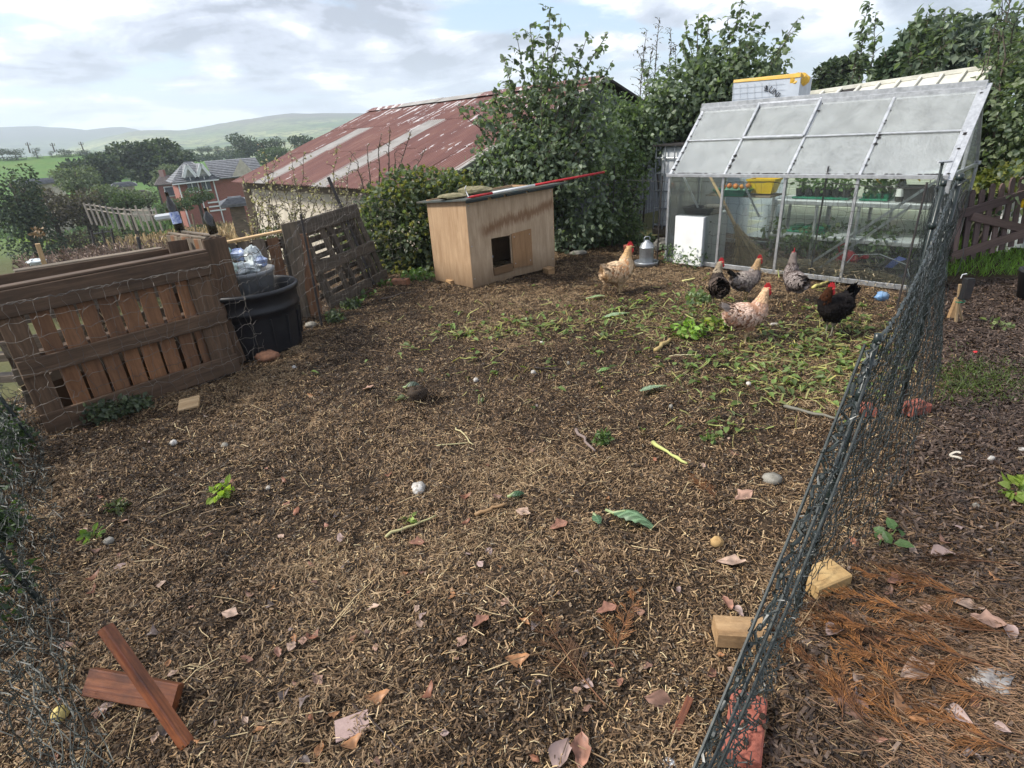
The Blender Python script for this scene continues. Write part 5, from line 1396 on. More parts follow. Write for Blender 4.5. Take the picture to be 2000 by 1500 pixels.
for px, py, w, lb in ((885, 556, .13, 'wooden block propping up the near left side of the hen house'), (1072, 533, .10, 'small block under the far right corner of the hen house')):
    q = G(px, py); solo(MB().beam(q - ce * w / 2 + V3(0, 0, .02), q + ce * w / 2 + V3(0, 0, .03), .12, .09), 'block', MAT['block'], lb, 'wood block')
MAT['mossy'] = basic('mossy', (0.27, 0.235, 0.15), .9, .2, (0.11, 0.105, 0.05), 16, .6, .01)
# stones and red-white pole on the roof
for s, d_, sx, sy, sz, lb in ((.06, .30, .17, .10, .035, 'flat pale rock weighing down the left end of the hen house roof'), (.50, .45, .22, .12, .05, 'rounded mossy rock in the middle of the hen house roof'), (.22, .42, .13, .1, .02, 'thin flat rock just behind the pale rock on the roof')):
    q = hp(s, d_, rz(s) + .02 - d_ * .06 + sz * .8); solo(crumple(q, 1, int(s * 100 + 50), (sx, sy, sz), 14, .22), 'roof_stone', MAT['mossy'], lb, 'stone')
rodA = hp(.03, -.06, rz(.03) + .035); rodB = W(1180, 336, CN - CNf * -.06, CN - CNf * -.06 + ce)
rod = thing('ranging_pole', 'red and white striped pole lying along the hen house roof', 'pole', rodA)
for f0, f1, m_ in ((.0, .14, 'red_plastic'), (.14, .44, 'white_paint'), (.44, 1.0, 'red_plastic')):
    MB().tube([rodA + (rodB - rodA) * f0, rodA + (rodB - rodA) * f1], .014, 10).build('band', MAT[m_], rod, True)
MB().tube([rodA - unit(rodB - rodA) * .05, rodA], [.003, .012], 8).build('tip', MAT['red_plastic'], rod)
solo(MB().tube([rodA + V3(-.03, .03, .0), rodA + V3(-.05, .05, .05), rodA + V3(-.06, .02, .09), rodA + V3(-.045, 0, .12)], .006, 6), 'hook', MAT['white_paint'], 'small white hook standing up by the red tip of the striped pole', 'hook')

# drinker
q = at(1262, 519)
dk = thing('drinker', 'galvanised poultry drinker with a domed top and a wire handle', 'drinker', q)
MB().lathe(q, [(.05, 0), (.145, .0), (.15, .03), (.155, .05), (.15, .052), (.14, .03), (.09, .02)], 28).build('dish', MAT['galv'], dk, True)
MB().lathe(q, [(.088, .025), (.09, .03), (.09, .215), (.094, .22), (.094, .23), (.088, .235), (.07, .275), (.035, .30), (.03, .315), (.0, .318)], 28).build('body', MAT['galv'], dk, True)
MB().tube([q + V3(-.035, 0, .30), q + V3(-.035, 0, .345), q + V3(-.02, 0, .358), q + V3(.02, 0, .358), q + V3(.035, 0, .345), q + V3(.035, 0, .30)], .007, 6).build('handle', MAT['galv'], dk, True)
q = at(1226, 497); solo(MB().beam(q + V3(-.05, .02, .06), q + V3(.06, -.01, .07), .1, .14, ch=.01), 'brick', MAT['brick'], 'weathered brick standing by the hedge behind the buff hen', 'brick')
q = at(1290, 490); solo(crumple(q + V3(0, 0, .08), .11, 9, (1, .8, .9), 14, .3), 'stone', MAT['stone'], 'brown rock against the greenhouse corner behind the drinker', 'stone')
q = at(1130, 498); solo(crumple(q + V3(0, 0, .02), .09, 19, (1.4, .8, .35), 14, .3), 'stone', MAT['stone'], 'pale flat stone in the dark litter behind the hen house', 'stone')
q = at(783, 556); bk_ = thing('brick', 'buff engineering brick with a hole lying left of the hen house', 'brick', q)
MB().beam(q + V3(-.10, .03, .035), q + V3(.10, -.02, .035), .11, .075, ch=.006).build('brick_body', MAT['brick_buff'], bk_)
MB().beam(q + V3(-.05, .02, .068), q + V3(.05, -.008, .0735), .05, .002).build('frog_shade', MAT['black_plastic'], bk_)  # flat black plate stands in for the shaded hollow of the brick

# ================================================================ HENS
def hen(label, px, py, heading, scale, base, tip, neck, tailc, wing=None, head_yaw=0.0, upright=0.0, seed=1, legc=(0.35, 0.26, 0.14), tail_up=.7, tail_len=.12, lift=0.0, lace=0.6, face=True, fluff=1.14, leg=.03):
    """heading: degrees, 0 = +X, counter-clockwise"""
    root_p = at(px, py) + V3(0, 0, .005)
    g = np.random.default_rng(seed)
    sp = np.array([(-.195, .285, .010, .012), (-.165, .268, .045, .050), (-.11, .245, .078, .088), (-.04, .230, .092, .103), (.03, .233, .090, .100), (.085, .262, .072, .086),
                   (.117, .305, .050, .056), (.132, .345, .037, .040), (.141, .380, .030, .032), (.150, .404, .0265, .028), (.170, .413, .021, .021), (.184, .410, .011, .011)])
    sp[:, 1] += np.where(sp[:, 0] > .1, upright * .05, 0) + upright * .05 * (sp[:, 0] + .05) / .15
    sp[6:, 0] -= upright * .045
    sp[:, 1] += leg; sp[:7, 2] *= fluff; sp[:7, 3] *= 1 + (fluff - 1) * .6
    # refine along the spine
    tt = np.linspace(0, len(sp) - 1, 34); k = np.arange(len(sp))
    S = np.stack([np.interp(tt, k, sp[:, i]) for i in range(4)], 1)
    for _ in range(2): S[1:-1] = (S[:-2] + 2 * S[1:-1] + S[2:]) / 4
    C = np.stack([S[:, 0], np.zeros(len(S)), S[:, 1]], 1)
    neck_i = int(7 / 11 * 33)
    piv = C[neck_i].copy()
    def yawed(P, i):
        f = np.clip((i - neck_i + 5) / 8, 0, 1); a = math.radians(head_yaw) * f
        q = P - piv; ca, sa = math.cos(a), math.sin(a)
        return piv + np.stack([q[..., 0] * ca - q[..., 1] * sa, q[..., 0] * sa + q[..., 1] * ca, q[..., 2]], -1)
    T = np.gradient(C, axis=0); T /= np.linalg.norm(T, axis=1)[:, None]
    ang = np.linspace(0, 2 * math.pi, 19)[:-1]
    rings = []
    for i in range(len(C)):
        s = V3(0, 1, 0); u = np.cross(T[i], s) * -1
        rings.append(yawed(C[i] + s * np.cos(ang)[:, None] * S[i, 2] + u * np.sin(ang)[:, None] * S[i, 3], i))
    mb = MB().loft(rings)
    stance = g.uniform(.012, .03)
    for sd_ in (-1, 1):
        y = sd_ * .042; fx = stance * sd_
        fl = 1 + (fluff - 1) * 1.6; th = [((-.005, y * .9, .20), .062 * fl), ((-.006, y * 1.05, .15), .046 * fl), ((.004 + fx * .4, y * 1.05, .118 - (fl - 1) * .06), .024 * fl), ((.008 + fx * .7, y * 1.02, .095 - (fl - 1) * .1), .010 * fl)]
        mb.loft([np.array([V3(*c) + V3(0, 0, leg) + V3(math.cos(a) * r * 1.1, math.sin(a) * r * .8, 0) for a in ang]) for c, r in th])
        mb.tube([(.006 + fx * .6, y * 1.02, .11 + leg), (.0 + fx, y, .055 + leg * .5), (.006 + fx, y, .008)], .0075, 8)
        for a in (-.5, 0, .5, math.pi): mb.tube([(.006 + fx, y, .010), (.006 + fx + math.cos(a) * .026, y + math.sin(a) * .026, .008), (.006 + fx + math.cos(a) * (.05 if a < 3 else .028), y + math.sin(a) * (.05 if a < 3 else .028), .004)], [.0065, .006, .004], 6)
    me = mb.mesh('hen_tmp'); tmp = bpy.data.objects.new('hen_tmp', me); COL.objects.link(tmp)
    md = tmp.modifiers.new('r', 'REMESH'); md.mode = 'VOXEL'; md.voxel_size = .0052
    dg = bpy.context.evaluated_depsgraph_get(); dg.update()
    body = bpy.data.meshes.new_from_object(tmp.evaluated_get(dg)); bpy.data.objects.remove(tmp)
    n = len(body.vertices); co = np.zeros(n * 3, np.float32); body.vertices.foreach_get('co', co); co = co.reshape(-1, 3)
    base = np.asarray(base); tip = np.asarray(tip); neck = np.asarray(neck)
    colr = np.repeat(base[None] * .8, n, 0)
    low = np.clip((.112 + leg - co[:, 2]) / .012, 0, 1)[:, None]; colr = colr * (1 - low) + np.asarray(legc) * low
    hd = np.clip((co[:, 2] - (.39 + leg + upright * .09)) / .01, 0, 1)[:, None]; colr = colr * (1 - hd) + (neck * .9) * hd
    if 'Col' in body.attributes: body.attributes.remove(body.attributes['Col'])
    at_ = body.attributes.new('Col', 'FLOAT_COLOR', 'POINT'); at_.data.foreach_set('color', np.concatenate([colr, np.ones((n, 1))], 1).astype(np.float32).ravel())
    body.polygons.foreach_set('use_smooth', np.ones(len(body.polygons), bool)); body.materials.clear(); body.materials.append(MAT['feather'])
    root = thing('hen', label, 'hen', root_p, 'hens in the run')
    root.rotation_euler = (0, 0, math.radians(heading)); root.scale = (scale,) * 3
    def part(name, mb_, m_, parent=root, smooth=False, kind=None):
        me_ = mb_.mesh(name, smooth); me_.materials.append(m_); o = bpy.data.objects.new(name, me_); COL.objects.link(o); o.parent = parent
        if kind: o['kind'] = kind
        return o
    o = bpy.data.objects.new('body', body); COL.objects.link(o); o.parent = root
    # plumage: overlapping feathers following the body back towards the tail
    nf_ = 1150
    ii = g.uniform(1.0, 29.5, nf_); aa = g.uniform(0, 2 * math.pi, nf_)
    i0 = ii.astype(int); fr = (ii - i0)[:, None]
    R0 = np.array(rings); def_ = lambda i: R0[i]
    aj = (aa / (2 * math.pi) * 18); a0 = aj.astype(int) % 18; a1 = (a0 + 1) % 18; af = (aj - np.floor(aj))[:, None]
    P = (R0[i0, a0] * (1 - af) + R0[i0, a1] * af) * (1 - fr) + (R0[i0 + 1, a0] * (1 - af) + R0[i0 + 1, a1] * af) * fr
    cen = R0.mean(1); cc = cen[i0] * (1 - fr) + cen[i0 + 1] * fr
    nr = P - cc; nr /= np.linalg.norm(nr, axis=1)[:, None]
    back = -(cen[i0 + 1] - cen[i0]); back /= np.linalg.norm(back, axis=1)[:, None]
    dirf = back + nr * .30 + V3(0, 0, -.22) + g.normal(0, .10, (nf_, 3))
    isn = (i0 > neck_i - 3)[:, None]
    sz = np.where(isn[:, 0], .026, np.where(i0 < 6, .042, .044)) * g.uniform(.75, 1.2, nf_)
    cb_ = np.where(isn, neck, base) * g.uniform(.7, 1.2, (nf_, 1))
    if wing is not None:
        wm = (np.abs(nr[:, 1]) > .55) & (P[:, 2] > .215 + leg) & (P[:, 0] < .07) & (P[:, 0] > -.12); cb_ = np.where(wm[:, None], np.asarray(wing) * g.uniform(.7, 1.2, (nf_, 1)), cb_)
    tp = np.where(isn, neck * 1.15, tip) * g.uniform(.75, 1.2, (nf_, 1))
    dirf /= np.linalg.norm(dirf, axis=1)[:, None]
    s_ = np.cross(dirf, nr); s_ /= np.linalg.norm(s_, axis=1)[:, None]; L = sz[:, None]; P = P + nr * .002
    v = np.stack([P, P + dirf * L * .55 + s_ * L * .36 + nr * .001, P + dirf * L + s_ * L * .17 - nr * .002, P + dirf * L * 1.08 - nr * .003, P + dirf * L - s_ * L * .17 - nr * .002, P + dirf * L * .55 - s_ * L * .36 + nr * .001, P + dirf * L * .55 + nr * .004], 1)
    c_ = np.stack([cb_, cb_ * (1 - lace) + tp * lace, tp, tp, tp, cb_ * (1 - lace) + tp * lace, cb_], 1)
    i_ = np.arange(nf_)[:, None] * 7
    f = np.concatenate([i_ + np.array([q]) for q in ([0, 6, 1], [1, 6, 2], [2, 6, 3], [3, 6, 4], [4, 6, 5], [5, 6, 0])])
    part('plumage', MB().add(v.reshape(-1, 3), f, None, c_.reshape(-1, 3)), MAT['feather'], kind='stuff')
    # thigh fluff
    mbf = MB()
    nf2 = 240; sd2 = np.where(g.random(nf2) < .5, -1, 1); zz2 = g.uniform(.115, .21, nf2); a2 = g.uniform(0, 6.28, nf2); rr2 = np.interp(zz2, [.11, .15, .21], [.022, .044, .06])
    P2 = np.stack([-.004 + np.cos(a2) * rr2, sd2 * .044 + np.sin(a2) * rr2 * .8, zz2 + leg], 1); n2v = np.stack([np.cos(a2), np.sin(a2), 0 * a2], 1)
    mbf.leaves(P2, n2v * .3 + V3(-.15, 0, -1), n2v, .032 * g.uniform(.7, 1.2, nf2), .02, (base * .9) * g.uniform(.75, 1.2, (nf2, 1)), .1, .0, False)
    part('thigh_feathers', mbf, MAT['feather'], kind='stuff')
    # wings
    for sd_ in (-1, 1):
        mbw = MB(); m_ = 26
        q = g.random((m_, 2)); wc = np.asarray(wing if wing is not None else base)
        P3 = np.stack([.06 - .17 * q[:, 0], sd_ * (.094 - .028 * np.abs(q[:, 0] - .3)), .272 + leg - .075 * q[:, 1] - .01 * q[:, 0]], 1)
        mbw.leaves(P3, np.tile(V3(-1, sd_ * -.10, -.16), (m_, 1)) + g.normal(0, .06, (m_, 3)), np.tile(V3(0, sd_, .25), (m_, 1)), .075, .03, wc * g.uniform(.7, 1.25, (m_, 1)), .15, .02, True)
        part('wing', mbw, MAT['feather'])
    # tail
    mbt = MB(); m_ = 16; fan = np.linspace(-1, 1, m_)
    P4 = np.stack([np.full(m_, -.165), fan * .022, .285 + leg + .012 * (1 - np.abs(fan))], 1)
    d4 = np.stack([np.full(m_, -1.0), fan * .35, tail_up + .35 * (1 - np.abs(fan))], 1)
    mbt.leaves(P4, d4, np.stack([np.zeros(m_), np.where(fan >= 0, 1., -1.), np.full(m_, .25)], 1), tail_len * g.uniform(.85, 1.1, m_), .042, np.asarray(tailc) * g.uniform(.7, 1.2, (m_, 1)), .1, .12, True)
    P5 = np.stack([g.uniform(-.17, -.11, 30), g.uniform(-.04, .04, 30), g.uniform(.27, .325, 30) + leg], 1)
    mbt.leaves(P5, np.tile(V3(-1, 0, tail_up * .75), (30, 1)) + g.normal(0, .25, (30, 3)), np.tile(V3(0, 0, 1), (30, 1)), .065, .03, np.asarray(tailc) * .5 + base * .5, .1, .1, True)
    part('tail', mbt, MAT['feather'])
    # head
    H = yawed(C[29], 29); hdir = unit(yawed(C[32], 32) - yawed(C[28], 28)); hdir = unit(hdir * V3(1, 1, .35)); hs = unit(np.cross(V3(0, 0, 1), hdir)); hu = np.cross(hdir, hs)
    Hd = yawed(C[28] * .5 + C[30] * .5, 29)
    mbk = MB(); B0 = Hd + hdir * .022 - hu * .001
    mbk.loft([np.array([B0 + hdir * l - hu * dz + (hs * math.cos(a) * r + hu * math.sin(a) * r * .9) for a in ang[::2]]) for l, r, dz in ((-.004, .0095, 0), (.012, .0075, .001), (.024, .0035, .004), (.029, .0008, .008))])
    part('beak', mbk, MAT['beak'], smooth=True)
    mbc = MB(); prof = [(-.026, .016), (-.022, .036), (-.014, .030), (-.009, .047), (-.001, .034), (.004, .048), (.011, .032), (.016, .041), (.022, .024), (.029, .012)]
    low_ = [(-.022, .010), (.0, .014), (.026, .008)]
    for sg in (-1, 1):
        pass
    top_ = [Hd + hdir * x * 1.15 + hu * (z * 1.3 + .003) for x, z in prof]
    bot_ = [Hd + hdir * x + hu * (.016 if -.02 < x < .02 else .010) for x, z in prof]
    vv = [p + hs * s2 * (.003 if k < len(prof) else .006) for s2 in (-1, 1) for k, p in enumerate(top_ + bot_)]
    N_ = len(prof); ff = []
    for k in range(N_ - 1):
        ff += [[k, k + 1, N_ + k + 1, N_ + k], [2 * N_ + k + 1, 2 * N_ + k, 3 * N_ + k, 3 * N_ + k + 1], [k + 1, k, 2 * N_ + k, 2 * N_ + k + 1]]
    mbc.add(vv, np.array(ff)); part('comb', mbc, MAT['comb'])
    for sg in (-1, 1):
        mw = MB(); W0 = Hd + hdir * .018 + hs * sg * .009 - hu * .014
        mw.loft([np.array([W0 - hu * l + hdir * (-.004 * l / .03) + (hs * math.cos(a) * r * .4 + hdir * math.sin(a) * r) for a in ang[::2]]) for l, r in ((-.004, .005), (.006, .013), (.020, .017), (.033, .014), (.042, .004))])
        part('wattle', mw, MAT['comb'], smooth=True)
        if face:
            mf = MB(); F0 = Hd + hdir * .006 + hs * sg * .0175 + hu * .001
            mf.loft([np.array([F0 + hs * sg * l + (hdir * math.cos(a) * r * 1.25 + hu * math.sin(a) * r) for a in ang[::2]]) for l, r in ((-.008, .016), (.001, .0145), (.005, .010), (.0065, .003))])
            part('face_skin', mf, MAT['comb'], smooth=True)
        me_ = MB(); E0 = Hd + hdir * .008 + hs * sg * .0235 + hu * .005
        me_.loft([np.array([E0 + hs * sg * l + (hdir * math.cos(a) * r + hu * math.sin(a) * r) for a in ang[::2]]) for l, r in ((-.004, .0048), (.001, .0045), (.0028, .0025), (.0032, .0005))])
        part('eye', me_, MAT['eye'], smooth=True)
    return root

hen('buff feather-footed hen with a rusty wing, back turned beside the drinker', 1208, 574, 25, 1.02, (.56, .40, .25), (.66, .50, .33), (.50, .32, .16), (.62, .47, .32), (.42, .20, .085), -20, .55, 1, (.50, .36, .2), .65, .08, lace=.6, face=False, fluff=1.25, leg=.0)
hen('dark laced hen with a pale grey neck turned away, looking over to its right', 1399, 602, 78, .82, (.028, .022, .019), (.17, .13, .11), (.30, .24, .17), (.012, .011, .010), None, -75, .5, 2, (.2, .15, .1), .9, .11, lace=.6, fluff=1.12)
hen('grey hen with a golden neck standing side-on behind the dark laced hen', 1455, 586, 10, .79, (.19, .155, .14), (.38, .33, .29), (.36, .24, .13), (.03, .028, .026), None, 0, .5, 3, (.36, .27, .14), .8, .13, lace=.5)
hen('salmon and cream hen in side view in front of the others on the green scraps', 1456, 670, 4, .90, (.42, .235, .155), (.68, .52, .42), (.58, .38, .23), (.36, .30, .26), (.40, .24, .18), 0, .35, 4, (.45, .33, .2), .45, .12, lace=.9, fluff=1.18, leg=.03)
hen('grey-brown barred hen standing upright with its back to the camera', 1545, 590, 95, .80, (.075, .055, .05), (.36, .31, .29), (.17, .14, .125), (.05, .042, .04), None, -35, 1.0, 5, (.3, .22, .14), .2, .07, lace=.9, fluff=1.12)
hen('black hen with a coppery neck twisting its head back over its shoulder', 1618, 655, 205, .88, (.012, .010, .010), (.018, .015, .014), (.045, .018, .009), (.008, .008, .009), None, 150, .15, 6, (.20, .18, .14), .95, .17, lace=.5)

# ================================================================ NETTING
def net(mb, base, top, n_h, step, r, seed=0, wob=.012, sub=3, rtop=None, knots=False, z_sp=None):
    """strands between two polylines base->top (functions of 0..1); n_h horizontal lines, uprights every step metres"""
    g = np.random.default_rng(seed)
    def samp(poly, f):
        poly = np.asarray(poly); d = np.concatenate([[0], np.cumsum(np.linalg.norm(np.diff(poly, axis=0), axis=1))]); d /= d[-1]
        return np.stack([np.interp(f, d, poly[:, i]) for i in range(3)], -1)
    L = np.linalg.norm(np.diff(np.asarray(base), axis=0), axis=1).sum()
    m = max(3, int(L / step)); fs = np.linspace(0, 1, m)
    B = samp(base, fs); T = samp(top, fs)
    vs_ = np.linspace(0, 1, n_h)
    if z_sp is not None: vs_ = vs_ ** z_sp
    Gd = B[:, None, :] * (1 - vs_)[None, :, None] + T[:, None, :] * vs_[None, :, None]
    Gd = Gd + g.normal(0, wob, Gd.shape) * np.array([1, 1, .5])
    cols = np.ones(3)
    # uprights
    def refine(P):
        k = P.shape[1]; ts = np.linspace(0, k - 1, (k - 1) * sub + 1); i0 = np.minimum(ts.astype(int), k - 2); f = (ts - i0)[None, :, None]
        Q = P[:, i0] * (1 - f) + P[:, i0 + 1] * f
        return Q + g.normal(0, wob * .45, Q.shape)
    mb.tubes(refine(Gd), r, 3)
    mb.tubes(refine(np.swapaxes(Gd, 0, 1)), r * 1.15, 3)
    if rtop: mb.tubes(refine(T[None]), rtop, 5)
    if knots:
        K = Gd.reshape(-1, 3); o = np.array([[1, 0, 0], [-1, 0, 0], [0, 1, 0], [0, -1, 0], [0, 0, 1], [0, 0, -1]]) * r * 2.6
        v = (K[:, None] + o[None]).reshape(-1, 3); i = np.arange(len(K))[:, None] * 6
        f = np.concatenate([i + np.array([q]) for q in ([0, 2, 4], [2, 1, 4], [1, 3, 4], [3, 0, 4], [2, 0, 5], [1, 2, 5], [3, 1, 5], [0, 3, 5])])
        mb.add(v, f)
    return Gd

# right-hand dark green electric netting
rn_f = thing('netting_fence', 'dark green poultry netting sagging along the right side of the run', 'netting fence', V3(*G(1550, 1195)[:2], 0))
p1b = G(1550, 1190); p1t = W(1716, 652, p1b, p1b + V3(1, -.2, 0))
p2b = G(1752, 812); p2t = V3(p2b[0] + .02, p2b[1] - .0, 1.36)
p3b = G(1762, 590); p3t = V3(p3b[0] + .05, p3b[1] + .05, 1.12)
def net_post(parent, b_, t_, r=.0095, foot=True):
    o = MB(); o.tube([b_ - V3(0, 0, .1), b_ * .5 + t_ * .5 + V3(.004, .003, 0), t_], r, 8); o.lathe(t_ - V3(0, 0, .03), [(r * 1.05, 0), (r * 1.2, .003), (r * 1.15, .03), (.001, .032)], 10)
    for f in (.3, .55, .8):
        q = b_ + (t_ - b_) * f; o.lathe(q, [(r * 1.05, 0), (r * 1.5, .006), (r * 1.5, .03), (r * 1.05, .036)], 8, unit(t_ - b_))
    return o.build('post', MAT['post_green'], parent, True)
net_post(rn_f, p1b, p1t, .0095); net_post(rn_f, p2b, p2t, .015); net_post(rn_f, p3b + V3(.08, .0, 0), p3t + V3(.06, 0, .1), .011)
p2c = p2b + V3(.10, .25, 0); net_post(rn_f, p2c, p2c + V3(.05, .02, 1.30), .013)
mb = MB()
endT = W(1370, 1450, p1b, V3(*G(1385, 1600)[:2], 0)); endB = V3(*G(1392, 1580)[:2], .02)
# hanging bundle from the post towards the camera: strands gathered in ropes
def sag(a_, b_, d, n=9): 
    t_ = np.linspace(0, 1, n)[:, None]; P = a_ * (1 - t_) + b_ * t_; P[:, 2] -= d * 4 * (t_ * (1 - t_))[:, 0]; return P
near_top = D(1300, 1560, 1.0)
near_top = G(1345, 1545, .28); near_bot = V3(*G(1425, 1560)[:2], .03)
net(mb, [V3(*near_bot), (near_bot + p1b) / 2 + V3(.0, 0, .02), p1b + V3(.02, .0, .03)], sag(near_top, p1t + V3(-.01, 0, -.03), .05), 12, .034, .0018, 3, .013, 4, .0055, True)
mb2 = sag(near_top + V3(.02, 0, -.03), p1t + V3(0, 0, -.12), .07)
mb.tubes(np.stack([mb2, sag(near_top + V3(.035, 0, -.06), p1t + V3(.01, 0, -.25), .06), sag(near_top + V3(-.01, 0, .0), p1t + V3(-.02, .02, -.04), .03)]), .0045, 5)
# knots along the top rope
for k in range(1, 9):
    q = near_top + (p1t - near_top) * (k / 9) - V3(0, 0, .2 * (k / 9) * (1 - k / 9)); mb.lathe(q, [(.003, -.010), (.007, -.005), (.007, .005), (.003, .010)], 6, unit(p1t - near_top))
# between the two posts and on to the far corner, foot kicked out over the path
topB = np.concatenate([sag(p1t + V3(0, 0, -.03), p2t + V3(-.02, 0, -.04), .13, 9), sag(p2t + V3(0, 0, -.06), p3t + V3(.08, 0, 0), .10, 6)[1:]])
foot = [p1b + V3(.02, 0, .02)] + [V3(p[0], p[1], .02) for p in NETB[2:6]] + [V3(p3b[0] + .14, p3b[1], .02)]
net(mb, foot, topB, 14, .040, .0015, 5, .006, 3, .005, False)
topC = np.concatenate([sag(p1t + V3(0, 0, -.10), p2t + V3(-.02, 0, -.12), .16, 9), sag(p2t + V3(0, 0, -.15), p3t + V3(.05, 0, -.1), .12, 6)[1:]])
foot2 = [p1b + V3(.01, .02, .02), V3(p2b[0], p2b[1], .02) * .5 + p1b * .5, V3(p2b[0] + .03, p2b[1], .02), V3(p3b[0], p3b[1], .02)]
net(mb, foot2, topC, 13, .060, .0014, 6, .007, 3, .004, False)
# slack coils of net bunched on the second post
g = np.random.default_rng(15)
for k in range(18):
    a_ = p2b + (p2t - p2b) * g.uniform(.02, .45); b2 = p2b + (p2t - p2b) * g.uniform(.5, .97)
    o = V3(g.normal(.02, .06), g.normal(0, .06), 0)
    t_ = np.linspace(0, 1, 12)[:, None]; P = a_ * (1 - t_) + b2 * t_ + o + g.normal(0, .012, (12, 3)); mb.tubes(P[None], .0019, 3)
for k in range(6):
    q = p2b + (p2t - p2b) * g.uniform(.55, .98); aa = np.linspace(0, 6.6, 22); r_ = g.uniform(.02, .05)
    mb.tube(np.stack([q[0] + r_ * np.cos(aa) + g.normal(0, .004, 22), q[1] + r_ * np.sin(aa), q[2] + .012 * np.sin(aa * 1.3) + aa * .002], 1), .0035, 5)
mb.build('net', MAT['net_green'], rn_f, kind='stuff')
# T-topped cap on the corner post
MB().tube([p3t + V3(.02, 0, .10), p3t + V3(.14, 0, .10)], .012, 6).build('post_cap', MAT['grey_paint_shade'], rn_f)

# thin dark net across the back, in front of the greenhouse
bf = thing('netting_fence', 'thin dark netting on slim black rods across the front of the greenhouse', 'netting fence', V3(2.5, 6.5, 0))
rods = [(1195, 482, 1.22), (1283, 506, 1.05), (1580, 546, 1.16), (1752, 600, 1.08)]
rp_ = []
for px, py, hgt in rods:
    q = G(px, py); t_ = q + V3(.03, .02, hgt); rp_.append((q, t_)); MB().tube([q - V3(0, 0, .1), t_], .009, 7).build('post', MAT['steel_black'], bf)
mb = MB()
fo = [r_[0] + V3(0, 0, .03) for r_ in rp_] + [p3b + V3(.14, 0, .03)]; to = [r_[1] * .25 + r_[0] * .75 + V3(0, 0, .62) for r_ in rp_] + [p3t]
to = [V3(p[0], p[1], min(p[2], z)) for p, z in zip([r_[1] for r_ in rp_] + [p3t], (.95, .98, 1.0, 1.02, 1.08))]
net(mb, fo, to, 9, .095, .0016, 9, .012, 2, .003)
mb.build('net', MAT['net_black'], bf, kind='stuff')

# left side: netting hung on steel rods along the pallets
lf = thing('netting_fence', 'slack brownish netting hung along the compost pallets on the left side', 'netting fence', V3(-2.2, 4.6, 0))
cL = V3(*G(84, 862)[:2], 0)
q1 = V3(*G(478, 722)[:2], 0) + nf * .05; q2 = V3(*G(600, 652)[:2], 0); r1b = G(628, 636); r2b = G(737, 560)
fo = [cL + nf * .05, q1, q2, r1b, r2b, r2b + V3(.25, .5, 0)]
fo = [V3(p[0], p[1], .03) for p in fo]
to = [V3(p[0], p[1], z) + nf * .03 for p, z in zip(fo, (.93, .90, .90, 1.02, 1.12, .95))]
mb = MB(); net(mb, fo, to, 9, .075, .0015, 12, .014, 3, .003, True)
mb.build('net', MAT['net_grey'], lf, kind='stuff')
tzr = [W(587, 418, r1b, r1b + V3(1, .2, 0)), None]
MB().tube([r1b - V3(0, 0, .1), tzr[0]], .012, 8).build('post', MAT['steel_black'], lf)
t2 = W(641, 346, r2b, r2b + V3(1, .25, 0)); MB().tube([r2b - V3(0, 0, .1), t2], .02, 8).build('post', MAT['steel_black'], lf)
# near-left netting run
nf2_ = thing('netting_fence', 'tangled dark poultry netting standing at the near left edge of the run', 'netting fence', V3(-2.4, 2.0, 0))
gL = [V3(*G(92, 868)[:2], .0), V3(*G(100, 1010)[:2], 0), V3(*G(118, 1180)[:2], 0), V3(*G(168, 1400)[:2], 0), V3(*G(210, 1560)[:2], 0), V3(-.9, .35, 0)]
od = [unit(V3(-p[1] * -.0 - 1, .15, 0)) for p in gL]
tL = [p + V3(-.28, .02, h_) for p, h_ in zip(gL, (.95, .92, .9, .9, .9, .9))]
mb = MB(); net(mb, [p + V3(0, 0, .02) for p in gL], tL, 12, .055, .0016, 22, .020, 3, .0045, True)
net(mb, [p + V3(-.14, 0, .02) for p in gL], [t_ + V3(-.16, 0, -.06) for t_ in tL], 9, .10, .0015, 23, .024, 3, .004, False)
g = np.random.default_rng(29)
for k in range(22):
    f = g.uniform(0, len(gL) - 1.01); i_ = int(f); q = gL[i_] * (1 - f + i_) + gL[i_ + 1] * (f - i_)
    dr = unit(gL[min(i_ + 1, 5)] - gL[i_]); t_ = np.linspace(-.5, .5, 10)[:, None]
    P = q + dr * t_ * g.uniform(.3, .8) + V3(g.uniform(-.16, .05), 0, 0) + g.normal(0, .018, (10, 3)); P[:, 2] = np.abs(P[:, 2]) + .02 + g.uniform(0, .06)
    mb.tubes(P[None], .0018, 3)
mb.build('net', MAT['net_dim'], nf2_, kind='stuff')
for f in (0.02, .42):
    i_ = int(f * 5); q = gL[i_]; MB().tube([q + V3(-.05, 0, -.1), q + V3(-.33, .03, .98)], .012, 8).build('post', MAT['post_green'], nf2_)

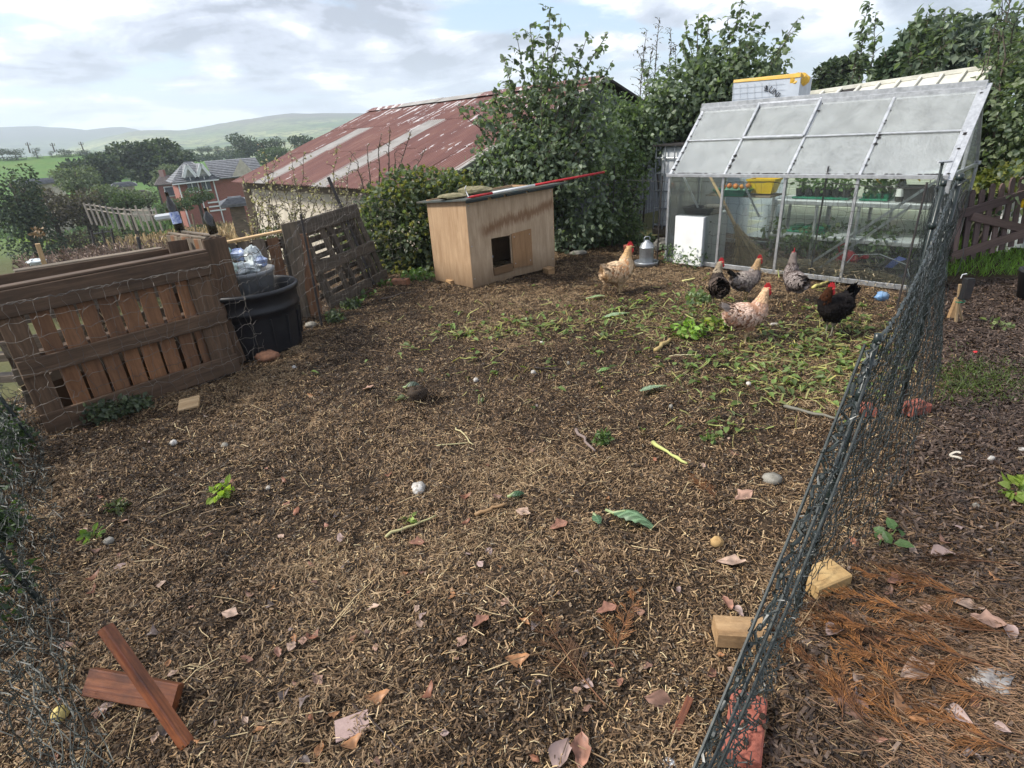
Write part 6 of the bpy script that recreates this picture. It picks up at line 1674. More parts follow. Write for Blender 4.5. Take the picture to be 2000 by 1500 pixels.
# ================================================================ NEAR FOLIAGE
def bush(name, label, specs, n, L, c1, c2, cat='bush', seed=1, stems=6, rich=True, shell=.35, droop=.2, group=None, extra=None):
    """specs: [(px, py, dist, rx, rz)] leafy masses"""
    blobs = []
    for px, py, d, rx, rz in specs:
        blobs.append((D(px, py, d), (rx, rx, rz), rx * rx * rz + .02))
    cen = np.mean([b_[0] for b_ in blobs], 0); base = V3(cen[0], cen[1], max(float(terrain_z(cen[0], cen[1])), -1.5))
    if base[2] > -.2: base[2] = 0
    root = thing(name, label, cat, base, group)
    mb = MB(); g = np.random.default_rng(seed + 500)
    for b_ in blobs:
        for k in range(max(1, stems // len(blobs))):
            e = b_[0] + np.array(b_[1]) * g.uniform(-.6, .6, 3); s0 = base + V3(g.normal(0, .15), g.normal(0, .15), -.1) + (b_[0] - cen) * V3(.7, .7, 0)
            mid = (s0 + e) / 2 + g.normal(0, .06, 3); mb.tube([s0, mid, e], [.022, .014, .005], 5)
    mb.build('stems', MAT['bark'], root, True)
    mf = MB(); blob_leaves(mf, blobs, n, L, L * .75, c1, c2, seed, shell, droop, rich)
    if extra: extra(mf, blobs)
    mf.build('foliage', MAT['leaf'], root, False, 'stuff')
    return root
IV1, IV2 = (0.052, 0.078, 0.042), (0.18, 0.21, 0.11)
def umbels(mf, blobs):
    g = np.random.default_rng(44)
    for c, r, w in blobs:
        for k in range(34):
            u = g.normal(size=3); u[2] = abs(u[2]) * .8; u[1] = -abs(u[1]); u /= np.linalg.norm(u)
            q = np.asarray(c) + u * np.asarray(r) * g.uniform(.92, 1.1); m_ = 9
            d_ = g.normal(size=(m_, 3)) + u * .8
            mf.leaves(np.repeat(q[None], m_, 0), d_, g.normal(size=(m_, 3)), .04, .028, np.array([.26, .25, .07]) * g.uniform(.6, 1.2, (m_, 1)), .1, .1, False)
bush('ivy_hedge', 'dense ivy hedge with yellow-green flower heads left of the hen house',
     [(748, 405, 8.4, .36, .3), (790, 385, 8.5, .45, .38), (850, 372, 8.6, .45, .33), (740, 470, 8.3, .45, .42), (800, 470, 8.2, .45, .45), (860, 450, 8.5, .45, .5), (760, 525, 8.1, .38, .25), (820, 525, 8.1, .38, .28), (900, 385, 9.0, .5, .4), (712, 440, 8.7, .22, .25), (690, 475, 8.4, .25, .25), (905, 430, 8.9, .4, .45), (880, 500, 8.4, .3, .35)],
     9500, .075, IV1, IV2, 'hedge', 3, 14, extra=umbels)
bush('ground_elder', 'low bright green weeds along the foot of the ivy hedge', [(715, 585, 6.9, .20, .09), (760, 565, 7.2, .25, .10), (810, 545, 7.5, .25, .12), (850, 548, 7.4, .15, .08), (690, 600, 6.6, .16, .08)], 1500, .05, (.05, .10, .03), (.15, .23, .07), 'weeds', 6, 4)

def shrub(name, label, base, tips, leafc, L, seed, fill, nfill, single=0, cat='shrub', leafw=.85, dens=34, side=.38, gapf=1.0, start=.22):
    """many-stemmed shrub: curved stems to the given tips, side shoots with alternate leaves"""
    g = np.random.default_rng(seed); base = np.asarray(base)
    root = thing(name, label, cat, base)
    mb = MB(); LP = []; LD = []
    for tp in tips:
        tp = np.asarray(tp); s0 = base + V3(g.normal(0, .22), g.normal(0, .18), -.1)
        hd = V3(tp[0] - s0[0], tp[1] - s0[1], 0)
        ctrl = s0 + hd * .35 + V3(0, 0, (tp[2] - s0[2]) * .62)
        t_ = np.linspace(0, 1, 12)[:, None]; P = s0 * (1 - t_) ** 2 + ctrl * 2 * t_ * (1 - t_) + tp * t_ ** 2 + g.normal(0, .015, (12, 3)) * t_
        mb.tube(P, np.linspace(.020, .004, 12) * (.5 if cat == 'bramble' else 1), 5)
        nsh = int(np.linalg.norm(tp - s0) * 6.5)
        for k in range(nsh):
            f = start + (1 - start) * (k + g.random()) / nsh; i_ = min(int(f * 11), 10); q = P[i_] * (1 - (f * 11 - i_)) + P[i_ + 1] * (f * 11 - i_)
            a = g.uniform(0, 6.28); d_ = unit(V3(math.cos(a), math.sin(a), g.uniform(.1, .9))); l_ = side * (1.15 - f) * g.uniform(.5, 1.25) + .06
            e = q + d_ * l_ + V3(0, 0, -.05 * l_)
            mb.tube([q, (q + e) / 2 + V3(0, 0, .02), e], [.005, .0035, .002], 4, caps=False)
            nl_ = max(2, int(l_ * dens * gapf))
            ff = np.linspace(.2, 1, nl_)[:, None]; pts_ = q * (1 - ff) + e * ff
            LP.append(pts_ + g.normal(0, .012, (nl_, 3))); LD.append(np.tile(d_, (nl_, 1)) * .5 + g.normal(0, .6, (nl_, 3)) + V3(0, 0, -.35))
        nl_ = int(np.linalg.norm(tp - s0) * 15); ff = g.uniform(.3, 1, nl_) * 11; i_ = np.minimum(ff.astype(int), 10); fr = (ff - i_)[:, None]
        LP.append(P[i_] * (1 - fr) + P[i_ + 1] * fr); LD.append(g.normal(0, .7, (nl_, 3)) + V3(0, 0, -.1))
    LP = np.concatenate(LP); LD = np.concatenate(LD); n = len(LP)
    mb.build('stems', MAT['bark'], root, True)
    c1, c2 = np.array(leafc[0]), np.array(leafc[1])
    f = g.random((n, 1)) ** 1.4; col = (c1 * (1 - f) + c2 * f) * g.uniform(.75, 1.25, (n, 1))
    nrm = g.normal(0, .5, (n, 3)) + V3(0, 0, 1)
    LL = L * g.uniform(.6, 1.25, n)
    keep = np.ones(n, bool)
    if single:
        hi = np.argsort(-LP[:, 2])[:single]; keep[hi] = False
        for k in hi:
            ml = MB().leaves(LP[k][None], LD[k][None], nrm[k][None], LL[k], LL[k] * leafw, col[k][None], .25, .2, True); ml.build('leaf', MAT['leaf'], root)
    mf = MB().leaves(LP[keep], LD[keep], nrm[keep], LL[keep], LL[keep] * leafw, col[keep], .25, .2, True)
    if fill: blob_leaves(mf, [(D(px, py, d), (rx, rx, rz), rx * rx * rz + .01) for px, py, d, rx, rz in fill], nfill, L * .95, L * leafw * .9, c1, c2, seed + 9, .2, .25, True)
    mf.build('foliage', MAT['leaf'], root, False, 'stuff')
    return root
HZ = ((0.080, 0.110, 0.076), (0.22, 0.27, 0.175))
hb = D(1060, 500, 8.9); hb[2] = 0
T1 = [(1075, 15, 8.8), (1100, 40, 8.6), (1010, 75, 8.9), (1035, 45, 9.0), (985, 115, 8.7), (1000, 160, 9.2), (1150, 70, 8.7), (1185, 62, 8.6), (1196, 120, 8.5), (1120, 110, 8.4), (1060, 100, 8.4), (960, 175, 8.9), (925, 215, 8.6), (890, 205, 8.8), (1150, 160, 8.3), (1060, 190, 8.0), (980, 230, 8.1), (1090, 250, 7.9), (1160, 230, 8.1), (930, 280, 8.3), (1130, 320, 7.9), (1195, 250, 8.6)]
shrub('hazel', 'tall leafy hazel bush behind the hen house, shoots against the sky', hb, [D(*t_) for t_ in T1], HZ, .074, 71,
      [(965, 225, 8.9, .3, .25), (1010, 195, 8.9, .32, .28), (1065, 165, 8.8, .3, .28), (1120, 185, 8.7, .32, .28), (1170, 195, 8.7, .25, .3), (1080, 235, 8.9, .45, .32), (1150, 255, 8.8, .42, .36), (1015, 265, 8.9, .38, .32), (1185, 300, 8.7, .32, .4), (1050, 310, 8.7, .75, .45), (1120, 340, 8.6, .55, .45), (970, 320, 8.9, .45, .35), (1150, 420, 8.5, .45, .45), (1110, 460, 8.6, .5, .4), (1040, 400, 8.9, .7, .5), (960, 370, 9.0, .45, .3)], 7000, 70, dens=46)
hb2 = D(1370, 420, 10.6); hb2[2] = 0
T2 = [(1452, 2, 10.4), (1475, 25, 10.2), (1500, 45, 10.3), (1550, 60, 10.2), (1555, 40, 10.4), (1420, 30, 10.5), (1385, 40, 10.6), (1365, 25, 10.6), (1335, 45, 10.7), (1330, 80, 10.4), (1400, 90, 10.2), (1470, 80, 10.0), (1520, 110, 10.0), (1430, 130, 9.9), (1350, 140, 10.1), (1300, 130, 10.3), (1290, 180, 10.2), (1250, 125, 10.9), (1262, 155, 10.6), (1520, 150, 9.9)]
shrub('hazel', 'second hazel bush with upright shoots behind the greenhouse roof', hb2, [D(*t_) for t_ in T2], HZ, .084, 72,
      [(1400, 150, 10.5, .65, .45), (1470, 135, 10.4, .55, .38), (1340, 190, 10.4, .7, .6), (1290, 230, 10.2, .5, .5), (1420, 200, 10.4, .7, .45), (1250, 290, 9.9, .5, .5)], 6000, 70, dens=46)
hb3 = D(1290, 300, 11.5); hb3[2] = 0
shrub('sapling', 'nearly bare grey twiggy sapling between the two hazels', hb3, [D(x, y, 11.4) for x, y in ((1290, 35), (1262, 60), (1310, 55), (1245, 95), (1275, 90), (1320, 85))], ((.06, .06, .045), (.13, .13, .09)), .05, 73, None, 0, 0, 'sapling', .5, 10, .3, .35, .55)
bush('undergrowth_bush', 'mixed lighter green bush filling the gap between the first hazel and the water tank',
     [(1205, 300, 9.4, .35, .45), (1228, 350, 9.2, .32, .5), (1205, 420, 9.0, .38, .45), (1225, 455, 8.9, .26, .3), (1262, 480, 8.7, .2, .16), (1200, 230, 9.9, .35, .35), (1235, 250, 10.0, .4, .4), (1180, 440, 8.8, .3, .35)], 5200, .06, (.058, .094, .044), (.18, .235, .11), 'bush', 8, 8)
# dry bramble and willowherb by the barn wall
g = np.random.default_rng(91)
for cx, w_, n_, lab, sd_ in ((560, 70, 20, 'dry seedy brambles in front of the pale barn wall by the steel post', 5), (650, 60, 15, 'dry twiggy willowherb tangled above the leaning pallet', 9), (505, 34, 11, 'grey dead weed stems at the barn wall corner', 14)):
    b0 = D(cx, 430, 9.6); b0[2] = -.6
    tips = [D(cx + g.uniform(-w_, w_), g.uniform(335, 405), g.uniform(9.2, 10.4)) for _ in range(n_)]
    tips[0] = D(cx + 10, 285, 9.6); tips[1] = D(cx + 35, 300, 9.5)
    shrub('bramble', lab, b0, tips, ((.20, .16, .13), (.48, .43, .36)), .045, 700 + sd_, None, 0, 0, 'bramble', .7, 13, .22, .8, .35)
bush('bramble_bush', 'green bramble leaves under the dry stems behind the leaning pallet', [(600, 452, 9.4, .4, .15), (680, 440, 9.2, .3, .2), (540, 455, 9.6, .35, .12)], 600, .055, (.04, .06, .03), (.15, .17, .09), 'bramble', 12, 5)
b0 = D(735, 400, 9.2); b0[2] = 0
shrub('willowherb', 'tall thin dead willowherb stems standing up against the red roof', b0, [D(x, y, 9.2) for x, y in ((716, 285), (742, 262), (760, 250), (805, 255), (835, 290), (690, 300), (775, 300))], ((.12, .08, .07), (.26, .2, .17)), .035, 715, None, 0, 0, 'weeds', .6, 9, .16, .9, .3)
# dark timber stump between barn and hazel
q = D(935, 360, 9.6); solo(MB().beam(V3(q[0], q[1], -.2), V3(q[0], q[1], q[2] + .22), .16, .14, ch=.02).beam(V3(q[0] + .14, q[1], -.2), V3(q[0] + .13, q[1], q[2] + .12), .10, .08), 'timber_post', MAT['tarred'], 'dark rotten timber posts behind the hen house roof, half in the ivy', 'post')

# right-hand hedge and trees
bush('tall_hedge', 'tall dark broadleaf hedge filling the right edge behind the picket gate',
     [(1990, 170, 10.4, .7, .65), (1985, 250, 10.2, .62, .6), (2020, 220, 9.8, .75, .85), (1962, 320, 10.2, .5, .5), (1995, 330, 9.8, .6, .5), (2070, 200, 9.4, .85, 1.0), (2060, 120, 10.0, .75, .6), (1938, 350, 10.6, .4, .5), (2120, 250, 9.0, 1.0, 1.1), (1985, 400, 9.9, .6, .4)],
     10500, .065, (.052, .08, .046), (.18, .215, .115), 'hedge', 21, 9)
bush('yellow_shrub', 'yellow-green leafy shrub above the tops of the picket gate', [(1945, 352, 9.0, .26, .14), (1985, 345, 8.9, .24, .15), (1920, 358, 9.1, .12, .07)], 260, .11, (.16, .19, .05), (.33, .33, .10), 'shrub', 25, 4)
tree('tree', 'big dark broadleaf tree on the skyline above the shed roof', 1850, 22, 210, 210, 17, (.046, .068, .055), (.135, .165, .115), 4600, .15, None, 131, 10)
tree('tree', 'feathery grey-green conifer-like tree left of the big dark skyline tree', 1728, 62, 190, 84, 16, (.03, .055, .03), (.09, .12, .07), 2600, .14, None, 133, 7)
tree('tree', 'small rounded tree standing alone over the yellow insulation wrapping', 1606, 108, 185, 82, 24, (.03, .05, .03), (.085, .11, .06), 2400, .17, None, 135, 6)
hb4 = D(1690, 200, 12.5); hb4[2] = 0
shrub('cherry_shoot', 'single tall leafy shoot sticking up beside the grey-green tree', hb4, [D(1698, 5, 12.4), D(1690, 60, 12.5), D(1672, 95, 12.5), D(1712, 25, 12.4)], HZ, .12, 141, None, 0, 24, 'sapling', .55, 16, .3, .9, .5)
hb5 = D(1950, 160, 9.5); hb5[2] = 0
shrub('cherry_shoot', 'tall leafy shoot rising out of the hedge at the top right corner', hb5, [D(1972, -20, 9.4), D(1950, 20, 9.5), D(1962, -10, 9.5), D(1930, 105, 9.4), D(1990, 20, 9.3)], HZ, .10, 142, None, 0, 30, 'sapling', .5, 16, .3, .9, .45)
shrub('hazel', 'leafy hazel shoots in front of the big dark skyline tree', D(1800, 250, 13) * V3(1, 1, 0), [D(x, y, 13) for x, y in ((1790, 25), (1775, 50), (1815, 20), (1850, 22), (1780, 100), (1870, 30), (1830, 60))], HZ, .13, 143, None, 0, 24, 'shrub', .8, 18, .4, .9, .4)

# ================================================================ LEFT MEADOW WEEDS
def blades(P, hmin, hmax, wd, cols, seed, lean=.35, n=1):
    g = np.random.default_rng(seed); m_ = len(P)
    d_ = np.stack([g.normal(0, lean, m_), g.normal(0, lean, m_), np.ones(m_)], 1); d_ /= np.linalg.norm(d_, axis=1)[:, None]
    L = g.uniform(hmin, hmax, m_); s_ = np.cross(d_, g.normal(size=(m_, 3))); s_ /= np.linalg.norm(s_, axis=1)[:, None]
    nr = np.cross(d_, s_)
    return MB().strips(P + d_ * (L / 2)[:, None], d_, s_, L, wd, .08, nr, cols)
def scatter_px(px0, px1, py0, py1, n, seed, rmin=6):
    g = np.random.default_rng(seed); out = []
    for _ in range(n):
        out.append(GT(g.uniform(px0, px1), g.uniform(py0, py1), rmin))
    return np.array(out)
g = np.random.default_rng(150)
P = scatter_px(225, 500, 418, 486, 800, 151); P = np.repeat(P, 5, 0) + g.normal(0, .35, (4000, 3)) * V3(1, 1, 0)
P[:, 2] = terrain_z(P[:, 0], P[:, 1])
solo(blades(P, .25, .75, .05, np.array([.46, .33, .17]) * g.uniform(.55, 1.25, (4000, 1)), 152), 'tall_grass', MAT['litter'], 'tawny seeding tall grass in the rough meadow', 'grass', kind='stuff')
P = scatter_px(-10, 340, 408, 470, 1000, 153); P = np.repeat(P, 5, 0) + g.normal(0, .35, (5000, 3)) * V3(1, 1, 0); P[:, 2] = terrain_z(P[:, 0], P[:, 1])
P = P[(P[:, 1] > 0) & ((np.hypot(P[:, 0], P[:, 1]) > 22) | (g.random(5000) < .15))]
solo(blades(P, .6, 1.5, .13, np.array([[.085, .13, .065]]) * g.uniform(.5, 1.6, (len(P), 1)), 154, .5), 'nettles', MAT['leaf'], 'band of green nettles below the bushes in the meadow', 'weeds', kind='stuff')
P = scatter_px(40, 300, 440, 478, 900, 155); P = np.repeat(P, 5, 0) + g.normal(0, .25, (4500, 3)) * V3(1, 1, 0); P[:, 2] = terrain_z(P[:, 0], P[:, 1])
solo(blades(P, .1, .3, .05, np.array([[.26, .36, .08]]) * g.uniform(.6, 1.3, (4500, 1)), 156), 'bright_grass', MAT['leaf'], 'strip of bright mown grass in the meadow', 'grass', kind='stuff')
P = []
for k in range(900): 
    P.append(onT(g.uniform(-40, 330) if g.random() < .5 else g.uniform(-40, 200), g.uniform(10, 17)))
P = np.array(P); n = len(P)
mb = MB()
for k in range(n):
    h_ = g.uniform(.45, 1.0); q = P[k]; q = V3(q[0], q[1], q[2] - .05)
    d_ = V3(g.normal(0, .12), g.normal(0, .12), 1)
    mb.ch
tops = P + np.stack([g.normal(0, .12, n), g.normal(0, .12, n), g.uniform(.45, .9, n)], 1)
mb.tubes(np.stack([P, (P + tops) / 2 + g.normal(0, .03, (n, 3)), tops], 1), .006, 3, np.array([[.15, .105, .09]]) * g.uniform(.6, 1.4, (n, 1)))
k_ = np.repeat(np.arange(n), 16); f = g.uniform(.35, 1.0, len(k_))[:, None]; Q = P[k_] * (1 - f) + tops[k_] * f
mb.leaves(Q, g.normal(size=Q.shape) + V3(0, 0, .6), g.normal(size=Q.shape), .075 * g.uniform(.5, 1.4, len(Q)), .03, np.array([[.24, .175, .13]]) * g.uniform(.4, 1.6, (len(Q), 1)), .1, .2, False)
solo(mb, 'dead_weeds', MAT['litter'], 'thicket of brown dead dock and weed stems beyond the compost bay', 'weeds', kind='stuff')
for x0, y0, x1, y1, w_, m_, lb in ((322, 512, 290, 485, .07, 'wood_pale', 'pale weathered stake leaning in the dead weeds'),):
    q = D(84, 523, 9); t_ = D(73, 476, 9); solo(MB().beam(V3(q[0], q[1], q[2] - .6), t_, .07, .05), 'stake', MAT[m_], lb, 'stake')
# black goal-like frame and loose stakes in the meadow
q0, q1, q2 = D(184, 484, 15), D(206, 480, 15.5), D(220, 470, 16)
fr = thing('trellis', 'small black three-legged frame standing in the bright grass', 'frame', q0)
for q, (tx_, ty_) in ((q0, (178, 450)), (q1, (199, 449)), (q2, (217, 446))):
    MB().tube([q - V3(0, 0, .15), D(tx_, ty_, math.hypot(q[0], q[1]))], .022, 6).build('leg', MAT['steel_black'], fr)
MB().tube([D(180, 457, 15), D(218, 452, 16)], .016, 6).build('cross_bar', MAT['steel_black'], fr)
for px, py, py2, d, m_, lb in ((272, 488, 463, 12, 'steel_black', 'short black stake by the tawny weeds behind the compost bay'), (378, 442, 418, 22, 'pallet_grey', 'grey stake standing in the tawny grass behind the bottles'), (408, 425, 405, 26, 'wood_pale', 'pale stake leaning near the garden shed')):
    q = D(px, py, d); solo(MB().tube([q - V3(0, 0, .5), D(px - 3, py2, d)], .03, 6), 'stake', MAT[m_], lb, 'stake')
q = D(57, 477, 10.5); solo(crumple(q - V3(0, 0, .25), .09, 55, (1.5, 1, .5), 12, .4), 'plastic_sheet', MAT['bag_white'], 'crumpled white plastic lying in the dead weeds', 'plastic sheet')
for px, py, lb in ((78, 462, 'tuft of tawny dead flower heads above the weeds by the pale stake'),):
    mb = MB(); leaf_clump(mb, D(px, py, 9.6), .07, .10, 70, .04, (.2, .13, .07), (.34, .24, .13), 77); solo(mb, 'dead_flower', MAT['litter'], lb, 'dead flower')
# left weeds by the near net
mb = MB()
for px, py, r, h_, sd_ in ((30, 905, .22, .3, 1), (5, 960, .2, .3, 2), (15, 850, .2, .25, 3), (60, 870, .12, .12, 4), (-20, 1100, .3, .3, 5), (-40, 1250, .3, .3, 6), (20, 1050, .15, .12, 7)):
    q = V3(*G(px, py)[:2], 0); leaf_clump(mb, q + V3(-.12, 0, 0), r, h_, 420, .04, (.016, .034, .014), (.06, .10, .035), 600 + sd_)
solo(mb, 'nettles', MAT['leaf'], 'dark green weeds growing behind the near left netting', 'weeds', kind='stuff')
mb = MB()
for px, py, r, h_, sd_ in ((230, 812, .16, .12, 1), (205, 822, .10, .14, 2), (270, 800, .10, .09, 3), (655, 628, .1, .1, 5), (685, 605, .1, .12, 6)):
    leaf_clump(mb, at(px, py), r, h_, 150, .04, (.04, .06, .035), (.13, .16, .09), 620 + sd_)
solo(mb, 'weeds', MAT['leaf'], 'grey-green weeds along the foot of the pallets', 'weeds', kind='stuff')
# planks stacked outside the left of the front pallet
for k, (z, lb) in enumerate(((.12, 'lowest grey board left of the front pallet'), (.30, 'middle pale board left of the front pallet'), (.46, 'top pale board left of the front pallet'))):
    q = G(-60, 742 - k * 40, z); q2 = G(40, 735 - k * 42, z)
    solo(MB().beam(q, q2, .10, .06), 'board', MAT['pallet_grey'], lb, 'board')

# ================================================================ LITTER ON THE RUN AND PATH
def lit_positions(n, seed, side):
    """random ground places, denser near the camera; side 0 run, 1 path"""
    g = np.random.default_rng(seed)
    out = np.zeros((0, 2))
    while len(out) < n:
        m_ = n * 2
        y = .25 + 8.6 * g.random(m_) ** 1.9; x = g.uniform(-4.0, 6.2, m_)
        sx = 1000 + FPX * x / (.911 * y + .70)
        ok = (sx > -350) & (sx < 2400)
        ps = path_side(x, y) + g.normal(0, .06, m_)
        ok &= (ps > 0) if side else (ps <= .05)
        if side: ok &= ~((y > 5.5) & (x > 4.2))
        out = np.concatenate([out, np.stack([x, y], 1)[ok]])
    return out[:n]
def litter(n, seed, side, Lr, wr, pal, wts, bend, lift, tilt, patch=None):
    g = np.random.default_rng(seed); xy = lit_positions(n, seed, side)
    if patch is not None:
        keep = g.random(n) < patch(xy[:, 0], xy[:, 1]); xy = xy[keep]; n = len(xy)
    # chickens scratch a loose swirl into the straw: slow-turning preferred direction
    a = 2 * math.pi * (fbm(xy[:, 0] * .9, xy[:, 1] * .9, 7, 2) * 1.2) + g.normal(0, .9, n)
    d_ = np.stack([np.cos(a), np.sin(a), g.normal(0, tilt, n)], 1); d_ /= np.linalg.norm(d_, axis=1)[:, None]
    s_ = np.stack([-np.sin(a), np.cos(a), g.normal(0, .45, n)], 1); s_ /= np.linalg.norm(s_, axis=1)[:, None]; nr = np.cross(d_, s_)
    L = g.uniform(Lr[0], Lr[1], n) * (1 + .3 * (g.random(n) < .08)); w = g.uniform(wr[0], wr[1], n)
    z = ground_h(xy[:, 0], xy[:, 1]) + g.uniform(0, lift, n) + np.abs(d_[:, 2]) * L * .3
    pal = np.asarray(pal); k = g.choice(len(pal), n, p=np.array(wts) / np.sum(wts))
    col = pal[k] * g.uniform(.65, 1.3, (n, 1))
    return MB().strips(np.stack([xy[:, 0], xy[:, 1], z], 1), d_, s_, L, w, g.normal(0, bend, n), nr, col)
straw_pal = [(.58, .42, .22), (.38, .24, .115), (.20, .125, .066), (.085, .053, .031), (.03, .02, .013), (.60, .49, .29), (.27, .23, .18)]
pm = lambda x, y: np.clip(.25 + 1.9 * (fbm(x * 1.6, y * 1.6, 40, 3) - .22), .18, 1.0)
solo(litter(120000, 201, 0, (.010, .036), (.0012, .0034), straw_pal, (1.7, 2.6, 2.6, 2.2, 1.6, .7, .7), .16, .016, .32, pm), 'straw_litter', MAT['litter'], 'trodden straw bits covering the floor of the run', 'straw', kind='stuff', org=V3(0, 0, 0))
# matted bedding: small tangled tufts set point by point over the bumpy floor
def tuft(seed, pal, wts, n, r, Lr, wr, lift=.012):
    g = np.random.default_rng(seed); rad = r * np.sqrt(g.random(n)); a0 = g.uniform(0, 6.28, n)
    a = g.uniform(0, 6.28, n); d_ = np.stack([np.cos(a), np.sin(a), g.normal(0, .35, n)], 1); d_ /= np.linalg.norm(d_, axis=1)[:, None]
    s_ = np.stack([-np.sin(a), np.cos(a), g.normal(0, .6, n)], 1); s_ /= np.linalg.norm(s_, axis=1)[:, None]
    pal = np.array(pal); col = pal[g.choice(len(pal), n, p=np.array(wts) / np.sum(wts))] * g.uniform(.6, 1.35, (n, 1))
    P = np.stack([rad * np.cos(a0), rad * np.sin(a0), g.uniform(.0, lift, n) * (1.2 - rad / r)], 1)
    me = MB().strips(P, d_, s_, g.uniform(Lr[0], Lr[1], n), g.uniform(wr[0], wr[1], n), g.normal(0, .16, n), np.cross(d_, s_), col).mesh('tuft')
    me.materials.append(MAT['litter']); return me
def tuft_field(name, label, cat, meshes, xy, idx, seed, smin=.7, smax=1.35, lift=.0):
    col = bpy.data.collections.new(name + '_pieces')
    for k, me in enumerate(meshes): col.objects.link(bpy.data.objects.new('%s_piece_%s' % (name, 'abcdefghij'[k]), me))
    g = np.random.default_rng(seed); n = len(xy); e = .03
    z = ground_h(xy[:, 0], xy[:, 1]); dx = (ground_h(xy[:, 0] + e, xy[:, 1]) - ground_h(xy[:, 0] - e, xy[:, 1])) / (2 * e); dy = (ground_h(xy[:, 0], xy[:, 1] + e) - ground_h(xy[:, 0], xy[:, 1] - e)) / (2 * e)
    me = bpy.data.meshes.new(name); me.vertices.add(n); me.vertices.foreach_set('co', np.stack([xy[:, 0], xy[:, 1], z + lift], 1).astype(np.float32).ravel())
    rot = np.stack([np.arctan(dy), -np.arctan(dx), np.zeros(n)], 1)
    a = me.attributes.new('rot', 'FLOAT_VECTOR', 'POINT'); a.data.foreach_set('vector', rot.astype(np.float32).ravel())
    a = me.attributes.new('spin', 'FLOAT', 'POINT'); a.data.foreach_set('value', g.uniform(0, 6.283, n).astype(np.float32))
    a = me.attributes.new('siz', 'FLOAT', 'POINT'); a.data.foreach_set('value', g.uniform(smin, smax, n).astype(np.float32))
    a = me.attributes.new('pick', 'INT', 'POINT'); a.data.foreach_set('value', np.asarray(idx, np.int32))
    o = bpy.data.objects.new(name, me); COL.objects.link(o); tag(o, label, cat, kind='stuff')
    ng = bpy.data.node_groups.new(name, 'GeometryNodeTree')
    ng.interface.new_socket('Geometry', in_out='INPUT', socket_type='NodeSocketGeometry'); ng.interface.new_socket('Geometry', in_out='OUTPUT', socket_type='NodeSocketGeometry')
    gi = ng.nodes.new('NodeGroupInput'); go = ng.nodes.new('NodeGroupOutput')
    ip = ng.nodes.new('GeometryNodeInstanceOnPoints'); ci = ng.nodes.new('GeometryNodeCollectionInfo')
    ci.inputs['Collection'].default_value = col; ci.inputs['Separate Children'].default_value = True; ci.inputs['Reset Children'].default_value = True
    def attr(nm, ty):
        q = ng.nodes.new('GeometryNodeInputNamedAttribute'); q.data_type = ty; q.inputs['Name'].default_value = nm; return q.outputs[0]
    L = ng.links.new
    L(gi.outputs[0], ip.inputs['Points']); L(ci.outputs[0], ip.inputs['Instance']); ip.inputs['Pick Instance'].default_value = True
    L(attr('pick', 'INT'), ip.inputs['Instance Index']); L(attr('rot', 'FLOAT_VECTOR'), ip.inputs['Rotation']); L(attr('siz', 'FLOAT'), ip.inputs['Scale'])
    ri = ng.nodes.new('GeometryNodeRotateInstances'); L(ip.outputs[0], ri.inputs['Instances'])
    cx = ng.nodes.new('ShaderNodeCombineXYZ'); L(attr('spin', 'FLOAT'), cx.inputs[2]); L(cx.outputs[0], ri.inputs['Rotation'])
    L(ri.outputs[0], go.inputs[0])
    md = o.modifiers.new('scatter', 'NODES'); md.node_group = ng
    return o
BRN = [(.115, .070, .038), (.20, .128, .070), (.052, .033, .019), (.30, .20, .112), (.018, .012, .008), (.44, .32, .185)]
TF = [tuft(1, BRN, (2, 1, 3, .4, 3, .1), 30, .05, (.009, .03), (.002, .006)), tuft(2, BRN, (2.4, 1.2, 2.4, .5, 2, .2), 30, .05, (.009, .032), (.0018, .005)),
      tuft(3, BRN, (2.6, 2.4, 1.4, 1.2, .8, .4), 32, .05, (.009, .034), (.0016, .0045)), tuft(4, BRN, (2.4, 2.6, 1.0, 1.6, .6, .8), 32, .05, (.010, .036), (.0015, .004)),
      tuft(5, BRN, (1.2, 2.2, .6, 2.4, .4, 2.0), 34, .05, (.010, .040), (.0013, .0036)), tuft(6, BRN, (.8, 1.6, .5, 2.6, .3, 3.2), 34, .055, (.010, .046), (.0012, .0032))]
xy = lit_positions(30000, 231, 0); g = np.random.default_rng(232)
lev = 5.2 * np.clip(2.6 * (fbm(xy[:, 0] * 1.5, xy[:, 1] * 1.5, 61, 4) - .27) - .06 - .02 * (xy[:, 1] - 3), 0, 1) + g.normal(0, .8, len(xy))
hol = G(1190, 690); lev -= 4 * np.exp(-((xy[:, 0] - hol[0]) ** 2 + (xy[:, 1] - hol[1]) ** 2) / .2)
tuft_field('matted_bedding', 'matted brown and tan straw bedding trodden over the whole run', 'straw', TF, xy, np.clip(lev, 0, 5).astype(int), 233)
PTH = [(.085, .056, .042), (.145, .100, .076), (.045, .03, .023), (.24, .175, .135), (.020, .014, .011)]
TP = [tuft(11, PTH, (3, 2, 2.6, .5, 1.5), 20, .05, (.015, .05), (.004, .010)), tuft(12, PTH, (2.6, 2.6, 2, 1, 1), 20, .05, (.015, .055), (.0035, .009)), tuft(13, BRN, (2, 2, 2, .8, 2, .3), 26, .05, (.015, .06), (.0015, .004))]
xy = lit_positions(9000, 241, 1); g = np.random.default_rng(242)
tuft_field('path_mulch', 'dark chips and mulch packed over the path', 'mulch', TP, xy, np.where(g.random(len(xy)) < np.clip(1.9 - xy[:, 1] * .6, 0.05, .9), 2, g.integers(0, 2, len(xy))), 243)
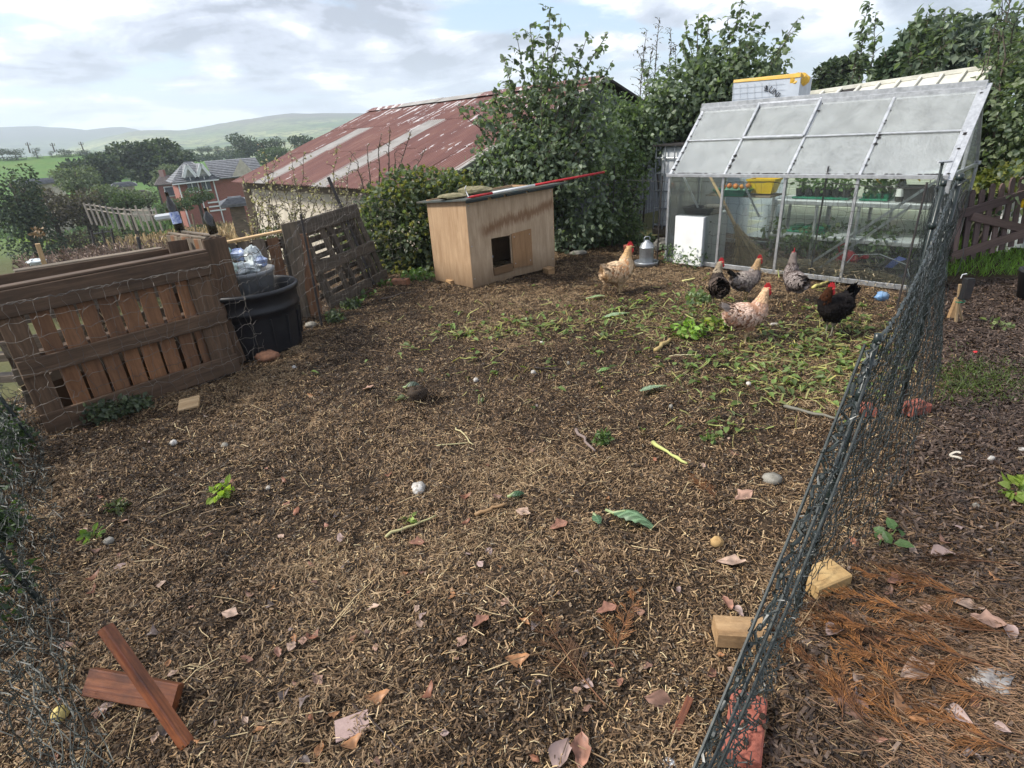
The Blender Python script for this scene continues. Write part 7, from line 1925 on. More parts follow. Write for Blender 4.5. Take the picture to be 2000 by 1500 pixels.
solo(litter(60000, 202, 0, (.008, .025), (.004, .011), [(.05, .032, .02), (.10, .066, .04), (.022, .015, .010), (.17, .12, .075)], (3, 2.6, 2.4, 1.0), .12, .010, .35), 'soil_crumbs', MAT['litter'], 'dark crumbs of soil and rotted bedding across the run', 'soil', kind='stuff', org=V3(0, 0, 0))
solo(litter(4200, 203, 0, (.05, .20), (.0014, .0034), [(.44, .34, .19), (.26, .17, .09), (.08, .055, .036), (.04, .028, .02)], (1, 1.2, 1.4, 1), .10, .02, .10), 'stalks', MAT['litter'], 'longer straw stalks and thin twigs strewn over the run', 'straw', kind='stuff', org=V3(0, 0, 0))
solo(litter(30000, 204, 1, (.014, .05), (.004, .011), [(.085, .058, .043), (.135, .096, .073), (.040, .028, .022), (.22, .165, .13), (.17, .105, .06)], (3, 2, 2.4, .3, .9), .10, .012, .28), 'wood_chips', MAT['litter'], 'dark purple-brown wood chips covering the path', 'wood chips', kind='stuff', org=V3(0, 0, 0))
solo(litter(26000, 206, 1, (.012, .06), (.0012, .0032), [(.22, .15, .085), (.12, .078, .045), (.34, .25, .14), (.06, .042, .03)], (2, 2.4, 1, 2), .14, .016, .22, lambda x, y: np.clip(1.35 - y * .45, 0, 1)), 'path_straw', MAT['litter'], 'fine brown straw and needles trodden into the near end of the path', 'straw', kind='stuff', org=V3(0, 0, 0))
# green kitchen scraps trampled in among the hens
g = np.random.default_rng(210)
def patch_px(cx, cy, sx, sy, n):
    return at_many(cx + g.normal(0, sx, n), np.maximum(cy + g.normal(0, sy, n), 430))
sc_ = [patch_px(1590, 690, 100, 34, 330), patch_px(1450, 690, 110, 34, 300), patch_px(1540, 755, 90, 26, 230), patch_px(1230, 615, 75, 22, 120), patch_px(1080, 635, 140, 24, 210), patch_px(980, 720, 150, 50, 90), patch_px(1250, 640, 90, 30, 130), patch_px(1360, 600, 40, 25, 190), patch_px(1650, 630, 50, 20, 130), patch_px(910, 652, 30, 8, 60), patch_px(1040, 640, 40, 14, 60), patch_px(1430, 830, 60, 20, 40), patch_px(1620, 640, 90, 40, 160)]
P = np.concatenate(sc_); n = len(P)
P = P[path_side(P[:, 0], P[:, 1]) < -.05]; n = len(P)
a = g.uniform(0, 6.28, n); d_ = np.stack([np.cos(a), np.sin(a), g.normal(0, .25, n)], 1); s_ = np.stack([-np.sin(a), np.cos(a), g.normal(0, .4, n)], 1); s_ /= np.linalg.norm(s_, axis=1)[:, None]
P[:, 2] += g.uniform(.004, .03, n)
mb = MB().strips(P, d_, s_, g.uniform(.04, .15, n), g.uniform(.004, .012, n), g.normal(0, .12, n), np.cross(d_, s_), np.array([[.30, .30, .11]]) * g.uniform(.4, 1.5, (n, 1)) * g.uniform(.85, 1.15, (n, 3)))
k_ = g.random(n) < .32
mb.leaves(P[k_] + V3(0, 0, .012), d_[k_], np.cross(d_, s_)[k_] + V3(0, 0, .7), .055 * g.uniform(.5, 1.5, k_.sum()), .04, np.array([[.11, .16, .045]]) * g.uniform(.5, 1.9, (k_.sum(), 1)), .3, .25, True)
solo(mb, 'vegetable_scraps', MAT['leaf'], 'trampled green and yellow vegetable stalks where the hens are feeding', 'vegetable scraps', kind='stuff')
# grass on the lawn past the gate, moss and grass patch on the path
n = 9000; x = g.uniform(3.9, 6.4, n); y = g.uniform(5.35, 8.8, n); ok = (y > 5.9 - .22 * (x - 4.0) + .25 * (fbm(x * 3, y * 3, 3, 2) - .4)) & (path_side(x, y) > .1)
x, y = x[ok], y[ok]; P = np.stack([x, y, ground_h(x, y)], 1)
solo(blades(P, .05, .13, .006, np.array([[.15, .25, .05]]) * g.uniform(.5, 1.6, (len(P), 1)), 211, .5), 'lawn', MAT['leaf'], 'short green lawn beyond the path in front of the picket gate', 'grass', kind='stuff')
P = patch_px(1905, 745, 60, 22, 1500); P = P[path_side(P[:, 0], P[:, 1]) > -.02]
solo(blades(P, .02, .06, .005, np.array([[.10, .13, .045]]) * g.uniform(.5, 1.6, (len(P), 1)), 212, .9), 'moss_patch', MAT['leaf'], 'thin mossy grass patch on the dark path beside the net', 'grass', kind='stuff')

# ---------------------------------------------------------------- conifer fronds
def frond(seed, L=.55, dens=1.0, spread=.55, tint=(1, 1, 1)):
    g = np.random.default_rng(seed); mb = MB(); S = []
    t_ = np.linspace(0, 1, 9)[:, None]
    main = np.concatenate([t_ * L, .05 * L * np.sin(t_ * 3 + g.uniform(0, 3)), .012 + .018 * np.sin(t_ * math.pi)], 1)
    mb.tube(main, np.linspace(.004, .0012, 9), 5, (.16, .07, .03))
    col = []
    for k in range(int(30 * dens)):
        f = g.uniform(.08, 1); q = np.array([np.interp(f, t_[:, 0], main[:, i]) for i in range(3)]); sg = 1 if k % 2 else -1
        a = sg * spread * g.uniform(.6, 1.25); l1 = L * (.34 * (1.1 - f * .75)) * g.uniform(.7, 1.2)
        d1 = V3(math.cos(a), math.sin(a), g.uniform(-.05, .10)); e = q + d1 * l1
        S.append([q, (q + e) / 2 + V3(0, 0, .004), e]); col.append((.20, .095, .045))
        for j in range(9):
            ff = g.uniform(.1, 1); qq = q * (1 - ff) + e * ff; aa = a + (1 if j % 2 else -1) * g.uniform(.3, .6); l2 = l1 * .33 * g.uniform(.6, 1.2)
            ee = qq + V3(math.cos(aa), math.sin(aa), g.uniform(-.1, .15)) * l2
            S.append([qq, (qq + ee) / 2 + V3(0, 0, .002), ee]); col.append((.27, .135, .060))
    c = np.array(col) * np.array(tint) * g.uniform(.45, 1.5, (len(col), 1))
    mb.tubes(np.array(S), .0016, 3, c)
    return mb
FR = [frond(s, .6, .85, .5, tn).mesh('frond') for s, tn in ((1, (1.15, 1.08, .95)), (2, (.55, .60, .72)), (3, (.85, .80, .80)), (4, (.32, .35, .45)), (5, (1.6, 1.5, 1.2)))]
for m_ in FR: m_.materials.append(MAT['dryleaf'])
def put_mesh(me, name, label, cat, group, p, rz, sc, tilt=(0, 0)):
    o = bpy.data.objects.new(name, me); COL.objects.link(o); o.location = [float(v) for v in p]; o.rotation_euler = (tilt[0], tilt[1], rz); o.scale = (sc,) * 3
    return tag(o, label, cat, group)
frl = [(1905, 1170, 160, 1.0), (1990, 1240, 175, 1.1), (1820, 1215, 150, .9), (1760, 1290, 130, 1.0), (1860, 1330, 140, 1.1), (1960, 1370, 150, 1.1), (1700, 1240, 160, .8), (1800, 1400, 120, 1.0), (1890, 1440, 130, 1.1), (1985, 1110, 170, .9),
       (1990, 1470, 140, 1.0), (1720, 1450, 100, .8), (1650, 1420, 80, .7), (1840, 1130, 175, .8), (1760, 1180, 20, .7), (1930, 1300, 165, 1.1), (1620, 1330, 110, .7), (1840, 1500, 125, 1.0)]
FRL = ['conifer frond just above the mauve curled leaf, upper right of the needle mat', 'conifer frond crossing the right picture edge above the crumpled rag', 'conifer frond in the middle of the upper needle mat', 'conifer frond fanning out from the foot of the yellow stone',
       'conifer frond left of the crumpled rag', 'conifer frond lying under the crumpled rag', 'conifer frond closest to the net post foot', 'conifer frond around the upright orange leaf',
       'conifer frond running to the bottom of the picture right of the upright orange leaf', 'topmost conifer frond, out at the right picture edge on the dark chips', 'conifer frond in the bottom right corner of the picture', 'short conifer frond on the path right beside the red brick',
       'smallest conifer frond, between the red brick and the timber block', 'conifer frond at the upper edge of the needle mat by the crumpled pale grey leaf', 'conifer frond pointing back towards the yellow stone, across the others', 'conifer frond touching the upper left side of the crumpled rag', 'small conifer frond by the silvery leaf at the net foot', 'conifer frond cut off by the bottom edge below the upright orange leaf']
for k, (px, py, rz, sc) in enumerate(frl):
    put_mesh(FR[(k * 2) % 5], 'conifer_frond', FRL[k], 'conifer frond', 'dead conifer fronds on the path', at(px, py, .012), math.radians(rz + g.uniform(-14, 14)), sc * .62, (g.uniform(-.1, .1), g.uniform(-.08, .08)))
fr2 = [(1190, 1380, 118, 1.0, 'brown dead conifer sprig lying in the run straight in from the yellow block'), (1410, 990, 100, .62, 'reddish conifer sprig next to the orange stone chip'), (1120, 1080, -60, .6, 'pale brown conifer sprig fanned out below the curled cabbage leaf'), (1210, 1290, 70, .7, 'dark conifer sprig crossing the brown leaf in the run')]
for k, (px, py, rz, sc, lb) in enumerate(fr2):
    put_mesh(FR[(k + 1) % 4], 'conifer_frond', lb, 'conifer frond', None, at(px, py, .01), math.radians(rz), sc * .75)
# loose orange needles under the fronds
P = at_many(g.normal(1850, 130, 5200), g.normal(1310, 120, 5200)); P = P[path_side(P[:, 0], P[:, 1]) > .02]; n = len(P); a = g.normal(2.5, .5, n); d_ = np.stack([np.cos(a), np.sin(a), g.normal(0, .15, n)], 1); s_ = np.stack([-np.sin(a), np.cos(a), 0 * a], 1)
P[:, 2] += g.uniform(.005, .02, n)
solo(MB().strips(P, d_, s_, g.uniform(.02, .09, n), g.uniform(.0012, .003, n), g.normal(0, .08, n), np.tile(V3(0, 0, 1), (n, 1)), np.array([[.21, .125, .072]]) * g.uniform(.2, 1.7, (n, 1))), 'conifer_needles', MAT['litter'], 'orange-brown conifer needles matted over the near path', 'needles', kind='stuff')

# ---------------------------------------------------------------- dry leaves
def dryleaf(seed, c):
    g = np.random.default_rng(seed); nx_, ny_ = 7, 5; v = []; col = []
    wid = np.array([.02, .5, .82, .95, .8, .48, .02]) * g.uniform(.75, 1.15, 7); cu = g.uniform(.3, 1.5) * g.choice([-1, 1, 1]); cv = g.uniform(-.7, .9)
    for i in range(nx_):
        for j in range(ny_):
            u = i / (nx_ - 1); w = (j / (ny_ - 1) - .5) * wid[i] * .62 * (1 + .18 * g.normal() * (j in (0, ny_ - 1)))
            z = cu * (w * w) * 2.2 + cv * (u - .5) ** 2 + g.normal(0, .028) + .05 - .03 * (abs(j - 2) < .5)
            v.append((u - .5, w, z)); col.append(np.array(c) * g.uniform(.45, 1.2) * (.75 if abs(j - 2) < .5 else 1))
    f = [[i * ny_ + j, (i + 1) * ny_ + j, (i + 1) * ny_ + j + 1, i * ny_ + j + 1] for i in range(nx_ - 1) for j in range(ny_ - 1)]
    return MB().add(v, np.array(f), None, np.array(col)).tube([(.5, 0, .04), (.62, .01, .05), (.72, .03, .03)], [.012, .009, .007], 4, np.array(c) * .6).mesh('dry_leaf', True)
lc = [(.36, .20, .14), (.42, .29, .22), (.30, .14, .08), (.38, .31, .29), (.24, .15, .11), (.40, .22, .10), (.46, .36, .28), (.22, .19, .18)]
DL_ = [dryleaf(300 + k, (lc[k % 8][0] * 1.0, lc[k % 8][1] * .88, lc[k % 8][2] * .85)) for k in range(16)]
for m_ in DL_: m_.materials.append(MAT['dryleaf'])
named = [(1452, 975, 1, .10, 20, 'pinkish brown dry leaf lying nearest to the reddish conifer sprig tip'), (1428, 1105, 6, .11, -15, 'large pale curled leaf beside the orange chip and the near net'), (1092, 1033, 0, .085, 10, 'pink-brown curled leaf left of the curled cabbage leaf'), (1022, 1006, 6, .08, -30, 'pale mottled leaf between the cabbage leaf and the dark green scrap'),
         (940, 1222, 0, .075, 40, 'pink heart-shaped leaf in the middle of the near straw'), (1012, 1293, 5, .085, 0, 'orange-pink leaf cupped in the near straw beside the dark brown leaf'), (740, 1366, 5, .08, 10, 'narrow orange leaf above the flat pinkish card'), (838, 1357, 2, .06, 60, 'small folded orange leaf near the narrow orange leaf'), (690, 1455, 5, .065, 30, 'yellow-brown rolled leaf below the flat pinkish card'),
         (452, 1205, 6, .07, -10, 'pale folded leaf alone on the straw right of the red stake'), (185, 1132, 2, .06, 70, 'red-brown leaf by the foot of the left netting, upper of two'), (183, 1158, 2, .05, 80, 'red-brown leaf by the foot of the left netting, lower of two'), (1098, 1480, 3, .10, 60, 'grey leaf standing on edge at the bottom of the picture'), (1135, 1475, 0, .10, 80, 'pink leaf standing on edge next to the grey one'),
         (1290, 1375, 4, .10, -20, 'dark wrinkled leaf beside the red stick near the brick'), (1185, 1198, 0, .08, 10, 'pinkish leaf under the brown conifer sprig'), (1745, 1140, 0, .075, 20, 'orange-centred leaf on the path beyond the yellow stone'), (1885, 1190, 6, .10, -25, 'large pinkish leaf upper on the conifer litter'), (1925, 1220, 1, .10, -30, 'long pink leaf just below the large pinkish one'), (1770, 1395, 5, .11, -70, 'upright orange leaf in the needles'),
         (1865, 1405, 3, .075, -50, 'grey-mauve leaf right of the upright orange leaf'), (1965, 1240, 3, .08, 80, 'mauve curled leaf near the right picture edge'), (1790, 1320, 6, .12, 10, 'long pale dry leaf blade lying flat on the needles'), (1660, 1385, 4, .15, -60, 'long mauve-brown leaf strip right of the red brick'), (1840, 1090, 3, .10, 0, 'crumpled pale grey leaf up the path by the conifer litter'), (910, 975, 2, .06, 20, 'rusty leaf right of the white stone'),
         (815, 1066, 0, .07, 0, 'pink curled leaf below the pale green stick'), (720, 762, 1, .085, 20, 'pale pinkish leaf behind the dark upturned clod'), (1630, 1240, 3, .08, 20, 'silvery leaf just right of the net foot'), (1420, 1185, 0, .06, 100, 'small pink leaf hanging by the near block'), (1438, 1200, 3, .06, 120, 'silver-grey leaf at the near block corner')]
for px, py, k, L, rz, lb in named:
    put_mesh(DL_[k], 'dry_leaf', lb, 'leaf', None, at(px, py, .016), math.radians(rz), L * 1.05, (g.uniform(-.25, .25), g.uniform(-.2, .2)))
for k in range(120):
    while True:
        px, py = g.uniform(110, 1450), 760 + 740 * g.random() ** .7
        if min((px - q[0]) ** 2 + (py - q[1]) ** 2 for q in named) > 45 ** 2 and path_side(*at(px, py)[:2]) < -.1: break
    put_mesh(DL_[k % 16], 'dry_leaf', 'small faded brown leaf scrap half buried in the straw litter of the run', 'leaf', 'leaf scraps in the straw', at(px, py, .013), g.uniform(0, 6.28), g.uniform(.025, .06), (g.uniform(-.5, .5), g.uniform(-.4, .4)))
for k in range(22):
    px, py = g.uniform(1660, 2000), g.uniform(960, 1490)
    put_mesh(DL_[(k * 3) % 16], 'dry_leaf', 'small faded leaf lying among the dark chips and needles of the path', 'leaf', 'leaf scraps on the path', at(px, py, .014), g.uniform(0, 6.28), g.uniform(.04, .07), (g.uniform(-.4, .4), g.uniform(-.3, .3)))

# ---------------------------------------------------------------- single things on the ground
def cabbage(label, px, py, rz, L, c, seed, arch=.5, wd=.34):
    g = np.random.default_rng(seed); n_, m_ = 15, 9; v = []; col = []
    for i in range(n_):
        u = i / (n_ - 1); wi = wd * L * (math.sin(min(1, u * 1.15) * math.pi * .92) ** .6 + .04) * (1 + .12 * math.sin(i * 2.3))
        for j in range(m_):
            w = (j / (m_ - 1) - .5) * 2
            x = (u - .4) * L; z = .02 + arch * L * .35 * math.sin(u * math.pi) - arch * .55 * wi * w * w + g.normal(0, .004) * L * 3 * abs(w)
            v.append((x, w * wi * .62, max(z, .004)))
            vein = (abs(w) < .14) or ((i + int(abs(w) * 4)) % 3 == 0)
            col.append(np.array(c) * g.uniform(.8, 1.2) * (1.0 if not vein else 1.9) + (.03 if vein else 0))
    f = [[i * m_ + j, (i + 1) * m_ + j, (i + 1) * m_ + j + 1, i * m_ + j + 1] for i in range(n_ - 1) for j in range(m_ - 1)]
    r = thing('cabbage_leaf', label, 'cabbage leaf', at(px, py, .012)); r.rotation_euler = (0, 0, math.radians(rz))
    for nm, mb_ in (('blade', MB().add(v, np.array(f), None, np.array(col))), ('stalk', MB().tube([(-.62 * L, .03 * L, .012), (-.4 * L, 0, .015), (-.1 * L, 0, .02 + arch * L * .3)], [.007, .008, .004], 7, (.42, .48, .28)))):
        me = mb_.mesh(nm, True); me.materials.append(MAT['leaf']); o = bpy.data.objects.new(nm, me); COL.objects.link(o); o.parent = r
    return r
cabbage('wilted veined cabbage leaf with a pale stalk curling over in the middle of the run', 1228, 1022, -38, .20, (.10, .17, .09), 1, .55, .30)
cabbage('small dark torn cabbage piece next to the pale stalk of the curled leaf', 1165, 1022, -80, .07, (.06, .12, .06), 2, .3, .5)
cabbage('grey-green cabbage leaf with a long pale stem lying up the run', 1275, 765, 200, .17, (.17, .24, .15), 3, .2, .25)
cabbage('small bright green leaf piece between the scratched hollow and the long-stemmed leaf', 1178, 728, 30, .10, (.12, .22, .06), 4, .3, .4)
cabbage('pale ruffled leaf lying near the tail of the buff hen', 1163, 585, 15, .17, (.24, .32, .16), 5, .2, .3)
cabbage('broad pale torn leaf on the scraps in front of the dark laced hen', 1205, 620, 200, .22, (.22, .30, .17), 6, .2, .32)
cabbage('dark green crumpled leaf left of the pale mottled leaf', 1008, 975, 10, .07, (.03, .07, .03), 7, .6, .5)
cabbage('dark green curled scrap topped with earth near the upturned clod', 805, 762, 10, .10, (.06, .08, .06), 8, .8, .45)
def sprig(label, px, py, n, r, h_, L, c1, c2, seed, name='weed_sprig', cat='plant'):
    mb = MB(); leaf_clump(mb, at(px, py), r, h_, n, L, c1, c2, seed)
    q = at(px, py); mb.tubes(np.array([[q, q + V3(.01 * k - .02, .01, h_ * .5), q + V3(.03 * k - .05, .02 * k - .03, h_)] for k in range(4)]), .002, 4, np.array([[.2, .26, .1]] * 4))
    solo(mb, name, MAT['leaf'], label, cat)
sprig('bright yellow-green sprig of leaves on the left of the run', 432, 968, 34, .055, .05, .045, (.18, .28, .04), (.36, .44, .08), 801)
sprig('small green seedling tuft below the yellow-green sprig', 185, 1048, 20, .05, .04, .04, (.10, .17, .04), (.2, .3, .08), 802)
sprig('round green tuft in the middle of the run above the grey stick', 1178, 865, 60, .045, .07, .035, (.05, .09, .03), (.12, .18, .05), 803)
sprig('bright green leafy weed beside the hollow next to the salmon hen', 1345, 655, 90, .14, .10, .06, (.12, .22, .04), (.28, .42, .08), 804)
sprig('green weed with orange-tinged leaves behind the salmon hen', 1400, 640, 70, .12, .08, .055, (.12, .20, .04), (.34, .34, .08), 805)
sprig('silvery green weed left of the dark laced hen', 1362, 590, 70, .10, .13, .06, (.12, .17, .09), (.26, .33, .18), 806)
sprig('leafy green plant coming in at the right picture edge over the path', 1993, 975, 30, .07, .08, .06, (.16, .24, .05), (.34, .42, .1), 807)
sprig('light weed on the path beyond the curled bone-white peel', 1955, 640, 24, .10, .05, .05, (.12, .16, .06), (.26, .3, .14), 808)
sprig('green leaves poking out by the foot of the net and the yellow stone', 1738, 1055, 10, .07, .03, .055, (.06, .12, .04), (.12, .2, .07), 809)
sprig('drooping fern-like carrot top at the far right of the run', 1390, 862, 40, .06, .05, .03, (.08, .13, .04), (.18, .26, .08), 810)
sprig('small green tuft by the pale green stick', 800, 1020, 14, .03, .04, .035, (.16, .22, .05), (.3, .38, .1), 811)
sprig('low mossy tuft in the straw on the left of the run', 232, 998, 50, .045, .05, .03, (.05, .07, .03), (.12, .14, .06), 812)
def stick(label, p0, p1, r, c, seed, name='stick', m_='litter', lift=.008, cat='stick', knob=0):
    g = np.random.default_rng(seed); a_, b_ = at(*p0), at(*p1); t_ = np.linspace(0, 1, 8)[:, None]
    P = a_ * (1 - t_) + b_ * t_ + g.normal(0, min(r, .006) * .8, (8, 3)) * V3(1, 1, .3); P[:, 2] = np.maximum(P[:, 2], ground_h(P[:, 0], P[:, 1])) + r * .8 + lift
    rad = np.linspace(r, r * .65, 8) * (1 + knob * g.uniform(-.3, .3, 8))
    solo(MB().tube(P, rad, 7, c), name, MAT[m_], label, cat, smooth=True)
stick('pale green sprout stalk lying in the middle of the run', (1275, 870), (1343, 912), .011, (.42, .44, .16), 1, 'stalk', cat='stalk', knob=1)
stick('pale yellow-green twig beside the small tuft and pink leaf', (754, 1053), (852, 1012), .008, (.40, .36, .18), 2, knob=.6)
stick('grey bark-covered stick lying below the round green tuft', (1122, 842), (1160, 886), .011, (.20, .15, .13), 3, knob=.5)
stick('dark short stick left of the bright green leaf piece', (1045, 722), (1098, 726), .010, (.03, .022, .018), 4)
stick('brown root lying near the dark green crumpled leaf', (930, 1010), (990, 992), .011, (.26, .16, .08), 5, knob=.6)
stick('grey branch reaching out from under the right-hand net', (1530, 800), (1640, 825), .012, (.16, .15, .12), 6, knob=.4)
stick('thin long dark twig in the near straw beside the pinkish card', (690, 1380), (790, 1470), .004, (.05, .035, .03), 7)
stick('pale cut stem lying on the straw in front of the hollow', (1308, 697), (1355, 696), .006, (.40, .36, .22), 8)
stick('yellow corn husk on the ground before the greenhouse', (1588, 566), (1618, 553), .016, (.52, .46, .16), 9, 'corn_husk', cat='corn husk', knob=.5)
stick('yellow corn husk lying left of the grey hen', (1333, 552), (1358, 546), .014, (.52, .48, .2), 10, 'corn_husk', cat='corn husk', knob=.5)
stick('dry maize stalk end lying by the scratched hollow', (1280, 690), (1312, 668), .020, (.38, .28, .12), 11, 'maize_stalk', cat='stalk', knob=.6)
stick('dark twig on the ground left of the hen house', (742, 585), (800, 572), .007, (.10, .08, .07), 12)
solo(MB().beam(at(1316, 1442, .012), at(1347, 1374, .03), .022, .005, (.3, .1, 1), .002), 'bark_strip', MAT['stake'], 'red-brown bark strip standing beside the near net and brick', 'bark')
stick('pale broken stems crossing in the middle of the run', (890, 838), (925, 872), .005, (.46, .40, .22), 14)
stick('thin pale bent stem beside the crossed broken stems', (855, 873), (918, 868), .004, (.44, .40, .22), 15)
stick('grey stick lying on the left of the run below the tufts', (395, 1040), (465, 1000), .005, (.10, .07, .05), 16)
stick('yellow stalk lying in the trampled greens near the post', (1598, 720), (1665, 700), .006, (.42, .42, .15), 17, 'stalk', cat='stalk')
def rock(label, px, py, s, m_, seed, name='stone', amp=.3, cat='stone', up=.5):
    q = at(px, py); solo(crumple(q + V3(0, 0, s[2] * up), 1, seed, s, 12, amp), name, m_ if not isinstance(m_, str) else MAT[m_], label, cat, smooth=True)
MAT['lime'] = basic('lime', (0.62, 0.60, 0.56), .7, .3, (0.2, 0.17, 0.14), 50, .6, .004)
MAT['ochre'] = basic('ochre_stone', (0.48, 0.33, 0.15), .8, .3, (0.36, 0.22, 0.09), 10, .3, .006)
MAT['rag_cloth'] = basic('rag_cloth', (0.36, 0.34, 0.32), .9, .2, (0.12, 0.11, 0.11), 25, .6, .006)
MAT['clod'] = basic('clod', (0.06, 0.04, 0.025), .8, .3, (0.02, 0.014, 0.01), 40, .9, .01)
rock('white chalky dropping-covered stone in the middle of the run', 818, 958, (.038, .05, .03), 'lime', 1)
rock('small pale pebble left of the white chalky stone', 525, 955, (.018, .018, .014), 'lime', 2)
rock('grey pebble beside the seedling tuft on the left', 213, 1060, (.025, .025, .018), 'stone', 3)
rock('rough cream stone by the foot of the black tub', 522, 700, (.11, .07, .05), 'brick_buff', 4)
rock('pale flint in front of the compost tub and the stone', 607, 637, (.06, .05, .03), 'stone', 5)
rock('dark upturned clod of earth with scratched soil round it', 815, 775, (.07, .06, .05), 'clod', 6, 'earth_clod', .5, 'earth clod')
rock('orange triangular stone chip by the reddish conifer sprig', 1400, 1064, (.030, .022, .028), 'ochre', 7)
rock('dull grey stone at the edge of the run near the net', 1508, 940, (.05, .04, .03), 'stone', 8)
rock('crumpled white and grey cloth rag on the conifer litter', 1940, 1330, (.07, .055, .014), 'rag_cloth', 9, 'rag', .6, 'rag')
rock('white scrap of paper at the foot of the near net', 1310, 1492, (.022, .018, .006), 'white_paint', 10, 'paper_scrap', .4, 'paper scrap')
rock('crushed blue plastic bottle lying before the greenhouse beside the net', 1722, 582, (.07, .05, .05), 'blue_plastic', 11, 'plastic_bottle', .45, 'plastic bottle')
rock('white feathery scrap between the salmon hen and the black hen', 1512, 635, (.04, .02, .015), 'lime', 12, 'scrap', .5, 'scrap')
q = at(123, 1402); solo(MB().lathe(q - V3(0, 0, .004), [(.002, 0), (.016, .004), (.026, .018), (.026, .032), (.016, .046), (.002, .051)], 18), 'ball', basic('ball', (0.62, 0.50, 0.18), .6, .3, (0.42, 0.33, 0.12), 40, .1), 'small yellow ball lying behind the near left netting', 'ball', smooth=True)
g = np.random.default_rng(333)
PEB = ['small pale pebble left of the run below the square offcut, upper of two', 'small grey pebble between the square offcut and the left net', 'tiny pebble right beside the dark short stick', 'tiny pale pebble above the dark short stick',
       'small yellowish pebble below the broad pale torn leaf', 'small pebble on the straw near the black tub', 'small pebble under the long-stemmed cabbage leaf', 'small pebble at the near edge of the green scraps',
       'tiny white pebble on the path above the curl of peel', 'tiny pebble on the path below the curl of peel', 'tiny pebble on the path at the right picture edge', 'tiny pale pebble in the middle of the run right of the upturned clod']
for k, (px, py) in enumerate(((440, 872), (340, 868), (1042, 730), (1110, 712), (1058, 672), (575, 720), (1310, 800), (1462, 752), (1935, 900), (1905, 990), (1995, 880), (930, 745))):
    rock(PEB[k], px, py, tuple(g.uniform(.012, .022, 3)), 'lime' if k % 3 else 'stone', 40 + k)
aa = np.linspace(.5, 4.6, 14); q = at(1868, 897, .02)
solo(MB().tube(np.stack([q[0] + .03 * np.cos(aa), q[1] + .03 * np.sin(aa), q[2] + .008 * np.sin(aa * 2)], 1), .006, 6, (.62, .56, .46)), 'peel', MAT['litter'], 'bone-white curl of peel lying on the dark path', 'peel')
q = at(1905, 690, .01); solo(crumple(q, .016, 3, (1, 1, .5), 10, .3), 'petal', MAT['comb'], 'tiny bright red scrap on the path beyond the mossy patch', 'scrap')
# square wooden offcut
q = at(372, 796, .03); solo(MB().beam(q + V3(-.065, -.02, 0), q + V3(.065, .02, .012), .13, .02, (.05, -.25, 1)), 'offcut', MAT['wood_pale'], 'square pale wooden offcut lying before the front compost pallet', 'wood offcut')
q = at(690, 1420, .012); solo(MB().beam(q + V3(-.05, -.02, 0), q + V3(.05, .01, .004), .07, .006, (.1, -.1, 1)), 'card', basic('card', (.40, .29, .26), .8, .2, (.30, .21, .19), 20, .1), 'flat pinkish-brown piece of card on the near straw', 'card')
# crossed red-brown stakes
s0, s1 = at(362, 1452, .012), W(196, 1222, G(362, 1452), G(362, 1452) + V3(-1, .55, 0))
stake_t = G(205, 1225, .34)
solo(MB().beam(at(366, 1455, .0), stake_t,   .038, .032, (.6, .35, 1), .003), 'stake', MAT['stake'], 'longer wet red-brown wooden stake propped up over the short one', 'stake')
b0, b1 = at(190, 1360, .075), at(352, 1375, .03)
solo(MB().beam(b0, b1, .085, .034, (.1, -.9, .8), .003), 'stake', MAT['stake'], 'short wet red-brown board lying under the longer stake', 'board')
# bricks and blocks along the foot of the net
def brick(label, px, py, rz, size, m_, dz=0, name='brick', cat='brick', tilt=0):
    q = at(px, py); a_ = math.radians(rz); d_ = V3(math.cos(a_), math.sin(a_), tilt)
    q[2] = max(q[2], 0) + size[2] / 2 + dz
    return solo(MB().beam(q - d_ * size[0] / 2, q + d_ * size[0] / 2, size[1], size[2], (0, 0, 1), .006), name, m_, label, cat)
brick('red brick with earth crumbs on top at the bottom of the near net', 1452, 1440, 62, (.215, .105, .055), MAT['brick'], .0)
for k in range(34):
    pass
g = np.random.default_rng(12); mb = MB(); qb = at(1452, 1425)
for k in range(26): 
    p = qb + V3(g.normal(0, .05), g.normal(0, .06), 0); p[2] = max(qb[2], 0) + .058
    for c_ in crumple(p, g.uniform(.003, .010), k, (1, 1, .6), 6, .5).ch: mb.ch.append(c_)
solo(mb, 'earth_crumbs', MAT['clod'], 'dark earth crumbs scattered on top of the near red brick', 'earth', kind='stuff')
brick('yellow sandstone block under the net beside the post foot', 1605, 1140, 20, (.17, .11, .055), MAT['ochre'], 0, 'stone_block', 'stone block')
brick('thick pale timber block partly under the net, left of the post foot', 1445, 1252, -8, (.18, .09, .07), MAT['block'], -.01, 'wood_block', 'wood block', -.02)
brick('broken red brick lying half under the net up the path', 1782, 812, 15, (.14, .10, .06), MAT['brick'], 0)
brick('red brick end showing through the net by the post', 1690, 815, 75, (.10, .08, .05), MAT['brick'], 0)

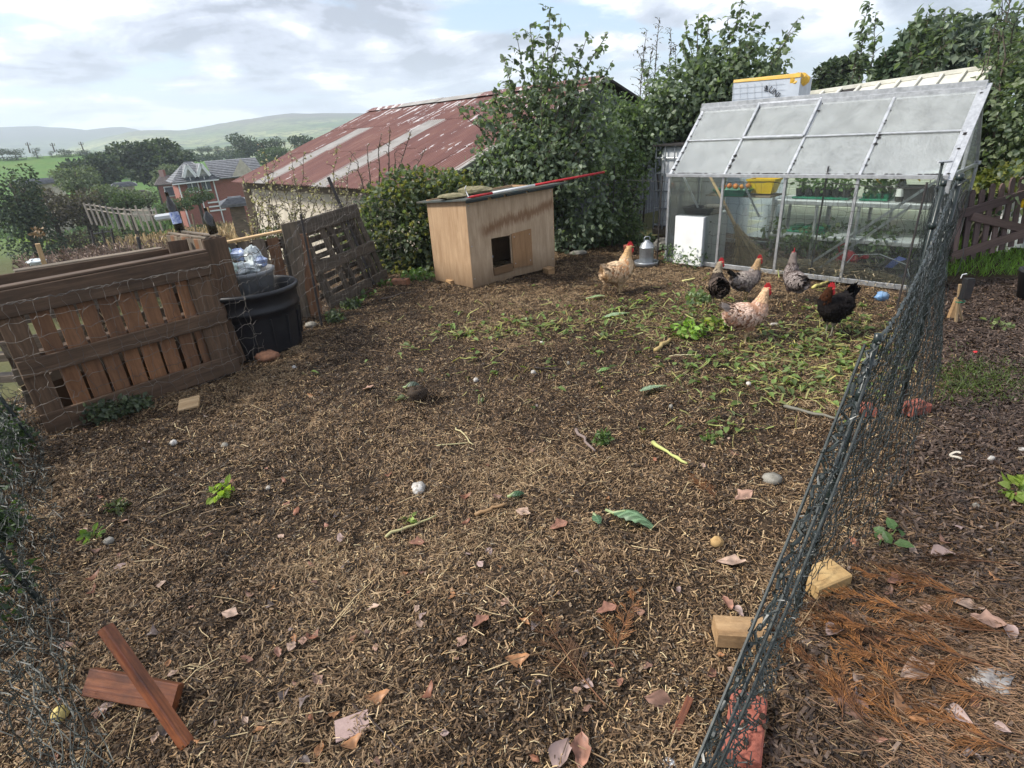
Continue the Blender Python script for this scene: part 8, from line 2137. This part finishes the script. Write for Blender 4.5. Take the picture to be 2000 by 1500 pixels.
# ================================================================ RIGHT SIDE: GATE, LAMP BOX, POT, SACK
ga, gb = G(1853, 522), G(1968, 505); gu = unit(gb - ga); gnr = V3(gu[1], -gu[0], 0)
gnr = gnr if np.dot(gnr, -ga) > 0 else -gnr
LG = 1.02
gt_ = thing('picket_gate', 'purple-brown picket gate panel with a diagonal brace, leaning beside the path', 'gate', ga)
sk_ = .16
def gpt(s, z, o=0): return ga + gu * s + gnr * (o - z * .12) + V3(0, 0, z + sk_ * s)
npk = 8
for k in range(npk):
    s = .05 + k * (LG - .10) / (npk - 1); h_ = .72 + .03 * (k % 2)
    mb = MB().beam(gpt(s, .0), gpt(s, h_ - .03), .075, .018, gnr, .003)
    c_ = [gpt(s - .0375, h_ - .03, -.009), gpt(s + .0375, h_ - .03, -.009), gpt(s + .022, h_ + .012, -.009), gpt(s, h_ + .024, -.009), gpt(s - .022, h_ + .012, -.009)]
    f_ = [p + gnr * .018 for p in c_]; mb.add(c_ + f_, [np.array([[4, 3, 2, 1, 0], [5, 6, 7, 8, 9]]), np.array([[i, (i + 1) % 5, 5 + (i + 1) % 5, 5 + i] for i in range(5)])])
    mb.build('picket', MAT['gate'], gt_)
for z in (.12, .56): MB().beam(gpt(-.02, z, .022), gpt(LG, z, .022), .095, .022, gnr, .003).build('rail', MAT['gate'], gt_)
MB().beam(gpt(.18, .50, .024), gpt(LG - .06, .17, .024), .085, .02, gnr, .003).build('brace', MAT['gate'], gt_)
for k, px in enumerate((1935, 1955, 1972)):
    q = G(px, 470, .2) + V3(.28, .30, 0); solo(MB().beam(V3(q[0], q[1], 0), V3(q[0] + .05, q[1] + .05, .85), .06, .03), 'board', MAT['white_paint'], ('white board leaning behind the picket gate, first of three from the hedge', 'white board leaning behind the picket gate, middle of three', 'white board leaning behind the picket gate, closest to the white sack')[k], 'board')
q = G(2010, 492); sk = MB(); 
for c_ in crumple(q + V3(.05, .1, .24), .26, 61, (1.1, 1, 1.0), 16, .28).ch: sk.ch.append(c_)
solo(sk, 'builders_sack', MAT['bag_white'], 'big crumpled white builders sack at the right edge beside the gate', 'sack', smooth=False)
q = G(1998, 400, .55) + V3(.12, .1, 0); solo(crumple(q, .07, 62, (1, 1, 1.1), 14, .15), 'yellow_drum', MAT['yellow_plastic'], 'yellow plastic drum lid showing above the white sack', 'drum', smooth=True)
# black flower pot at the edge
q = at(2012, 585); pt = thing('flower_pot', 'black plastic flower pot cut by the right picture edge', 'flower pot', q)
MB().lathe(q, [(.10, 0), (.135, .25), (.145, .255), (.145, .28), (.13, .282), (.12, .2), (.02, .18)], 28).build('pot_wall', MAT['black_plastic'], pt, True)
MB().lathe(q, [(.125, .21), (.01, .22)], 20, closed=False).build('compost', MAT['soil'], pt)
# lamp box on stakes
q = at(1868, 632); lm = thing('lamp_box', 'black box lamp on a pale stake with a green tie, standing on the path', 'garden lamp', q)
topl = W(1880, 548, q, q + V3(1, -.1, 0))
MB().beam(q - V3(0, 0, .05), topl + V3(-.012, 0, -.03), .022, .02).build('stake', MAT['wood_pale'], lm)
MB().beam(q + V3(.09, .02, -.05), topl + V3(.02, .02, -.17), .018, .016).build('stake', MAT['wood_pale'], lm)
MB().beam(topl + V3(.03, -.02, -.15), topl + V3(.035, -.02, .02), .075, .05, (0, 1, 0), .008).build('lamp_body', MAT['black_plastic'], lm)
MB().beam(topl + V3(.032, -.049, -.14), topl + V3(.036, -.049, .01), .062, .006, (0, 1, 0), .002).build('lamp_face', MAT['steel_black'], lm)
MB().tube([topl + V3(-.02, 0, .02), topl + V3(-.015, 0, .05), topl + V3(.02, 0, .055)], .004, 5).build('wire', MAT['white_paint'], lm)
aa = np.linspace(0, 9, 26); MB().tube(np.stack([topl[0] + .03 + .03 * np.cos(aa), topl[1] + .03 * np.sin(aa), topl[2] - .19 + .003 * aa], 1), .004, 5).build('string', MAT['green_plastic'], lm)
q = at(1856, 622); solo(MB().beam(q + V3(0, 0, .0), q + V3(.05, .03, .17), .06, .03, (0, -1, .3), .01), 'wood_chunk', MAT['block'], 'orange split wood chunk propped behind the lamp stake', 'wood chunk')
